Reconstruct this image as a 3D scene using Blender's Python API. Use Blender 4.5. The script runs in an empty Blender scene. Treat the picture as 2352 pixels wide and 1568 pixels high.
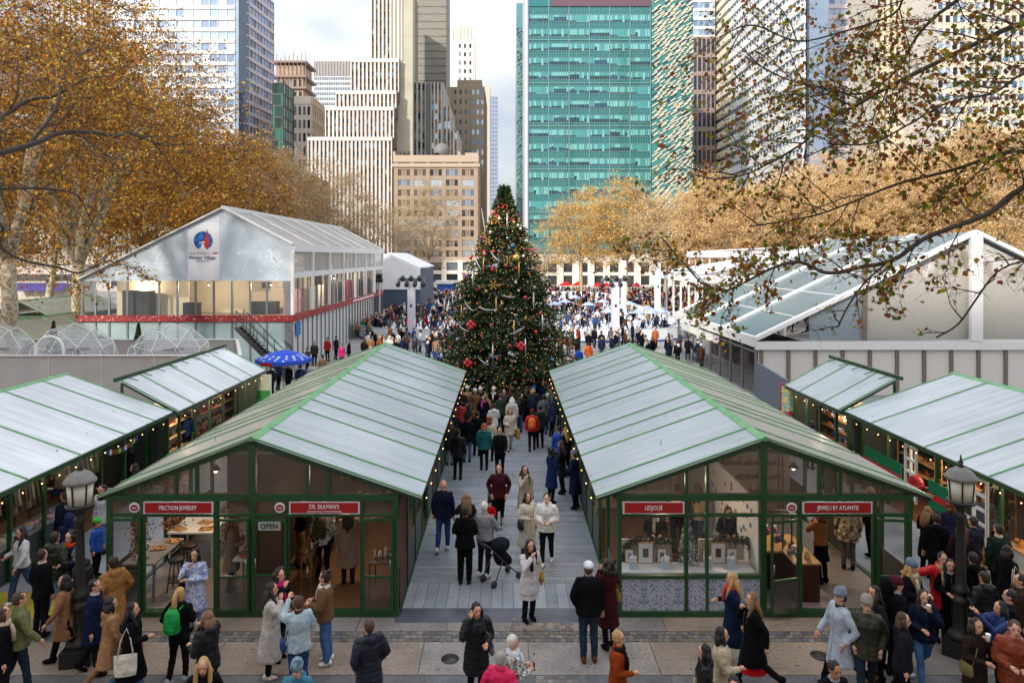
import bpy, math, random
import numpy as np
from mathutils import Vector, Matrix, Euler
random.seed(7); RNG = np.random.default_rng(7)
sc = bpy.context.scene; COL = sc.collection
PI = math.pi; R = math.radians
F = 1568.0; VX = 1163.0; HY = 590.0; CH = 7.5          # pinhole numbers of the shifted 24 mm lens
def W(x, y, Y):                                         # photo point at distance Y -> world point
    return Vector(((x - VX) * Y / F, Y, CH - (y - HY) * Y / F))
def XW(x, Y): return (x - VX) * Y / F
def ZW(y, Y): return CH - (y - HY) * Y / F
# ------------------------------------------------------------------ materials
MATS = {}
def S(h):
    h = h.lstrip('#'); c = [int(h[i:i+2], 16) / 255 for i in (0, 2, 4)]
    return tuple(v / 12.92 if v <= .04045 else ((v + .055) / 1.055) ** 2.4 for v in c)
def mat(name, col=(.5, .5, .5), rough=.7, metal=0., var=.0, scale=6., bump=0., bscale=20., alpha=1., trans=0., coat=0., emit=None, estr=1., spec=.5, stretch=None, island=0., bdist=.02):
    if name in MATS: return MATS[name]
    if isinstance(col, str): col = S(col)
    m = bpy.data.materials.new(name); m.use_nodes = True; nt = m.node_tree; N = nt.nodes; L = nt.links
    b = N['Principled BSDF']; b.inputs['Base Color'].default_value = (*col, 1)
    b.inputs['Roughness'].default_value = rough; b.inputs['Metallic'].default_value = metal
    b.inputs['Alpha'].default_value = alpha; b.inputs['Transmission Weight'].default_value = trans
    b.inputs['Coat Weight'].default_value = coat; b.inputs['Specular IOR Level'].default_value = spec
    if emit:
        if isinstance(emit, str): emit = S(emit)
        b.inputs['Emission Color'].default_value = (*emit, 1); b.inputs['Emission Strength'].default_value = estr
    tc = N.new('ShaderNodeTexCoord'); src = tc.outputs['Object']
    if stretch:
        mp = N.new('ShaderNodeMapping'); mp.inputs['Scale'].default_value = stretch; L.new(src, mp.inputs['Vector']); src = mp.outputs[0]
    out = None
    if var or island:
        base = N.new('ShaderNodeRGB'); base.outputs[0].default_value = (*col, 1); out = base.outputs[0]
    if var:
        n = N.new('ShaderNodeTexNoise'); n.inputs['Scale'].default_value = scale; n.inputs['Detail'].default_value = 6; L.new(src, n.inputs['Vector'])
        mr = N.new('ShaderNodeMapRange'); mr.inputs[1].default_value = .25; mr.inputs[2].default_value = .75; mr.inputs[3].default_value = 1 - var; mr.inputs[4].default_value = 1 + var
        L.new(n.outputs[0], mr.inputs[0])
        hs = N.new('ShaderNodeHueSaturation'); L.new(mr.outputs[0], hs.inputs['Value']); L.new(out, hs.inputs['Color']); out = hs.outputs[0]
    if island:
        g = N.new('ShaderNodeNewGeometry'); mr = N.new('ShaderNodeMapRange'); mr.inputs[3].default_value = 1 - island; mr.inputs[4].default_value = 1 + island
        L.new(g.outputs['Random Per Island'], mr.inputs[0]); hs = N.new('ShaderNodeHueSaturation'); L.new(mr.outputs[0], hs.inputs['Value']); L.new(out, hs.inputs['Color']); out = hs.outputs[0]
    if out: L.new(out, b.inputs['Base Color'])
    if bump:
        n = N.new('ShaderNodeTexNoise'); n.inputs['Scale'].default_value = bscale; n.inputs['Detail'].default_value = 4; L.new(src, n.inputs['Vector'])
        bp = N.new('ShaderNodeBump'); bp.inputs['Strength'].default_value = bump; bp.inputs['Distance'].default_value = bdist
        L.new(n.outputs[0], bp.inputs['Height']); L.new(bp.outputs[0], b.inputs['Normal'])
    MATS[name] = m; return m
def ramp_mat(name, cols, rough=.8, translucent=.0, source='island', scale=3., spec=.3):
    """colour picked per island (leaf, stone, bauble) or by noise"""
    if name in MATS: return MATS[name]
    m = bpy.data.materials.new(name); m.use_nodes = True; nt = m.node_tree; N = nt.nodes; L = nt.links
    b = N['Principled BSDF']; b.inputs['Roughness'].default_value = rough; b.inputs['Specular IOR Level'].default_value = spec
    if source == 'island': g = N.new('ShaderNodeNewGeometry'); s = g.outputs['Random Per Island']
    else:
        tc = N.new('ShaderNodeTexCoord'); n = N.new('ShaderNodeTexNoise'); n.inputs['Scale'].default_value = scale; n.inputs['Detail'].default_value = 5; L.new(tc.outputs['Object'], n.inputs['Vector']); s = n.outputs[0]
    r = N.new('ShaderNodeValToRGB'); L.new(s, r.inputs[0]); el = r.color_ramp.elements
    r.color_ramp.interpolation = 'CONSTANT' if source == 'island' else 'LINEAR'
    n_ = len(cols); lo, hi = (0, 1) if source == 'island' else (.3, .7)
    for i, c in enumerate(cols):
        if isinstance(c, str): c = S(c)
        p = lo + (hi - lo) * i / (n_ if source == 'island' else max(1, n_ - 1))
        e = el[i] if i < 2 else el.new(p); e.position = p; e.color = (*c, 1)
    L.new(r.outputs[0], b.inputs['Base Color'])
    if translucent:
        t = N.new('ShaderNodeBsdfTranslucent'); L.new(r.outputs[0], t.inputs[0]); mx = N.new('ShaderNodeMixShader'); mx.inputs[0].default_value = translucent
        L.new(b.outputs[0], mx.inputs[1]); L.new(t.outputs[0], mx.inputs[2]); L.new(mx.outputs[0], N['Material Output'].inputs[0])
    MATS[name] = m; return m
def glass(name, tint='#8a9299', alpha=.35, rough=.08):
    return mat(name, tint, rough=rough, alpha=alpha, spec=.8)
# ------------------------------------------------------------------ mesh builder
def perp(d):
    d = Vector(d).normalized(); a = Vector((0, 0, 1)) if abs(d.z) < .9 else Vector((1, 0, 0))
    u = d.cross(a).normalized(); return u, d.cross(u).normalized()
class MB:
    def __init__(s, off=None): s.v = []; s.f = []; s.m = []; s.off = Vector(off) if off is not None else Vector((0, 0, 0)); s.k = 0; s.sm = []; s.smooth = False
    def add(s, vs, fs):
        b = len(s.v); s.v += [tuple(Vector(p) - s.off) for p in vs]
        for f in fs: s.f.append(tuple(i + b for i in f)); s.m.append(s.k); s.sm.append(s.smooth)
    def box(s, x0, x1, y0, y1, z0, z1):
        s.add([(x0,y0,z0),(x1,y0,z0),(x1,y1,z0),(x0,y1,z0),(x0,y0,z1),(x1,y0,z1),(x1,y1,z1),(x0,y1,z1)],
              [(3,2,1,0),(4,5,6,7),(0,1,5,4),(1,2,6,5),(2,3,7,6),(3,0,4,7)]); return s
    def cbox(s, c, sx, sy, sz, rot=0):
        cs, sn = math.cos(rot), math.sin(rot); vs = []
        for dz in (-sz/2, sz/2):
            for dx, dy in ((-sx/2,-sy/2),(sx/2,-sy/2),(sx/2,sy/2),(-sx/2,sy/2)):
                vs.append((c[0]+dx*cs-dy*sn, c[1]+dx*sn+dy*cs, c[2]+dz))
        s.add(vs, [(3,2,1,0),(4,5,6,7),(0,1,5,4),(1,2,6,5),(2,3,7,6),(3,0,4,7)]); return s
    def quad(s, a, b, c, d): s.add([a, b, c, d], [(0, 1, 2, 3)]); return s
    def poly(s, pts): s.add(pts, [tuple(range(len(pts)))]); return s
    def prism(s, pts, vec):
        n = len(pts); vec = Vector(vec); q = [Vector(p) for p in pts] + [Vector(p) + vec for p in pts]
        s.add(q, [tuple(range(n))[::-1], tuple(range(n, 2*n))] + [(i, (i+1) % n, n + (i+1) % n, n + i) for i in range(n)]); return s
    def bar(s, a, b, w, h=None, up=(0, 0, 1)):
        h = h or w; a = Vector(a); b = Vector(b); d = (b - a).normalized(); u = Vector(up)
        if abs(d.dot(u)) > .98: u = Vector((0, 1, 0))
        x = d.cross(u).normalized() * w / 2; z = x.cross(d).normalized() * h / 2; vs = []
        for p in (a, b): vs += [p - x - z, p + x - z, p + x + z, p - x + z]
        s.add(vs, [(3,2,1,0),(4,5,6,7),(0,1,5,4),(1,2,6,5),(2,3,7,6),(3,0,4,7)]); return s
    def tube(s, pts, rad, n=8, cap=True, flat=None, smooth=True):
        pts = [Vector(p) for p in pts]; rad = rad if hasattr(rad, '__len__') else [rad] * len(pts)
        vs = []; u = None
        for i, p in enumerate(pts):
            d = (pts[min(i+1, len(pts)-1)] - pts[max(i-1, 0)])
            if d.length < 1e-9: d = Vector((0, 0, 1))
            d.normalize()
            if u is None: u, w = perp(d)
            else:
                u = (u - d * u.dot(d)); u = u.normalized() if u.length > 1e-6 else perp(d)[0]; w = d.cross(u)
            r = rad[i]
            for k in range(n):
                a = 2 * PI * k / n; vs.append(p + u * math.cos(a) * r + w * math.sin(a) * r)
        fs = []
        for i in range(len(pts) - 1):
            for k in range(n): fs.append((i*n+k, i*n+(k+1) % n, (i+1)*n+(k+1) % n, (i+1)*n+k))
        if cap: fs += [tuple(range(n))[::-1], tuple(range((len(pts)-1)*n, len(pts)*n))]
        o = s.smooth; s.smooth = smooth; s.add(vs, fs); s.smooth = o; return s
    def rings(s, rs, n=16, cap=True, smooth=True):
        """rs: list of (cx, cy, z, rx, ry)"""
        vs = []; fs = []
        for cx, cy, z, rx, ry in rs:
            for k in range(n): a = 2 * PI * k / n; vs.append((cx + rx * math.cos(a), cy + ry * math.sin(a), z))
        for i in range(len(rs) - 1):
            for k in range(n): fs.append((i*n+k, i*n+(k+1) % n, (i+1)*n+(k+1) % n, (i+1)*n+k))
        if cap: fs += [tuple(range(n))[::-1], tuple(range((len(rs)-1)*n, len(rs)*n))]
        o = s.smooth; s.smooth = smooth; s.add(vs, fs); s.smooth = o; return s
    def lathe(s, prof, n=16, c=(0, 0, 0), smooth=True):
        return s.rings([(c[0], c[1], c[2] + z, r, r) for r, z in prof], n, True, smooth)
    def ball(s, c, rx, ry=None, rz=None, n=8, m=6):
        ry = ry or rx; rz = rz or rx
        rs = []
        vs = [(c[0], c[1], c[2] - rz)]; fs = []
        for i in range(1, m):
            t = PI * i / m - PI / 2
            for k in range(n): a = 2 * PI * k / n; vs.append((c[0] + rx*math.cos(t)*math.cos(a), c[1] + ry*math.cos(t)*math.sin(a), c[2] + rz*math.sin(t)))
        vs.append((c[0], c[1], c[2] + rz)); T = len(vs) - 1
        for k in range(n):
            fs.append((0, 1 + (k+1) % n, 1 + k)); fs.append((T, T - n + k, T - n + (k+1) % n))
        for i in range(m - 2):
            for k in range(n): fs.append((1+i*n+k, 1+i*n+(k+1) % n, 1+(i+1)*n+(k+1) % n, 1+(i+1)*n+k))
        o = s.smooth; s.smooth = True; s.add(vs, fs); s.smooth = o; return s
    def mesh(s, name, mats):
        me = bpy.data.meshes.new(name); me.from_pydata(s.v, [], s.f)
        for m in (mats if isinstance(mats, (list, tuple)) else [mats]): me.materials.append(m)
        if s.f:
            me.polygons.foreach_set('material_index', s.m); me.polygons.foreach_set('use_smooth', s.sm)
        me.update(); return me
    def build(s, name, mats, parent=None, loc=None):
        o = bpy.data.objects.new(name, s.mesh(name, mats)); COL.objects.link(o)
        if parent: o.parent = parent
        if loc is not None: o.location = loc
        return o
def npmesh(name, V, Fq, mats, midx=None, smooth=False):
    """fast mesh from numpy: V (n,3), Fq (m,k) with constant k"""
    me = bpy.data.meshes.new(name); k = Fq.shape[1]; m = len(Fq)
    me.vertices.add(len(V)); me.vertices.foreach_set('co', V.astype(np.float32).ravel())
    me.loops.add(m * k); me.loops.foreach_set('vertex_index', Fq.astype(np.int32).ravel())
    me.polygons.add(m); me.polygons.foreach_set('loop_start', np.arange(0, m * k, k, dtype=np.int32))
    for q in (mats if isinstance(mats, (list, tuple)) else [mats]): me.materials.append(q)
    if midx is not None: me.polygons.foreach_set('material_index', midx.astype(np.int32))
    if smooth: me.polygons.foreach_set('use_smooth', np.ones(m, dtype=bool))
    me.update(calc_edges=True); me.validate(); return me
def obj(name, me, parent=None, loc=None):
    o = bpy.data.objects.new(name, me); COL.objects.link(o)
    if parent: o.parent = parent
    if loc is not None: o.location = loc
    return o
def tag(o, label=None, cat=None, group=None, kind=None):
    if label: o['label'] = label
    if cat: o['category'] = cat
    if group: o['group'] = group
    if kind: o['kind'] = kind
    return o
def thing(name, label, cat, loc=(0, 0, 0), rz=0, group=None):
    o = bpy.data.objects.new(name, None); COL.objects.link(o); o.empty_display_size = .1
    o.location = loc; o.rotation_euler = (0, 0, rz); return tag(o, label, cat, group)
KIDS = {}
def copy_tree(o, parent=None, label=None):
    c = o.copy(); COL.objects.link(c); c.parent = parent
    if label: c['label'] = label
    for ch in o.children: copy_tree(ch, c)
    return c
def struct(name, mb, mats): return tag(mb.build(name, mats), kind='structure')
def text_mesh(body, size, matl, extrude=.004, width=None, name='lettering'):
    cu = bpy.data.curves.new('t', 'FONT'); cu.body = body; cu.size = size; cu.align_x = 'CENTER'; cu.align_y = 'CENTER'; cu.extrude = extrude; cu.resolution_u = 2
    o = bpy.data.objects.new('t', cu); me = bpy.data.meshes.new_from_object(o); bpy.data.objects.remove(o); bpy.data.curves.remove(cu)
    if width:
        xs = [v.co.x for v in me.vertices]; k = width / max(1e-6, max(xs) - min(xs)); c = (max(xs) + min(xs)) / 2
        for v in me.vertices: v.co.x = (v.co.x - c) * k
    me.transform(Matrix.Rotation(R(90), 4, 'X'))            # upright, read from -Y
    me.materials.clear(); me.materials.append(matl); return me
def tobj(body, size, matl, at, parent, width=None, rz=0, name='lettering'):
    me = text_mesh(body, size, matl, width=width)
    if rz: me.transform(Matrix.Rotation(rz, 4, 'Z'))
    me.transform(Matrix.Translation(Vector(at))); return obj(name, me, parent)
# ------------------------------------------------------------------ camera, light, sky
cam = bpy.data.cameras.new('camera'); co = bpy.data.objects.new('camera', cam); COL.objects.link(co); sc.camera = co
co.location = (0, 0, CH); co.rotation_euler = (R(90), 0, 0); cam.sensor_width = 36; cam.lens = 24; cam.sensor_fit = 'HORIZONTAL'
cam.shift_x = (1176 - VX) / 2352; cam.shift_y = -(784 - HY) / 2352; cam.clip_end = 6000; cam.clip_start = .05
w = bpy.data.worlds.new('World'); sc.world = w; w.use_nodes = True; N = w.node_tree.nodes; L = w.node_tree.links
sky = N.new('ShaderNodeTexSky'); sky.sky_type = 'NISHITA'; sky.sun_disc = False; sky.sun_elevation = R(22); sky.sun_rotation = R(215); sky.dust_density = 2.5; sky.air_density = 1.0
tc = N.new('ShaderNodeTexCoord'); mp = N.new('ShaderNodeMapping'); mp.inputs['Scale'].default_value = (1, 1, 2.6); L.new(tc.outputs['Generated'], mp.inputs[0])
nz = N.new('ShaderNodeTexNoise'); nz.inputs['Scale'].default_value = 2.3; nz.inputs['Detail'].default_value = 7; nz.inputs['Distortion'].default_value = .5; L.new(mp.outputs[0], nz.inputs[0])
cr = N.new('ShaderNodeValToRGB'); cr.color_ramp.elements[0].position = .36; cr.color_ramp.elements[0].color = (.3, .3, .3, 1); cr.color_ramp.elements[1].position = .6; cr.color_ramp.elements[1].color = (1, 1, 1, 1); L.new(nz.outputs[0], cr.inputs[0])
mx = N.new('ShaderNodeMix'); mx.data_type = 'RGBA'; L.new(cr.outputs[0], mx.inputs[0]); L.new(sky.outputs[0], mx.inputs[6]); mx.inputs[7].default_value = (7.6, 7.8, 8.25, 1)
sxx = N.new('ShaderNodeSeparateXYZ'); L.new(tc.outputs['Generated'], sxx.inputs[0]); mrz = N.new('ShaderNodeMapRange'); mrz.inputs[1].default_value = .22; mrz.inputs[2].default_value = .6; mrz.inputs[3].default_value = .52; mrz.inputs[4].default_value = 1.2; L.new(sxx.outputs[2], mrz.inputs[0])
hz = N.new('ShaderNodeHueSaturation'); L.new(mx.outputs[2], hz.inputs['Color']); L.new(mrz.outputs[0], hz.inputs['Value'])
bg = N['Background']; L.new(hz.outputs[0], bg.inputs[0]); bg.inputs[1].default_value = .105
sun = bpy.data.lights.new('sun', 'SUN'); sun.energy = 2.0; sun.angle = R(3); sun.color = (1, .93, .82); so = bpy.data.objects.new('sun', sun); COL.objects.link(so)
sd = Vector((math.sin(R(215)) * math.cos(R(22)), math.cos(R(215)) * math.cos(R(22)), math.sin(R(22))))
so.rotation_euler = sd.to_track_quat('Z', 'Y').to_euler(); so.location = (0, -20, 60)
sc.view_settings.view_transform = 'Standard'; sc.view_settings.look = 'None'; sc.view_settings.exposure = 1.16; sc.view_settings.gamma = 1
# ================================================================== ground, paving, deck, rink
M_as = mat('asphalt', (.10, .10, .105), .9, var=.25, scale=.8, bump=.3, bscale=60)
m = MB(); m.quad((-2500, -60, -.03), (2500, -60, -.03), (2500, 4000, -.03), (-2500, 4000, -.03)); struct('ground', m, mat('plaza stone', (.27, .26, .25), .85, var=.22, scale=.5))
M_slab = ramp_mat('paving slab', ['#867b71', '#8e7f71', '#817a74', '#948372', '#8a837d', '#8b7d71'], rough=.6, spec=.35)
def weather(m, s1=3.0, s2=22, lo=.72, hi=1.15):
    """blotchy wear on top of a ramp colour"""
    nt = m.node_tree; N = nt.nodes; L = nt.links; b = N['Principled BSDF']; src = b.inputs['Base Color'].links[0].from_socket
    g = N.new('ShaderNodeNewGeometry'); o = None
    for s in (s1, s2):
        n = N.new('ShaderNodeTexNoise'); n.inputs['Scale'].default_value = s; n.inputs['Detail'].default_value = 5; L.new(g.outputs['Position'], n.inputs[0])
        mr = N.new('ShaderNodeMapRange'); mr.inputs[1].default_value = .3; mr.inputs[2].default_value = .7; mr.inputs[3].default_value = lo; mr.inputs[4].default_value = hi; L.new(n.outputs[0], mr.inputs[0])
        hs = N.new('ShaderNodeHueSaturation'); L.new(mr.outputs[0], hs.inputs['Value']); L.new(src if o is None else o, hs.inputs['Color']); o = hs.outputs[0]
    L.new(o, b.inputs['Base Color']); return m
weather(M_slab, 1.3, 16)
m = MB(); m.quad((-30, 3, -.012), (30, 3, -.012), (30, 14.3, -.012), (-30, 14.3, -.012)); struct('pavement', m, mat('mortar', (.09, .085, .08), .95))
m = MB(); r = random.Random(3)
def slabs(m, y0, y1, lens, z0=-.01, z1=.0, x0=-22, x1=22):
    x = x0 - r.random()
    while x < x1:
        w_ = r.uniform(*lens); m.box(x + .008, x + w_ - .008, y0 + .008, y1 - .008, z0, z1 + r.uniform(-.002, .002)); x += w_
for y0, y1, ln in ((8.6, 10.1, (1.4, 2.2)), (10.1, 11.55, (1.4, 2.2)), (12.26, 13.32, (1.7, 2.6)), (13.69, 14.26, (1.1, 2.0))): slabs(m, y0, y1, ln)
struct('paving_slabs', m, M_slab)
m = MB(); slabs(m, 11.55, 12.26, (1.6, 2.8), -.01, -.002); struct('kerb_strip', m, weather(ramp_mat('bluestone strip', ['#5f6164', '#6a6a6c', '#636060'], rough=.7), 2, 20))
M_cob = weather(ramp_mat('granite setts', ['#6b645d', '#7a736b', '#5d5956', '#827c75', '#6d6966', '#62656b', '#7a7066'], rough=.7), 5, 40, .85, 1.1)
m = MB()
def setts(m, x0, x1, y0, y1, d=.118):
    n = max(1, round((y1 - y0) / d)); dy = (y1 - y0) / n
    for i in range(n):
        x = x0 + r.random() * .05
        while x < x1:
            w_ = r.uniform(.09, .15); j = r.uniform(-.004, .004)
            m.box(x + .007, x + w_ - .007, y0 + i*dy + .008 + j, y0 + (i+1)*dy - .008 + j, -.011, r.uniform(-.004, .004)); x += w_
setts(m, -14, 14, 13.325, 13.685); setts(m, XW(1140, 13.9), XW(1310, 13.9), 13.69, 14.02); setts(m, XW(1230, 12), XW(1345, 12), 11.7, 12.25)
struct('cobble_band', m, M_cob)
# steel threshold ramp and the boarded deck of the alley
m = MB(); m.add([(-2.3, 14.02, .002), (1.55, 14.02, .002), (1.9, 14.02, .002), (2.35, 14.5, .05), (-2.3, 14.5, .05)], [(0, 1, 2, 3, 4)])
m.quad((-2.3, 14.02, -.02), (2.35, 14.02, -.02), (2.35, 14.02, .002), (-2.3, 14.02, .002)); struct('threshold_ramp', m, mat('worn dark ramp', '#4e5058', .45, var=.35, scale=2.2, metal=.3))
M_deck = weather(ramp_mat('deck boards', ['#868c94', '#8d9299', '#7f858d', '#92969b', '#898e95', '#82888f'], rough=.5, spec=.4), 1.1, 30, .8, 1.12)
m = MB(); x = -2.25
while x < 2.3: m.box(x + .004, x + .236, 14.5, 15.62, .0, .05); x += .24
y = 15.63
while y < 31.5:
    for a, b in ((-2.25, 0.02 + .9 * math.sin(y * 7)), (0.03 + .9 * math.sin(y * 7), 2.32)): m.box(a, b - .004, y + .004, y + .142, .0, .05 + r.uniform(-.001, .001))
    y += .146
struct('wooden_deck', m, M_deck)
for nm, x0, x1 in (('side_path', -11.5, -8.35), ('side_path', 8.45, 11.7)):
    m = MB(); m.box(x0, x1, 15.2, 31.5, 0, .05); struct(nm, m, mat('grey alley matting', '#83878c', .6, var=.15, scale=1.5))
for x0, x1 in ((-13.5, -8.5), (8.6, 13.5)):
    m = MB(); m.add([(x0, 14.2, .003), (x1, 14.2, .003), (x1, 15.195, .05), (x0, 15.195, .05)], [(0, 1, 2, 3)]); struct('yellow_ramp', m, mat('yellow ramp paint', '#a3922f', .6, var=.25, scale=3))
# ice rink
pts = []; X0, X1, Y0, Y1 = -14.5, 17.5, 60, 126
def rr(X0, X1, Y0, Y1, rad, z, n=8):
    p = []
    for cx, cy, a0 in ((X1-rad, Y0+rad, -90), (X1-rad, Y1-rad, 0), (X0+rad, Y1-rad, 90), (X0+rad, Y0+rad, 180)):
        for i in range(n + 1): a = R(a0 + 90 * i / n); p.append((cx + rad*math.cos(a), cy + rad*math.sin(a), z))
    return p
RK = rr(X0, X1, Y0, Y1, 7, .0)
m = MB(); m.poly([(x, y, .04) for x, y, z in RK]); struct('ice_rink', m, mat('ice', '#e9edf2', .3, var=.05, scale=.4, spec=.6))
t = thing('rink_fence', 'low white dasher board fence with clear panels around the ice rink', 'fence', (1.5, 60, 0))
off = t.location; mw = MB(off); mr_ = MB(off); mg = MB(off)
for i in range(len(RK)):
    a = Vector(RK[i]); b = Vector(RK[(i+1) % len(RK)]); up = Vector((0, 0, 1))
    mw.bar(a + up * .62, b + up * .62, .08, .96); mr_.bar(a + up * 1.14, b + up * 1.14, .12, .07); mg.bar(a + up * .08, b + up * .08, .14, .14)
mw.build('board', mat('white board', '#d9dde2', .5), t); mr_.build('rail', mat('pale rail', '#b8bec6', .4), t); mg.build('kick_strip', mat('blue strip', '#3550a0', .5), t)

# litter: fallen leaves, gum spots, stains and drain covers
rl = np.random.default_rng(90); n = 420; P_ = np.stack([rl.uniform(-12, 12, n), rl.uniform(9.5, 20, n), np.full(n, .012)], 1); P_[:, 2] = np.where(P_[:, 1] > 14.5, .062, np.where(P_[:, 1] > 14, .035, .012)); keep = ~((P_[:, 1] > 14.0) & (np.abs(P_[:, 0]) > 2.2)); P_ = P_[keep]; n = len(P_)
a = rl.uniform(0, 6.28, n); s_ = rl.uniform(.03, .075, n); q = []
for k, (rr0, da) in enumerate(((.5, 0), (.32, 1.3), (.5, 3.14), (.3, 4.6))): q.append(P_ + np.stack([np.cos(a + da) * rr0 * s_, np.sin(a + da) * rr0 * s_, rl.uniform(0, .012, n)], 1))
V = np.stack(q, 1).reshape(-1, 3); tag(obj('fallen_leaves', npmesh('fallen_leaves', V, np.arange(n*4).reshape(n, 4), ramp_mat('litter leaf', ['#7a4a22', '#a8742a', '#5c3a20', '#8f8a3a', '#b09060']))), 'small fallen leaves scattered over the paving and deck', 'leaves', kind='stuff')
m = MB()
for i in range(260): x, y = rl.uniform(-12, 12), rl.uniform(9.5, 13.3); r0 = rl.uniform(.008, .022); m.lathe([(r0, .0025), (r0 * .9, .004)], 7, (x, y, 0))
for i in range(120): x, y = rl.uniform(-2.1, 2.2), rl.uniform(14.6, 26); r0 = rl.uniform(.008, .02); m.lathe([(r0, .0525), (r0 * .9, .054)], 7, (x, y, 0))
struct('gum_spots', m, mat('old gum', '#4a4642', .8))
for lab, x, y in (('round iron drain cover in the paving left of the centre', -1.05, 12.75), ('round iron drain cover in the paving near the right lamp', 5.9, 12.85)):
    t = thing('drain_cover', lab, 'drain cover', (x, y, .0)); m = MB(); m.lathe([(.17, .001), (.17, .006)], 24); m.build('plate', mat('drain iron', '#3c3a38', .5, metal=.5, var=.3, scale=30), t)
# ================================================================== market kiosks
G = mat('green paint', (.011, .058, .016), .42, var=.18, scale=5, coat=.2)
GL = mat('sky-lit green trim', '#5f9a62', .45, var=.2, scale=3)  # same green paint as the frame, with sky light put into the colour
GD = mat('green post shade side', (.022, .105, .03), .42)
M_roof = ramp_mat('polycarbonate roof', ['#bcc4ca', '#c4ccd2', '#ccd2d7'], rough=.15, translucent=.22, source='noise', scale=.45, spec=.9)
M_roof2 = ramp_mat('dusty polycarbonate roof', ['#a8a49b', '#b3afa5', '#ada99f'], rough=.4, translucent=.25, source='noise', scale=1.2, spec=.5)
M_roofw = ramp_mat('white polycarbonate roof', ['#dde2e7', '#e6eaee', '#e0e5ea'], rough=.35, translucent=.2, source='noise', scale=.6, spec=.6)
GLASS = glass('kiosk glazing', '#4a4643', .16, .04)
GLG = glass('gable glazing', '#6a584e', .62, .14)
M_bulb = mat('warm bulb', '#ffdc9a', .3, emit='#ffc36a', estr=4)
M_red = mat('sign red', '#a01218', .45, var=.06, scale=30); M_white = mat('white lettering', '#e8e6e2', .6)
M_frost = mat('snowy sign edge', '#cfcfd2', .7, var=.3, scale=40)
M_wood = mat('oak floor', '#6e4a2c', .5, var=.3, scale=3, stretch=(1, 8, 1)); M_dw = mat('dark wood', '#3a2418', .5, var=.25, scale=8)
M_wt = mat('white table top', '#d9d4cc', .5, var=.05); M_steel = mat('steel tube', '#9a9ea2', .35, metal=.7); M_cream = mat('cream wall board', '#b9aea0', .7, var=.1)
M_floor = mat('grey board floor', '#857870', .55, var=.25, scale=3, stretch=(1, 6, 1))
def corr(m_, axis_scale=40):
    """fine flutes of twin wall sheet"""
    nt = m_.node_tree; N = nt.nodes; L = nt.links; b = N['Principled BSDF']; tc = N.new('ShaderNodeTexCoord'); wv = N.new('ShaderNodeTexWave'); wv.bands_direction = 'Y'; wv.inputs['Scale'].default_value = axis_scale
    wv.inputs['Distortion'].default_value = .3
    n = N.new('ShaderNodeTexNoise'); n.inputs['Scale'].default_value = .9; n.inputs['Detail'].default_value = 2; L.new(tc.outputs['Object'], n.inputs[0])
    L.new(tc.outputs['Object'], wv.inputs[0]); mxx = N.new('ShaderNodeMath'); mxx.operation = 'MULTIPLY_ADD'; mxx.inputs[1].default_value = .06; L.new(wv.outputs['Fac'], mxx.inputs[0]); L.new(n.outputs[0], mxx.inputs[2])
    bp = N.new('ShaderNodeBump'); bp.inputs['Strength'].default_value = .2; bp.inputs['Distance'].default_value = .12; L.new(mxx.outputs[0], bp.inputs['Height']); L.new(bp.outputs[0], b.inputs['Normal'])
for q in (M_roof, M_roofw): corr(q)
def streak(m_, lo=.84, hi=1.06, sc=(.5, 5.5, .5)):
    """run-off dirt streaks down the slope and broad tonal drift"""
    nt = m_.node_tree; N = nt.nodes; L = nt.links; b = N['Principled BSDF']; src = b.inputs['Base Color'].links[0].from_socket; g = N.new('ShaderNodeNewGeometry')
    for S_, a, c in ((sc, lo, hi), ((.22, .16, .3), .86, 1.1), ((1.5, 30, 1.5), .95, 1.03)):
        mp = N.new('ShaderNodeMapping'); mp.inputs['Scale'].default_value = S_; L.new(g.outputs['Position'], mp.inputs[0]); n = N.new('ShaderNodeTexNoise'); n.inputs['Scale'].default_value = 1; n.inputs['Detail'].default_value = 4; L.new(mp.outputs[0], n.inputs[0])
        mr = N.new('ShaderNodeMapRange'); mr.inputs[1].default_value = .32; mr.inputs[2].default_value = .68; mr.inputs[3].default_value = a; mr.inputs[4].default_value = c; L.new(n.outputs[0], mr.inputs[0]); hs = N.new('ShaderNodeHueSaturation'); L.new(mr.outputs[0], hs.inputs['Value']); L.new(src, hs.inputs['Color']); src = hs.outputs[0]
    L.new(src, b.inputs['Base Color'])
for q in (M_roof, M_roof2, M_roofw): streak(q)
YF = 14.25
SEAM = [15.08, 17.13, 18.19, 19.16, 21.18, 22.3, 23.3, 25.1, 26.3, 27.3, 29.1]
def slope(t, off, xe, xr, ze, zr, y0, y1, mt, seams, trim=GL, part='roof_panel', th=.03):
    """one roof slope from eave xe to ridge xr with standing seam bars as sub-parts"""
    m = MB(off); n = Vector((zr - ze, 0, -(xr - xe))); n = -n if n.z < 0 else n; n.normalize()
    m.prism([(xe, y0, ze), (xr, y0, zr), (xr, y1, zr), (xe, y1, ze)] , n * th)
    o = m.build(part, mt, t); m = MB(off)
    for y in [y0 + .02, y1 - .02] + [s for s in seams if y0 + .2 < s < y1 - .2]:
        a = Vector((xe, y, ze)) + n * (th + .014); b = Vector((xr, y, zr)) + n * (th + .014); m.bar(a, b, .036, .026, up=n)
    m.build('seam_bar', trim, o); return o
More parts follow.
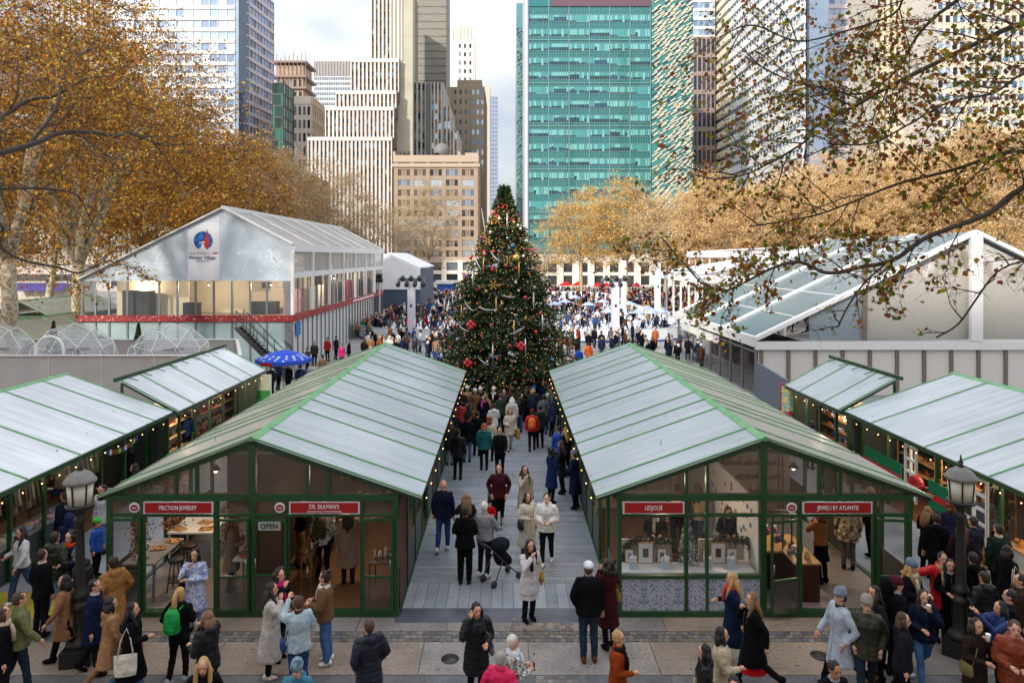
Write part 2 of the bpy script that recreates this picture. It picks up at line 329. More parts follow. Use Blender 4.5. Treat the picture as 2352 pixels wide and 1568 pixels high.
def bulbs(name, pts_, label, sag=.05, parent=None):
    t = thing(name, label, 'string lights', pts_[0], 0, 'warm bulb strings on the kiosk eaves'); off = t.location; m = MB(off); b = MB(off); n = len(pts_)
    for i in range(n - 1):
        a, c = Vector(pts_[i]), Vector(pts_[i+1]); k = 5
        p = [a.lerp(c, j / k) - Vector((0, 0, sag * 4 * (j/k) * (1 - j/k))) for j in range(k + 1)]; m.tube(p, .006, 4)
        b.ball(p[2] - Vector((0, 0, .03)), .013, n=6, m=5)
    m.build('cable', mat('black cable', '#15130f', .6), t); b.build('bulb', M_bulb, t)
def gable_front(t, off, X, xs, yf, names, zt=2.42, ridge=None, ze=2.49, zr=3.71, xl=None, xr=None):
    pass
def px(x): return XW(x, YF)
def pz(y): return ZW(y, YF)
def gable_kiosk(label, xl, xr, xc, wl, wr, y0, y1, posts, gm, center, mats_, side_r, side_l):
    t = thing('market_kiosk', label, 'kiosk', ((wl + wr) / 2, y0, 0), 0, 'green framed market kiosks with glazed roofs'); off = t.location
    ze, zr = 2.49, 3.71
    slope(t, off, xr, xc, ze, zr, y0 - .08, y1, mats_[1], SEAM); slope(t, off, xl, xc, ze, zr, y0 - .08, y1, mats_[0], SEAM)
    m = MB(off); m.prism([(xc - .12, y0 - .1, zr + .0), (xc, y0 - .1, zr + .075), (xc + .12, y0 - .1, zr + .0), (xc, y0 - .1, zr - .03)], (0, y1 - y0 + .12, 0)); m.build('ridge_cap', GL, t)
    # frame: posts, beams, rakes of both gables
    fr = MB(off); Z1, Z2, Z3, Z4 = pz(1149), pz(1138), pz(1187), pz(1181); zb = pz(1405)
    for yy, s in ((y0, 1), (y1 - .16, 1)):
        for x0, x1 in posts: fr.box(px(x0), px(x1), yy, yy + .1, .03, Z1)
        fr.box(wl, wr, yy - .02, yy + .12, Z1, Z2 + .02); fr.box(wl + .003, wr - .003, yy + .01, yy + .09, Z3, Z4); fr.box(wl - .02, wr + .02, yy - .03, yy + .13, .0, .11)
        for xe, sgn in ((xl, 1), (xr, -1)):
            a = Vector((xe, yy + .02, ze - .02)); b = Vector((xc, yy + .02, zr - .02)); d = (b - a); nrm = Vector((-d.z, 0, d.x)).normalized() * (.13 if sgn > 0 else -.13)
            fr.prism([a, b, b - Vector((0, 0, .14)), a + Vector((sgn * .02, 0, -.07))], (0, .09, 0))
        fr.box(px(center[0]), px(center[1]), yy - .01, yy + .11, Z2 + .02, zr - .12)
    fr.build('frame', G, t)
    mu = MB(off)
    def rake(x): return ze - .02 + (zr - ze) * (1 - abs(x - xc) / (abs(xr - xc) if x > xc else abs(xl - xc))) - .12
    for x0, x1 in gm: mu.box(px(x0), px(x1), y0 + .003, y0 + .083, Z2 + .02, rake((px(x0) + px(x1)) / 2))
    mu.build('gable_mullion', G, t)
    # gable glazing
    for s in (-1, 1):
        xe = xl + .25 if s < 0 else xr - .35; x_c = xc + s * .07
        for yy in (y0 + .05, y1 - .1):
            g = MB(off); g.add([(xe, yy, Z2 + .01), (x_c, yy, Z2 + .01), (x_c, yy, rake(x_c)), (xe, yy, max(rake(xe), Z2 + .02))], [(0, 1, 2, 3)]); g.build('gable_pane', GLG, t)
    # eave beams + posts along both sides
    for x, s, opened in ((wr, 1, side_r), (wl, -1, side_l)):
        e = MB(off); e.box(x - .05 if s > 0 else x - .03, x + .03 if s > 0 else x + .05, y0 + .12, y1 - .2, Z1, Z2 + .06); y = y0 + 1.2
        ys = [y0 + .1]
        while y < y1 - .4: e.box(x - .04, x + .04, y - .04, y + .04, .03, Z1); ys.append(y); y += 1.32
        e.box(x - .05, x + .05, y0 + .14, y1 - .2, .0, .1); e.build('side_frame', G, t); ys.append(y1 - .2)
        for i in range(len(ys) - 1):
            a, b = ys[i] + .05, ys[i+1] - .05; kind = opened[i % len(opened)]
            if kind == 'o': continue
            p = MB(off); p.box(x - .012, x + .012, a, b, .12, .95); p.build('side_panel', mat('dull steel panel', '#4a4c4c', .5, var=.15) if kind == 'g' else mat('red brown door', '#4a1a12', .5, var=.2), t)
            p = MB(off); p.quad((x, a, 1.0), (x, b, 1.0), (x, b, Z1), (x, a, Z1)); p.build('side_pane', GLASS if kind == 'g' else mat('red brown door', '#4a1a12'), t)
        # gusset braces under the overhanging eave
        gb = MB(off); ex = xr if s > 0 else xl
        for y in ys[1:-1]: gb.bar((x, y, Z1 - .35), (ex - s * .06, y, ze - .04), .03)
        gb.box(min(ex, ex - s*.05), max(ex, ex - s*.05), y0 - .06, y1, ze - .06, ze - .003); gb.build('eave_brace', G, t)
    f = MB(off); f.box(wl + .03, xc, y0 + .14, y1 - .2, .0, .07); f.build('floor', M_floor if xc < 0 else M_wood, t); f = MB(off); f.box(xc, wr - .03, y0 + .14, y1 - .2, .0, .068); f.build('floor', M_wood if xc < 0 else M_floor, t)
    ce = MB(off)
    for yy in (18, 22, 26): ce.box(wl + .06, wr - .06, yy, yy + .05, 2.3, 2.36)
    ce.build('tie_beam', G, t)
    return t, off
def leaf(t, off, x0, x1, y, ztop=None, rail=None, swing=0, hinge='l', panel=True, glassm=None):
    """glazed door leaf between photo columns x0..x1"""
    X0_, X1_ = px(x0), px(x1); w_ = X1_ - X0_; z1 = pz(1189) if ztop is None else ztop; z0 = .12
    hx = X0_ if hinge == 'l' else X1_; sg = 1 if hinge == 'l' else -1
    c, s_ = math.cos(R(swing)), math.sin(R(swing))
    def P(u, z, d=0): return Vector((hx + sg * (u * c) , y - u * s_ - d, z))
    m = MB(off)
    for a, b in (((.025, z0), (.025, z1)), ((w_ - .025, z0), (w_ - .025, z1)), ((0, z1 - .025), (w_, z1 - .025)), ((0, z0 + .03), (w_, z0 + .03))): m.bar(P(*a), P(*b), .05, .045, up=(0, 1, 0) if a[0] == b[0] else (0, 0, 1))
    rz_ = rail or 1.0
    m.bar(P(.05, rz_), P(w_ - .05, rz_), .04, .045); o = m.build('door', G, t)
    g = MB(off); g.quad(P(.04, rz_ + .02), P(w_ - .04, rz_ + .02), P(w_ - .04, z1 - .05), P(.04, z1 - .05)); g.build('pane', glassm or GLASS, o)
    if panel: g = MB(off); g.quad(P(.04, z0 + .05), P(w_ - .04, z0 + .05), P(w_ - .04, rz_ - .02), P(.04, rz_ - .02)); g.build('lower_panel', glass('lower glazing', '#4a4340', .7, .15), o)
    h = MB(off); h.tube([P(w_ - .06, rz_ + .15, .03), P(w_ - .06, rz_ + .35, .03)], .012, 6); h.build('handle', M_steel, o)
    return o
def shop_sign(label, words, x0, x1, y, sub=None, parent=None, rounded=True, size=.13, tw=None):
    cx = (px(x0) + px(x1)) / 2; z0, z1 = pz(1178), pz(1151); w_ = px(x1) - px(x0)
    t = thing('shop_sign', label, 'sign', (cx, y, z0), 0, 'red shop signs on the kiosk fronts'); off = t.location
    m = MB(off); r_ = random.Random(len(words)); m.box(px(x0), px(x1), y, y + .02, z0, z1)
    for i in range(46):
        a = r_.uniform(0, w_); zz = z0 if r_.random() < .6 else z1; m.ball((px(x0) + a, y + .005, zz), r_.uniform(.008, .022), .01, r_.uniform(.006, .014), 6, 4)
    m.build('backing', M_frost, t)
    m = MB(off); m.box(px(x0) + .035, px(x1) - .035, y - .012, y, z0 + .02, z1 - .015); m.build('sign_face', M_red, t)
    zc = (z0 + z1) / 2 + (.025 if sub else 0) - z0
    tobj(words, size, M_white, (0, -.018, zc), t, width=tw)
    if sub: tobj(sub, .035, M_white, (0, -.018, .05), t, width=.72)
def sticker(x, label, y=YF - .01):
    t = thing('round_sticker', label, 'sticker', (px(x), y, pz(1165)), 0, 'round red stickers on the transom panes'); m = MB()
    r_ = random.Random(int(x))
    for i in range(16): a = 2*PI*i/16; m.ball((.085*math.cos(a), .0, .085*math.sin(a)), .03, .006, .03, 6, 4)
    m.build('snow_edge', M_frost, t); m = MB(); n = 18; m.prism([(.078*math.cos(2*PI*i/n), -.012, .062*math.sin(2*PI*i/n)) for i in range(n)][::-1], (0, .01, 0)); m.build('disc', M_red, t)
    m = MB(); m.box(-.04, -.025, -.016, -.012, -.012, .012); m.box(-.015, .0, -.016, -.012, -.012, .012); m.box(.01, .025, -.016, -.012, -.012, .012); m.box(.032, .042, -.016, -.012, -.012, .012); m.build('lettering', M_white, t)
# ---- left gabled kiosk
PL = [(244, 254), (323, 330), (490, 500), (572, 586), (657, 663), (827, 834), (902, 914)]
K1, o1 = gable_kiosk('long green framed kiosk left of the tree alley, two shops in its gable front', -8.5, -1.77, -5.3, px(243), px(915), YF, 29.85, PL, [(400, 406), (447, 454), (703, 710), (750, 757)], (571, 587), (M_roof2, M_roof), 'dggogdgg', 'goggogog')
for a, b in ((254, 323), (500, 572), (586, 657), (834, 902)):
    g = MB(o1); g.quad((px(a), YF + .05, pz(1181)), (px(b), YF + .05, pz(1181)), (px(b), YF + .05, pz(1149)), (px(a), YF + .05, pz(1149))); g.build('transom_pane', GLG, K1)
leaf(K1, o1, 252, 325, YF - .03, rail=.95); leaf(K1, o1, 498, 574, YF - .04, rail=pz(1322)); leaf(K1, o1, 583, 660, YF - .04, rail=pz(1318), hinge='r'); leaf(K1, o1, 832, 904, YF - .03, rail=pz(1322))
shop_sign('red shop sign lettered FRICTION JEWELRY', 'FRICTION JEWELRY', 331, 491, YF - .03, tw=.78)
shop_sign("red shop sign lettered DR. SILKMAN'S with a small line below", "DR. SILKMAN'S", 665, 827, YF - .03, sub='CANDLES AND HOME FRAGRANCE', tw=.62)
sticker(309, 'round red sticker left of the jewelry sign on the left kiosk'); sticker(643, "round red sticker between the two signs of the left kiosk")
t = thing('open_sign', 'small grey board reading OPEN behind the door glass of the left kiosk', 'sign', (px(621), YF - .07, pz(1214)))
m = MB(); m.box(px(596) - px(621), px(647) - px(621), -.01, .005, 0, .175); m.build('board', mat('grey board', '#9a9b98', .6), t)
tobj('OPEN', .15, mat('black letters', '#111111', .6), (0, -.016, .088), t, width=.36)
# ---- right gabled kiosk
PR = [(1418, 1428), (1573, 1581), (1622, 1628), (1747, 1761), (1834, 1842), (2006, 2014), (2083, 2095)]
K2, o2 = gable_kiosk('long green framed kiosk right of the tree alley, patterned panels below its left shop window', 1.88, 8.85, 5.38, px(1416), px(2097), YF, 29.85, PR, [(1574, 1581), (1622, 1629), (1880, 1888), (1927, 1935)], (1746, 1762), (M_roof, M_roof2), 'gogogogo', 'gogggogg')
for a, b in ((1762, 1834), (2014, 2083)):
    g = MB(o2); g.quad((px(a), YF + .05, pz(1181)), (px(b), YF + .05, pz(1181)), (px(b), YF + .05, pz(1149)), (px(a), YF + .05, pz(1149))); g.build('transom_pane', GLG, K2)
m = MB(o2); m.box(px(1428), px(1747), YF + .002, YF + .095, pz(1329), pz(1322)); m.build('window_rail', G, K2)
M_pat = mat('patterned panel', '#b9b2bd', .6)
nt = M_pat.node_tree; NN = nt.nodes; LL = nt.links; tcx = NN.new('ShaderNodeTexCoord'); mpp = NN.new('ShaderNodeMapping'); mpp.inputs['Scale'].default_value = (1, 1, 1)
sx = NN.new('ShaderNodeSeparateXYZ'); LL.new(tcx.outputs['Object'], sx.inputs[0]); ab = NN.new('ShaderNodeMath'); ab.operation = 'PINGPONG'; ab.inputs[1].default_value = .36; LL.new(sx.outputs[0], ab.inputs[0])
cb = NN.new('ShaderNodeCombineXYZ'); LL.new(ab.outputs[0], cb.inputs[0]); LL.new(sx.outputs[2], cb.inputs[2])
vo = NN.new('ShaderNodeTexVoronoi'); vo.inputs['Scale'].default_value = 17; vo.inputs['Randomness'].default_value = .9; LL.new(cb.outputs[0], vo.inputs[0])
no = NN.new('ShaderNodeTexNoise'); no.inputs['Scale'].default_value = 10; no.inputs['Distortion'].default_value = 2.5; LL.new(cb.outputs[0], no.inputs[0])
gt = NN.new('ShaderNodeMath'); gt.operation = 'GREATER_THAN'; gt.inputs[1].default_value = .53; LL.new(no.outputs[0], gt.inputs[0])
mm = NN.new('ShaderNodeMix'); mm.data_type = 'RGBA'; LL.new(gt.outputs[0], mm.inputs[0]); mm.inputs[6].default_value = (*S('#b4adb9'), 1); mm.inputs[7].default_value = (*S('#5d7f92'), 1); LL.new(mm.outputs[2], NN['Principled BSDF'].inputs['Base Color'])
for a, b in ((1428, 1573), (1581, 1622), (1628, 1747)):
    m = MB(o2); m.box(px(a), px(b), YF + .03, YF + .05, .11, pz(1329)); m.build('patterned_panel', M_pat, K2)
    g = MB(o2); g.quad((px(a), YF + .05, pz(1322)), (px(b), YF + .05, pz(1322)), (px(b), YF + .05, pz(1187)), (px(a), YF + .05, pz(1187))); g.build('window_pane', glass('clear glazing', '#888888', .10, .03), K2)
    if a > 1500: g = MB(o2); g.quad((px(a), YF + .05, pz(1181)), (px(b), YF + .05, pz(1181)), (px(b), YF + .05, pz(1149)), (px(a), YF + .05, pz(1149))); g.build('transom_pane', glass('clear glazing'), K2)
leaf(K2, o2, 1760, 1840, YF - .03, rail=pz(1325), swing=14, hinge='r'); leaf(K2, o2, 2011, 2087, YF - .04, rail=pz(1320), swing=6)
shop_sign('red shop sign lettered LESJOLIE over the patterned shop window', 'LESJOLIE', 1430, 1571, YF - .03, tw=.36)
shop_sign('red shop sign lettered JEWELS BY ATLANTIS', 'JEWELS BY ATLANTIS', 1842, 2002, YF - .03, tw=.86)
sticker(1818, 'round red sticker left of the JEWELS BY ATLANTIS sign')
# ---- outer kiosks: open towards the side alleys
def outer(label, xe, xr, wall, y0, y1, ze, zr, mono=False, roofm=M_roofw, seams=None):
    t = thing('market_kiosk', label, 'kiosk', ((xe + xr) / 2, y0, 0), 0, 'green framed market kiosks with glazed roofs'); off = t.location; s = 1 if xr > xe else -1
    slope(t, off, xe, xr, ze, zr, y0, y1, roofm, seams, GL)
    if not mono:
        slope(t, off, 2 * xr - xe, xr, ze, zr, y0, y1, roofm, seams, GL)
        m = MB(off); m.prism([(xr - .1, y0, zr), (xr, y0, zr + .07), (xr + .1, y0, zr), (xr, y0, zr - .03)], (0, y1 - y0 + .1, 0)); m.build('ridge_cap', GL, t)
    else:
        m = MB(off); m.bar((xr + s * .03, y0 - .3, zr + .09), (xr + s * .03, y1 + .3, zr + .09), .07, .12)
        for y in np.arange(y0 + .3, y1, .9): m.bar((xr, y, zr + .1), (xr - s * .35, y + .1, zr - .04), .025)
        m.build('ridge_rail', G, t)
    fr = MB(off); bx = (2 * xr - wall) if not mono else xr
    for y in (y0 + .05, y1 - .13):
        fr.box(min(wall, bx), max(wall, bx), y, y + .08, 2.28, 2.4); fr.box(wall - .05, wall + .05, y, y + .08, 0, 2.28); fr.box(bx - .05, bx + .05, y, y + .08, 0, 2.28)
        a = Vector((xe, y + .04, ze - .05)); b = Vector((xr, y + .04, zr - .05)); fr.bar(a, b, .08, .1)
        if not mono: fr.bar((2*xr - xe, y + .04, ze - .05), b, .08, .1)
        fr.bar((xr, y + .04, 2.4), (xr, y + .04, zr - .1), .07)
    fr.box(min(xe, xe + s*.06), max(xe, xe + s*.06), y0, y1, ze - .11, ze - .004)
    y = y0 + .9; ys = [y0 + .13]
    while y < y1 - .4: fr.box(wall - .04, wall + .04, y - .035, y + .035, .05, 2.28); ys.append(y); y += 1.18
    ys.append(y1 - .13); fr.box(wall - .05, wall + .05, y0 + .13, y1 - .13, 2.28, 2.4); fr.build('frame', G, t)
    bw = MB(off); bw.box(min(bx, bx + s*.04), max(bx, bx + s*.04), y0 + .1, y1 - .1, .05, 2.3); bw.build('back_wall', M_cream, t)
    fl = MB(off); fl.box(min(wall, bx), max(wall, bx), y0 + .1, y1 - .1, .0, .06); fl.build('floor', M_wood, t)
    for y in (y0 + .09, y1 - .09):
        g = MB(off); g.quad((wall, y, .1), (bx, y, .1), (bx, y, 2.28), (wall, y, 2.28)); g.build('end_wall', mat('kiosk end boards', '#3d4440', .6, var=.15), t)
    return t, off, ys
KA = outer('near white roofed kiosk at the left edge selling knitwear', -10.75, -14.2, -11.4, 12.4, 22.0, 2.49, 3.71, seams=[13.3, 15.3, 17.2, 19.2, 20.8])
KB = outer('small lean-to kiosk with white roof behind the knitwear kiosk', -10.62, -12.46, -11.0, 21.9+.15, 30.1, 2.49, 3.48, True, seams=[23.2, 25.2, 27.3, 28.5])
KC = outer('near glazed roofed kiosk at the right edge with red and green panels', 10.98, 14.5, 11.5, 12.6, 22.1, 2.49, 3.71, roofm=M_roof, seams=[13.9, 15.5, 16.6, 17.9, 20.5])
KD = outer('small lean-to kiosk with glass roof behind the right edge kiosk', 10.87, 12.7, 11.2, 22.25, 26.6, 2.49, 3.5, True, roofm=M_roof, seams=[23.4, 25.3])
ev = .06
bulbs('string_lights', [(-10.7, y, 2.34) for y in np.arange(13, 22.1, .62)], 'bulb string along the eave of the knitwear kiosk at the left edge', .03)
bulbs('string_lights', [(-10.58, y, 2.34) for y in np.arange(22.2, 30, .7)], 'bulb string along the eave of the left lean-to kiosk', .03)
bulbs('string_lights', [(10.93, y, 2.34) for y in np.arange(13, 22.1, .62)], 'bulb string along the eave of the right edge kiosk', .03)
bulbs('string_lights', [(10.82, y, 2.34) for y in np.arange(22.4, 26.5, .7)], 'bulb string along the eave of the right lean-to kiosk', .03)
bulbs('string_lights', [(-1.73, y, 2.36) for y in np.arange(14.4, 29.8, .95)], 'bulb string on the alley eave of the left gabled kiosk', .04)
bulbs('string_lights', [(1.84, y, 2.36) for y in np.arange(14.4, 29.8, .95)], 'bulb string on the alley eave of the right gabled kiosk', .04)
# coloured panels and frames of the right edge kiosk
off = KC[1]; tk = KC[0]
def cpan(y0, y1, z0, z1, m_, nm='counter_panel', x=11.44, parent=tk):
    m = MB(off); m.box(x - .015, x + .015, y0, y1, z0, z1); return m.build(nm, m_, parent)
M_dg = ramp_mat('green foliage print', ['#0c5a3c', '#12714a', '#0a4a30'], source='noise', scale=30); M_rd = mat('red paint', '#b3161a', .5)
for y0, y1 in ((20.9, 21.8), (19.75, 20.85), (17.4, 18.5)):
    cpan(y0, y1, .75, 1.5, M_dg); cpan(y0, y1, 1.0, 1.16, M_rd, 'red_band', 11.415)
m = MB(off)
for y0, y1 in ((16.2, 17.1), (19.0, 19.5)):
    for z in (.7, 1.05, 1.4, 1.75, 2.1): m.box(11.38, 11.43, y0, y1, z, z + .07)
    for y in (y0, (y0+y1)/2, y1): m.box(11.375, 11.435, y - .03, y + .03, .62, 2.2)
m.build('lattice_frame', mat('white paint', '#d8d8d6', .5), tk)
bow = MB(off)
for a in range(0, 360, 30): bow.tube([(11.37, 18.9, 1.2), (11.34, 18.9 + .28*math.cos(R(a)), 1.2 + .22*math.sin(R(a)))], [.03, .1], 6)
bow.build('bow', M_rd, tk)
# round wall lamp posts and banner panels at the far ends
t = thing('banner_panel', 'pink and white poster panel at the end of the right lean-to kiosk', 'poster', (11.0, 26.75, 0)); off2 = t.location
m = MB(off2); m.box(10.72, 11.3, 26.74, 26.78, .4, 2.55); m.build('board', mat('pink poster', '#b8486a', .6), t)
m = MB(off2); m.box(10.78, 11.24, 26.725, 26.739, 1.45, 2.45); m.build('artwork', ramp_mat('poster art', ['#e8e8e8', '#59b7cf', '#e0d060', '#e8e8e8'], source='noise', scale=8), t)
t = thing('banner_panel', 'green and white sign panel at the far end of the left lean-to kiosk', 'poster', (-10.95, 30.2, 0)); off2 = t.location
m = MB(off2); m.box(-11.25, -10.4, 30.2, 30.24, .6, 2.3); m.build('board', mat('pale poster', '#c8d4c0', .6), t); m = MB(off2); m.box(-11.2, -10.45, 30.18, 30.199, .7, 1.6); m.build('artwork', mat('green poster', '#2f9a4a', .6), t)

# leaves lying on the roofs
rl = np.random.default_rng(12); Pr = []
for xe, xr in ((-1.77, -5.3), (-8.5, -5.3), (1.88, 5.38), (8.85, 5.38), (-10.75, -14.2), (10.98, 14.5)):
    for _ in range(26 if abs(xe) < 9 else 18): u = rl.random() * .95; Pr.append((xe + (xr - xe) * u, rl.uniform(14.4, 29 if abs(xe) < 9 else 21.8), 2.49 + 1.22 * u + .045))
Pr = np.array(Pr); n = len(Pr); a = rl.uniform(0, 6.28, n); s_ = rl.uniform(.04, .09, n); q = []
for rr0, da in ((.5, 0), (.35, 1.4), (.5, 3.14), (.3, 4.6)): q.append(Pr + np.stack([np.cos(a + da) * rr0 * s_, np.sin(a + da) * rr0 * s_, rl.uniform(0, .015, n) + .01], 1))
tag(obj('fallen_leaves', npmesh('fallen_leaves', np.stack(q, 1).reshape(-1, 3), np.arange(n*4).reshape(n, 4), ramp_mat('litter leaf', ['#7a4a22']))), 'brown fallen leaves lying on the kiosk roofs', 'leaves', kind='stuff')
# ================================================================== tents, domes, lamp posts, umbrella, light towers
M_tw = mat('white tent fabric', '#d3d5d8', .5, var=.05, scale=1.5, bump=.1, bscale=2); M_alu = mat('aluminium frame', '#7d8085', .4, metal=.4); M_fas = mat('white fascia', '#d6d6d4', .5, var=.04)
M_tr = ramp_mat('translucent roof sheet', ['#bdbab6', '#c9c6c2'], .3, source='noise', scale=1, translucent=.4); M_gable = ramp_mat('printed gable', ['#b9c6d2', '#c6d1da', '#bfcbd6', '#cdd6de'], rough=.5, source='noise', scale=.8)
M_redb = mat('red band', '#8e1518', .5, var=.1, scale=3); M_tg = glass('tent glazing', '#7f8a90', .2, .04); M_cg = glass('clerestory glazing', '#8d959c', .75, .2)
M_in = mat('inner cream wall', '#ddd3be', .7, var=.08, scale=1); M_dk = mat('dark fixture', '#2b2d30', .5); M_lw = mat('lower white panel', '#c9cbc9', .5, var=.05); M_pg = mat('pale green glass panel', '#9db3b5', .3, var=.05)
Xr, Xl, Xa, Ya, Yb = -14.1, -28.1, -18.65, 45., 77.5
t = thing('pavilion', 'two storey white tent pavilion with red band and round logo on its gable', 'pavilion', ((Xr + Xl) / 2, Ya, 0)); off = t.location
g = MB(off); g.prism([(Xl, Ya, 5.92), (Xr, Ya, 5.92), (Xr, Ya, 8.25), (Xa, Ya, 10.6)], (0, .08, 0)); gable = g.build('gable', M_gable, t)
lg = MB(off); lg.prism([(-21.0, Ya - .02, 5.95), (-18.9, Ya - .02, 5.95), (-18.9, Ya - .02, 10.2), (-21.0, Ya - .02, 9.2)], (0, .018, 0)); lg.build('banner_strip', mat('pale banner', '#e2e4ea', .5), gable)
r_ = random.Random(5); sn = MB(off)
for i in range(26):
    cx = r_.uniform(-26.5, -14.7); cz = r_.uniform(6.2, 8.0); rad = r_.uniform(.15, .55)
    if -21.2 < cx < -18.7: continue
    for k in range(3): a = PI * k / 3; d = Vector((math.cos(a), 0, math.sin(a))) * rad; c = Vector((cx, Ya - .012 - k * .004, cz)); sn.bar(c - d, c + d, .05, .003, up=(0, 1, 0))
sn.build('snowflake_print', mat('faint white print', '#e4eaf0', .5), gable)
# round emblem: blue globe, red skyline spire and white shape
cx, cz = XW(467, Ya), ZW(553, Ya)
def disc(m, cx, cz, rx, rz, y, n=28): m.prism([(cx + rx*math.cos(2*PI*i/n), y, cz + rz*math.sin(2*PI*i/n)) for i in range(n)][::-1], (0, .012, 0))
m = MB(off); disc(m, cx, cz, .62, .62, Ya - .045); m.build('emblem_globe', ramp_mat('globe blue', ['#0f2a66', '#1b4a9c', '#3f83c8', '#143a80'], source='noise', scale=5), gable)
m = MB(off); y = Ya - .06
m.prism([(cx+.02, y, cz-.55), (cx+.34, y, cz-.5), (cx+.44, y, cz-.1), (cx+.36, y, cz+.3), (cx+.27, y, cz+.75), (cx+.2, y, cz+.4), (cx+.12, y, cz+.1), (cx-.08, y, cz-.15), (cx+.1, y, cz-.3)], (0, .012, 0)); m.build('emblem_spire', mat('emblem red', '#c01a20', .5), gable)
m = MB(off); y = Ya - .075
m.prism([(cx-.35, y, cz-.62), (cx+.3, y, cz-.62), (cx+.12, y, cz-.42), (cx+.05, y, cz-.2), (cx-.1, y, cz-.25), (cx-.12, y, cz-.42)], (0, .012, 0)); m.prism([(cx-.26, y, cz-.18), (cx+.14, y, cz-.14), (cx+.1, y, cz-.05), (cx-.24, y, cz-.1)], (0, .012, 0)); m.build('emblem_figure', M_white, gable)
navy = mat('navy lettering', '#1b2a63', .6)
tobj('Winter Village', .36, navy, (XW(465, Ya) - off.x, -.05, ZW(592, Ya)), gable, width=1.75)
tobj('BANK OF AMERICA', .12, navy, (XW(460, Ya) - off.x, -.05, ZW(582, Ya)), gable, width=1.35); tobj('AT BRYANT PARK', .11, navy, (XW(466, Ya) - off.x, -.05, ZW(600, Ya)), gable, width=.9)
m = MB(off)
for i in range(3): m.bar((XW(488, Ya) + i*.11, Ya - .04, ZW(583, Ya)), (XW(488, Ya) + .16 + i*.11, Ya - .04, ZW(580, Ya)), .05, .01, up=(0,1,0))
m.build('emblem_stripes', mat('emblem red', '#c01a20'), gable)
# roof
for xe, ze in ((Xr, 8.25), (Xl, 5.92)):
    m = MB(off); d = Vector((10.6 - ze, 0, -(Xa - xe))); d = d if d.z > 0 else -d; d.normalize()
    m.prism([(xe, Ya - .1, ze), (Xa, Ya - .1, 10.6), (Xa, Yb, 10.6), (xe, Yb, ze)], d * .06); rf = m.build('roof', M_tr, t); m = MB(off)
    for k in range(8): y = Ya - .05 + (Yb - Ya) * k / 7; m.bar(Vector((xe, y, ze)) + d * .12, Vector((Xa, y, 10.6)) + d * .12, .42 if k in (0, 7) else .3, .1, up=d)
    m.bar((Xa, Ya - .12, 10.74), (Xa, Yb + .05, 10.74), .22, .26) if xe == Xr else None; m.build('roof_seam', M_fas, rf)
m = MB(off); m.box(Xr - .02, Xr + .12, Ya, Yb, 7.85, 8.36); m.box(Xr - .02, Xr + .1, Ya, Yb, 6.1, 6.47); m.build('fascia', M_fas, t)
m = MB(off); m.quad((Xr, Ya, 6.47), (Xr, Yb, 6.47), (Xr, Yb, 7.85), (Xr, Ya, 7.85)); m.build('clerestory', M_cg, t)
m = MB(off)
for k in range(8): y = Ya + (Yb - Ya) * k / 7; m.box(Xr - .05, Xr + .14, y - .22, y + .02, 3.7, 7.85)
m.build('side_column', M_fas, t)
m = MB(off)
for k in range(29): y = Ya + (Yb - Ya) * k / 28; m.box(Xr - .04, Xr + .05, y - .04, y + .04, .0, 3.25); m.box(Xr - .04, Xr + .05, y - .04, y + .04, 3.65, 6.1)
for x in (Xl + .1, Xl + 1.0, Xl + 1.9, -25.0, -22.9, -21.7, -20.5, -19.3, -18.1, -16.9, -15.8, -14.4): m.box(x - .06, x + .06, Ya, Ya + .1, 0, 3.3); m.box(x - .06, x + .06, Ya, Ya + .1, 3.65, 5.92)
m.box(Xr - .5, Xr - .02, Ya + .01, Ya + .12, 0, 5.9); m.build('mullion', M_alu, t)
m = MB(off); m.quad((Xl, Ya + .05, 3.65), (Xr, Ya + .05, 3.65), (Xr, Ya + .05, 5.92), (Xl, Ya + .05, 5.92)); m.quad((Xr - .02, Ya, 3.65), (Xr - .02, Yb, 3.65), (Xr - .02, Yb, 6.1), (Xr - .02, Ya, 6.1)); m.build('upper_glazing', M_tg, t)
m = MB(off); m.quad((Xl, Ya + .05, .0), (Xr, Ya + .05, 0), (Xr, Ya + .05, 3.3), (Xl, Ya + .05, 3.3)); m.build('lower_wall', M_pg, t)
m = MB(off); m.quad((Xr - .03, Ya + .1, .0), (Xr - .03, Ya + 16, 0), (Xr - .03, Ya + 16, 3.3), (Xr - .03, Ya + .1, 3.3)); m.build('lower_side_wall', M_lw, t)
m = MB(off); m.box(Xl - .12, Xr + .16, Ya - .16, Ya, 3.25, 3.66); m.box(Xr + .0, Xr + .17, Ya + .001, Yb, 3.27, 3.68); band = m.build('red_band', M_redb, t)
sp = MB(off)
for i in range(150): x = r_.uniform(Xl, Xr); z = r_.uniform(3.3, 3.62); s_ = r_.choice((.02, .025, .05)); sp.box(x, x + s_, Ya - .172, Ya - .158, z, z + s_)
for i in range(150): y = r_.uniform(Ya, Yb - 2); z = r_.uniform(3.3, 3.62); s_ = r_.choice((.02, .03, .05)); sp.box(Xr + .165, Xr + .18, y, y + s_, z, z + s_)
for i in range(22): y = 62 + i * .45; sp.box(Xr + .165, Xr + .182, y, y + .3, 3.42, 3.54 + .04 * (i % 3))
sp.build('snow_print', M_white, band)
m = MB(off); m.box(Xl + .1, Xr - .1, Ya + .15, Yb - .1, 3.3, 3.45); m.build('upper_floor', mat('inner floor', '#8a847b', .6), t)
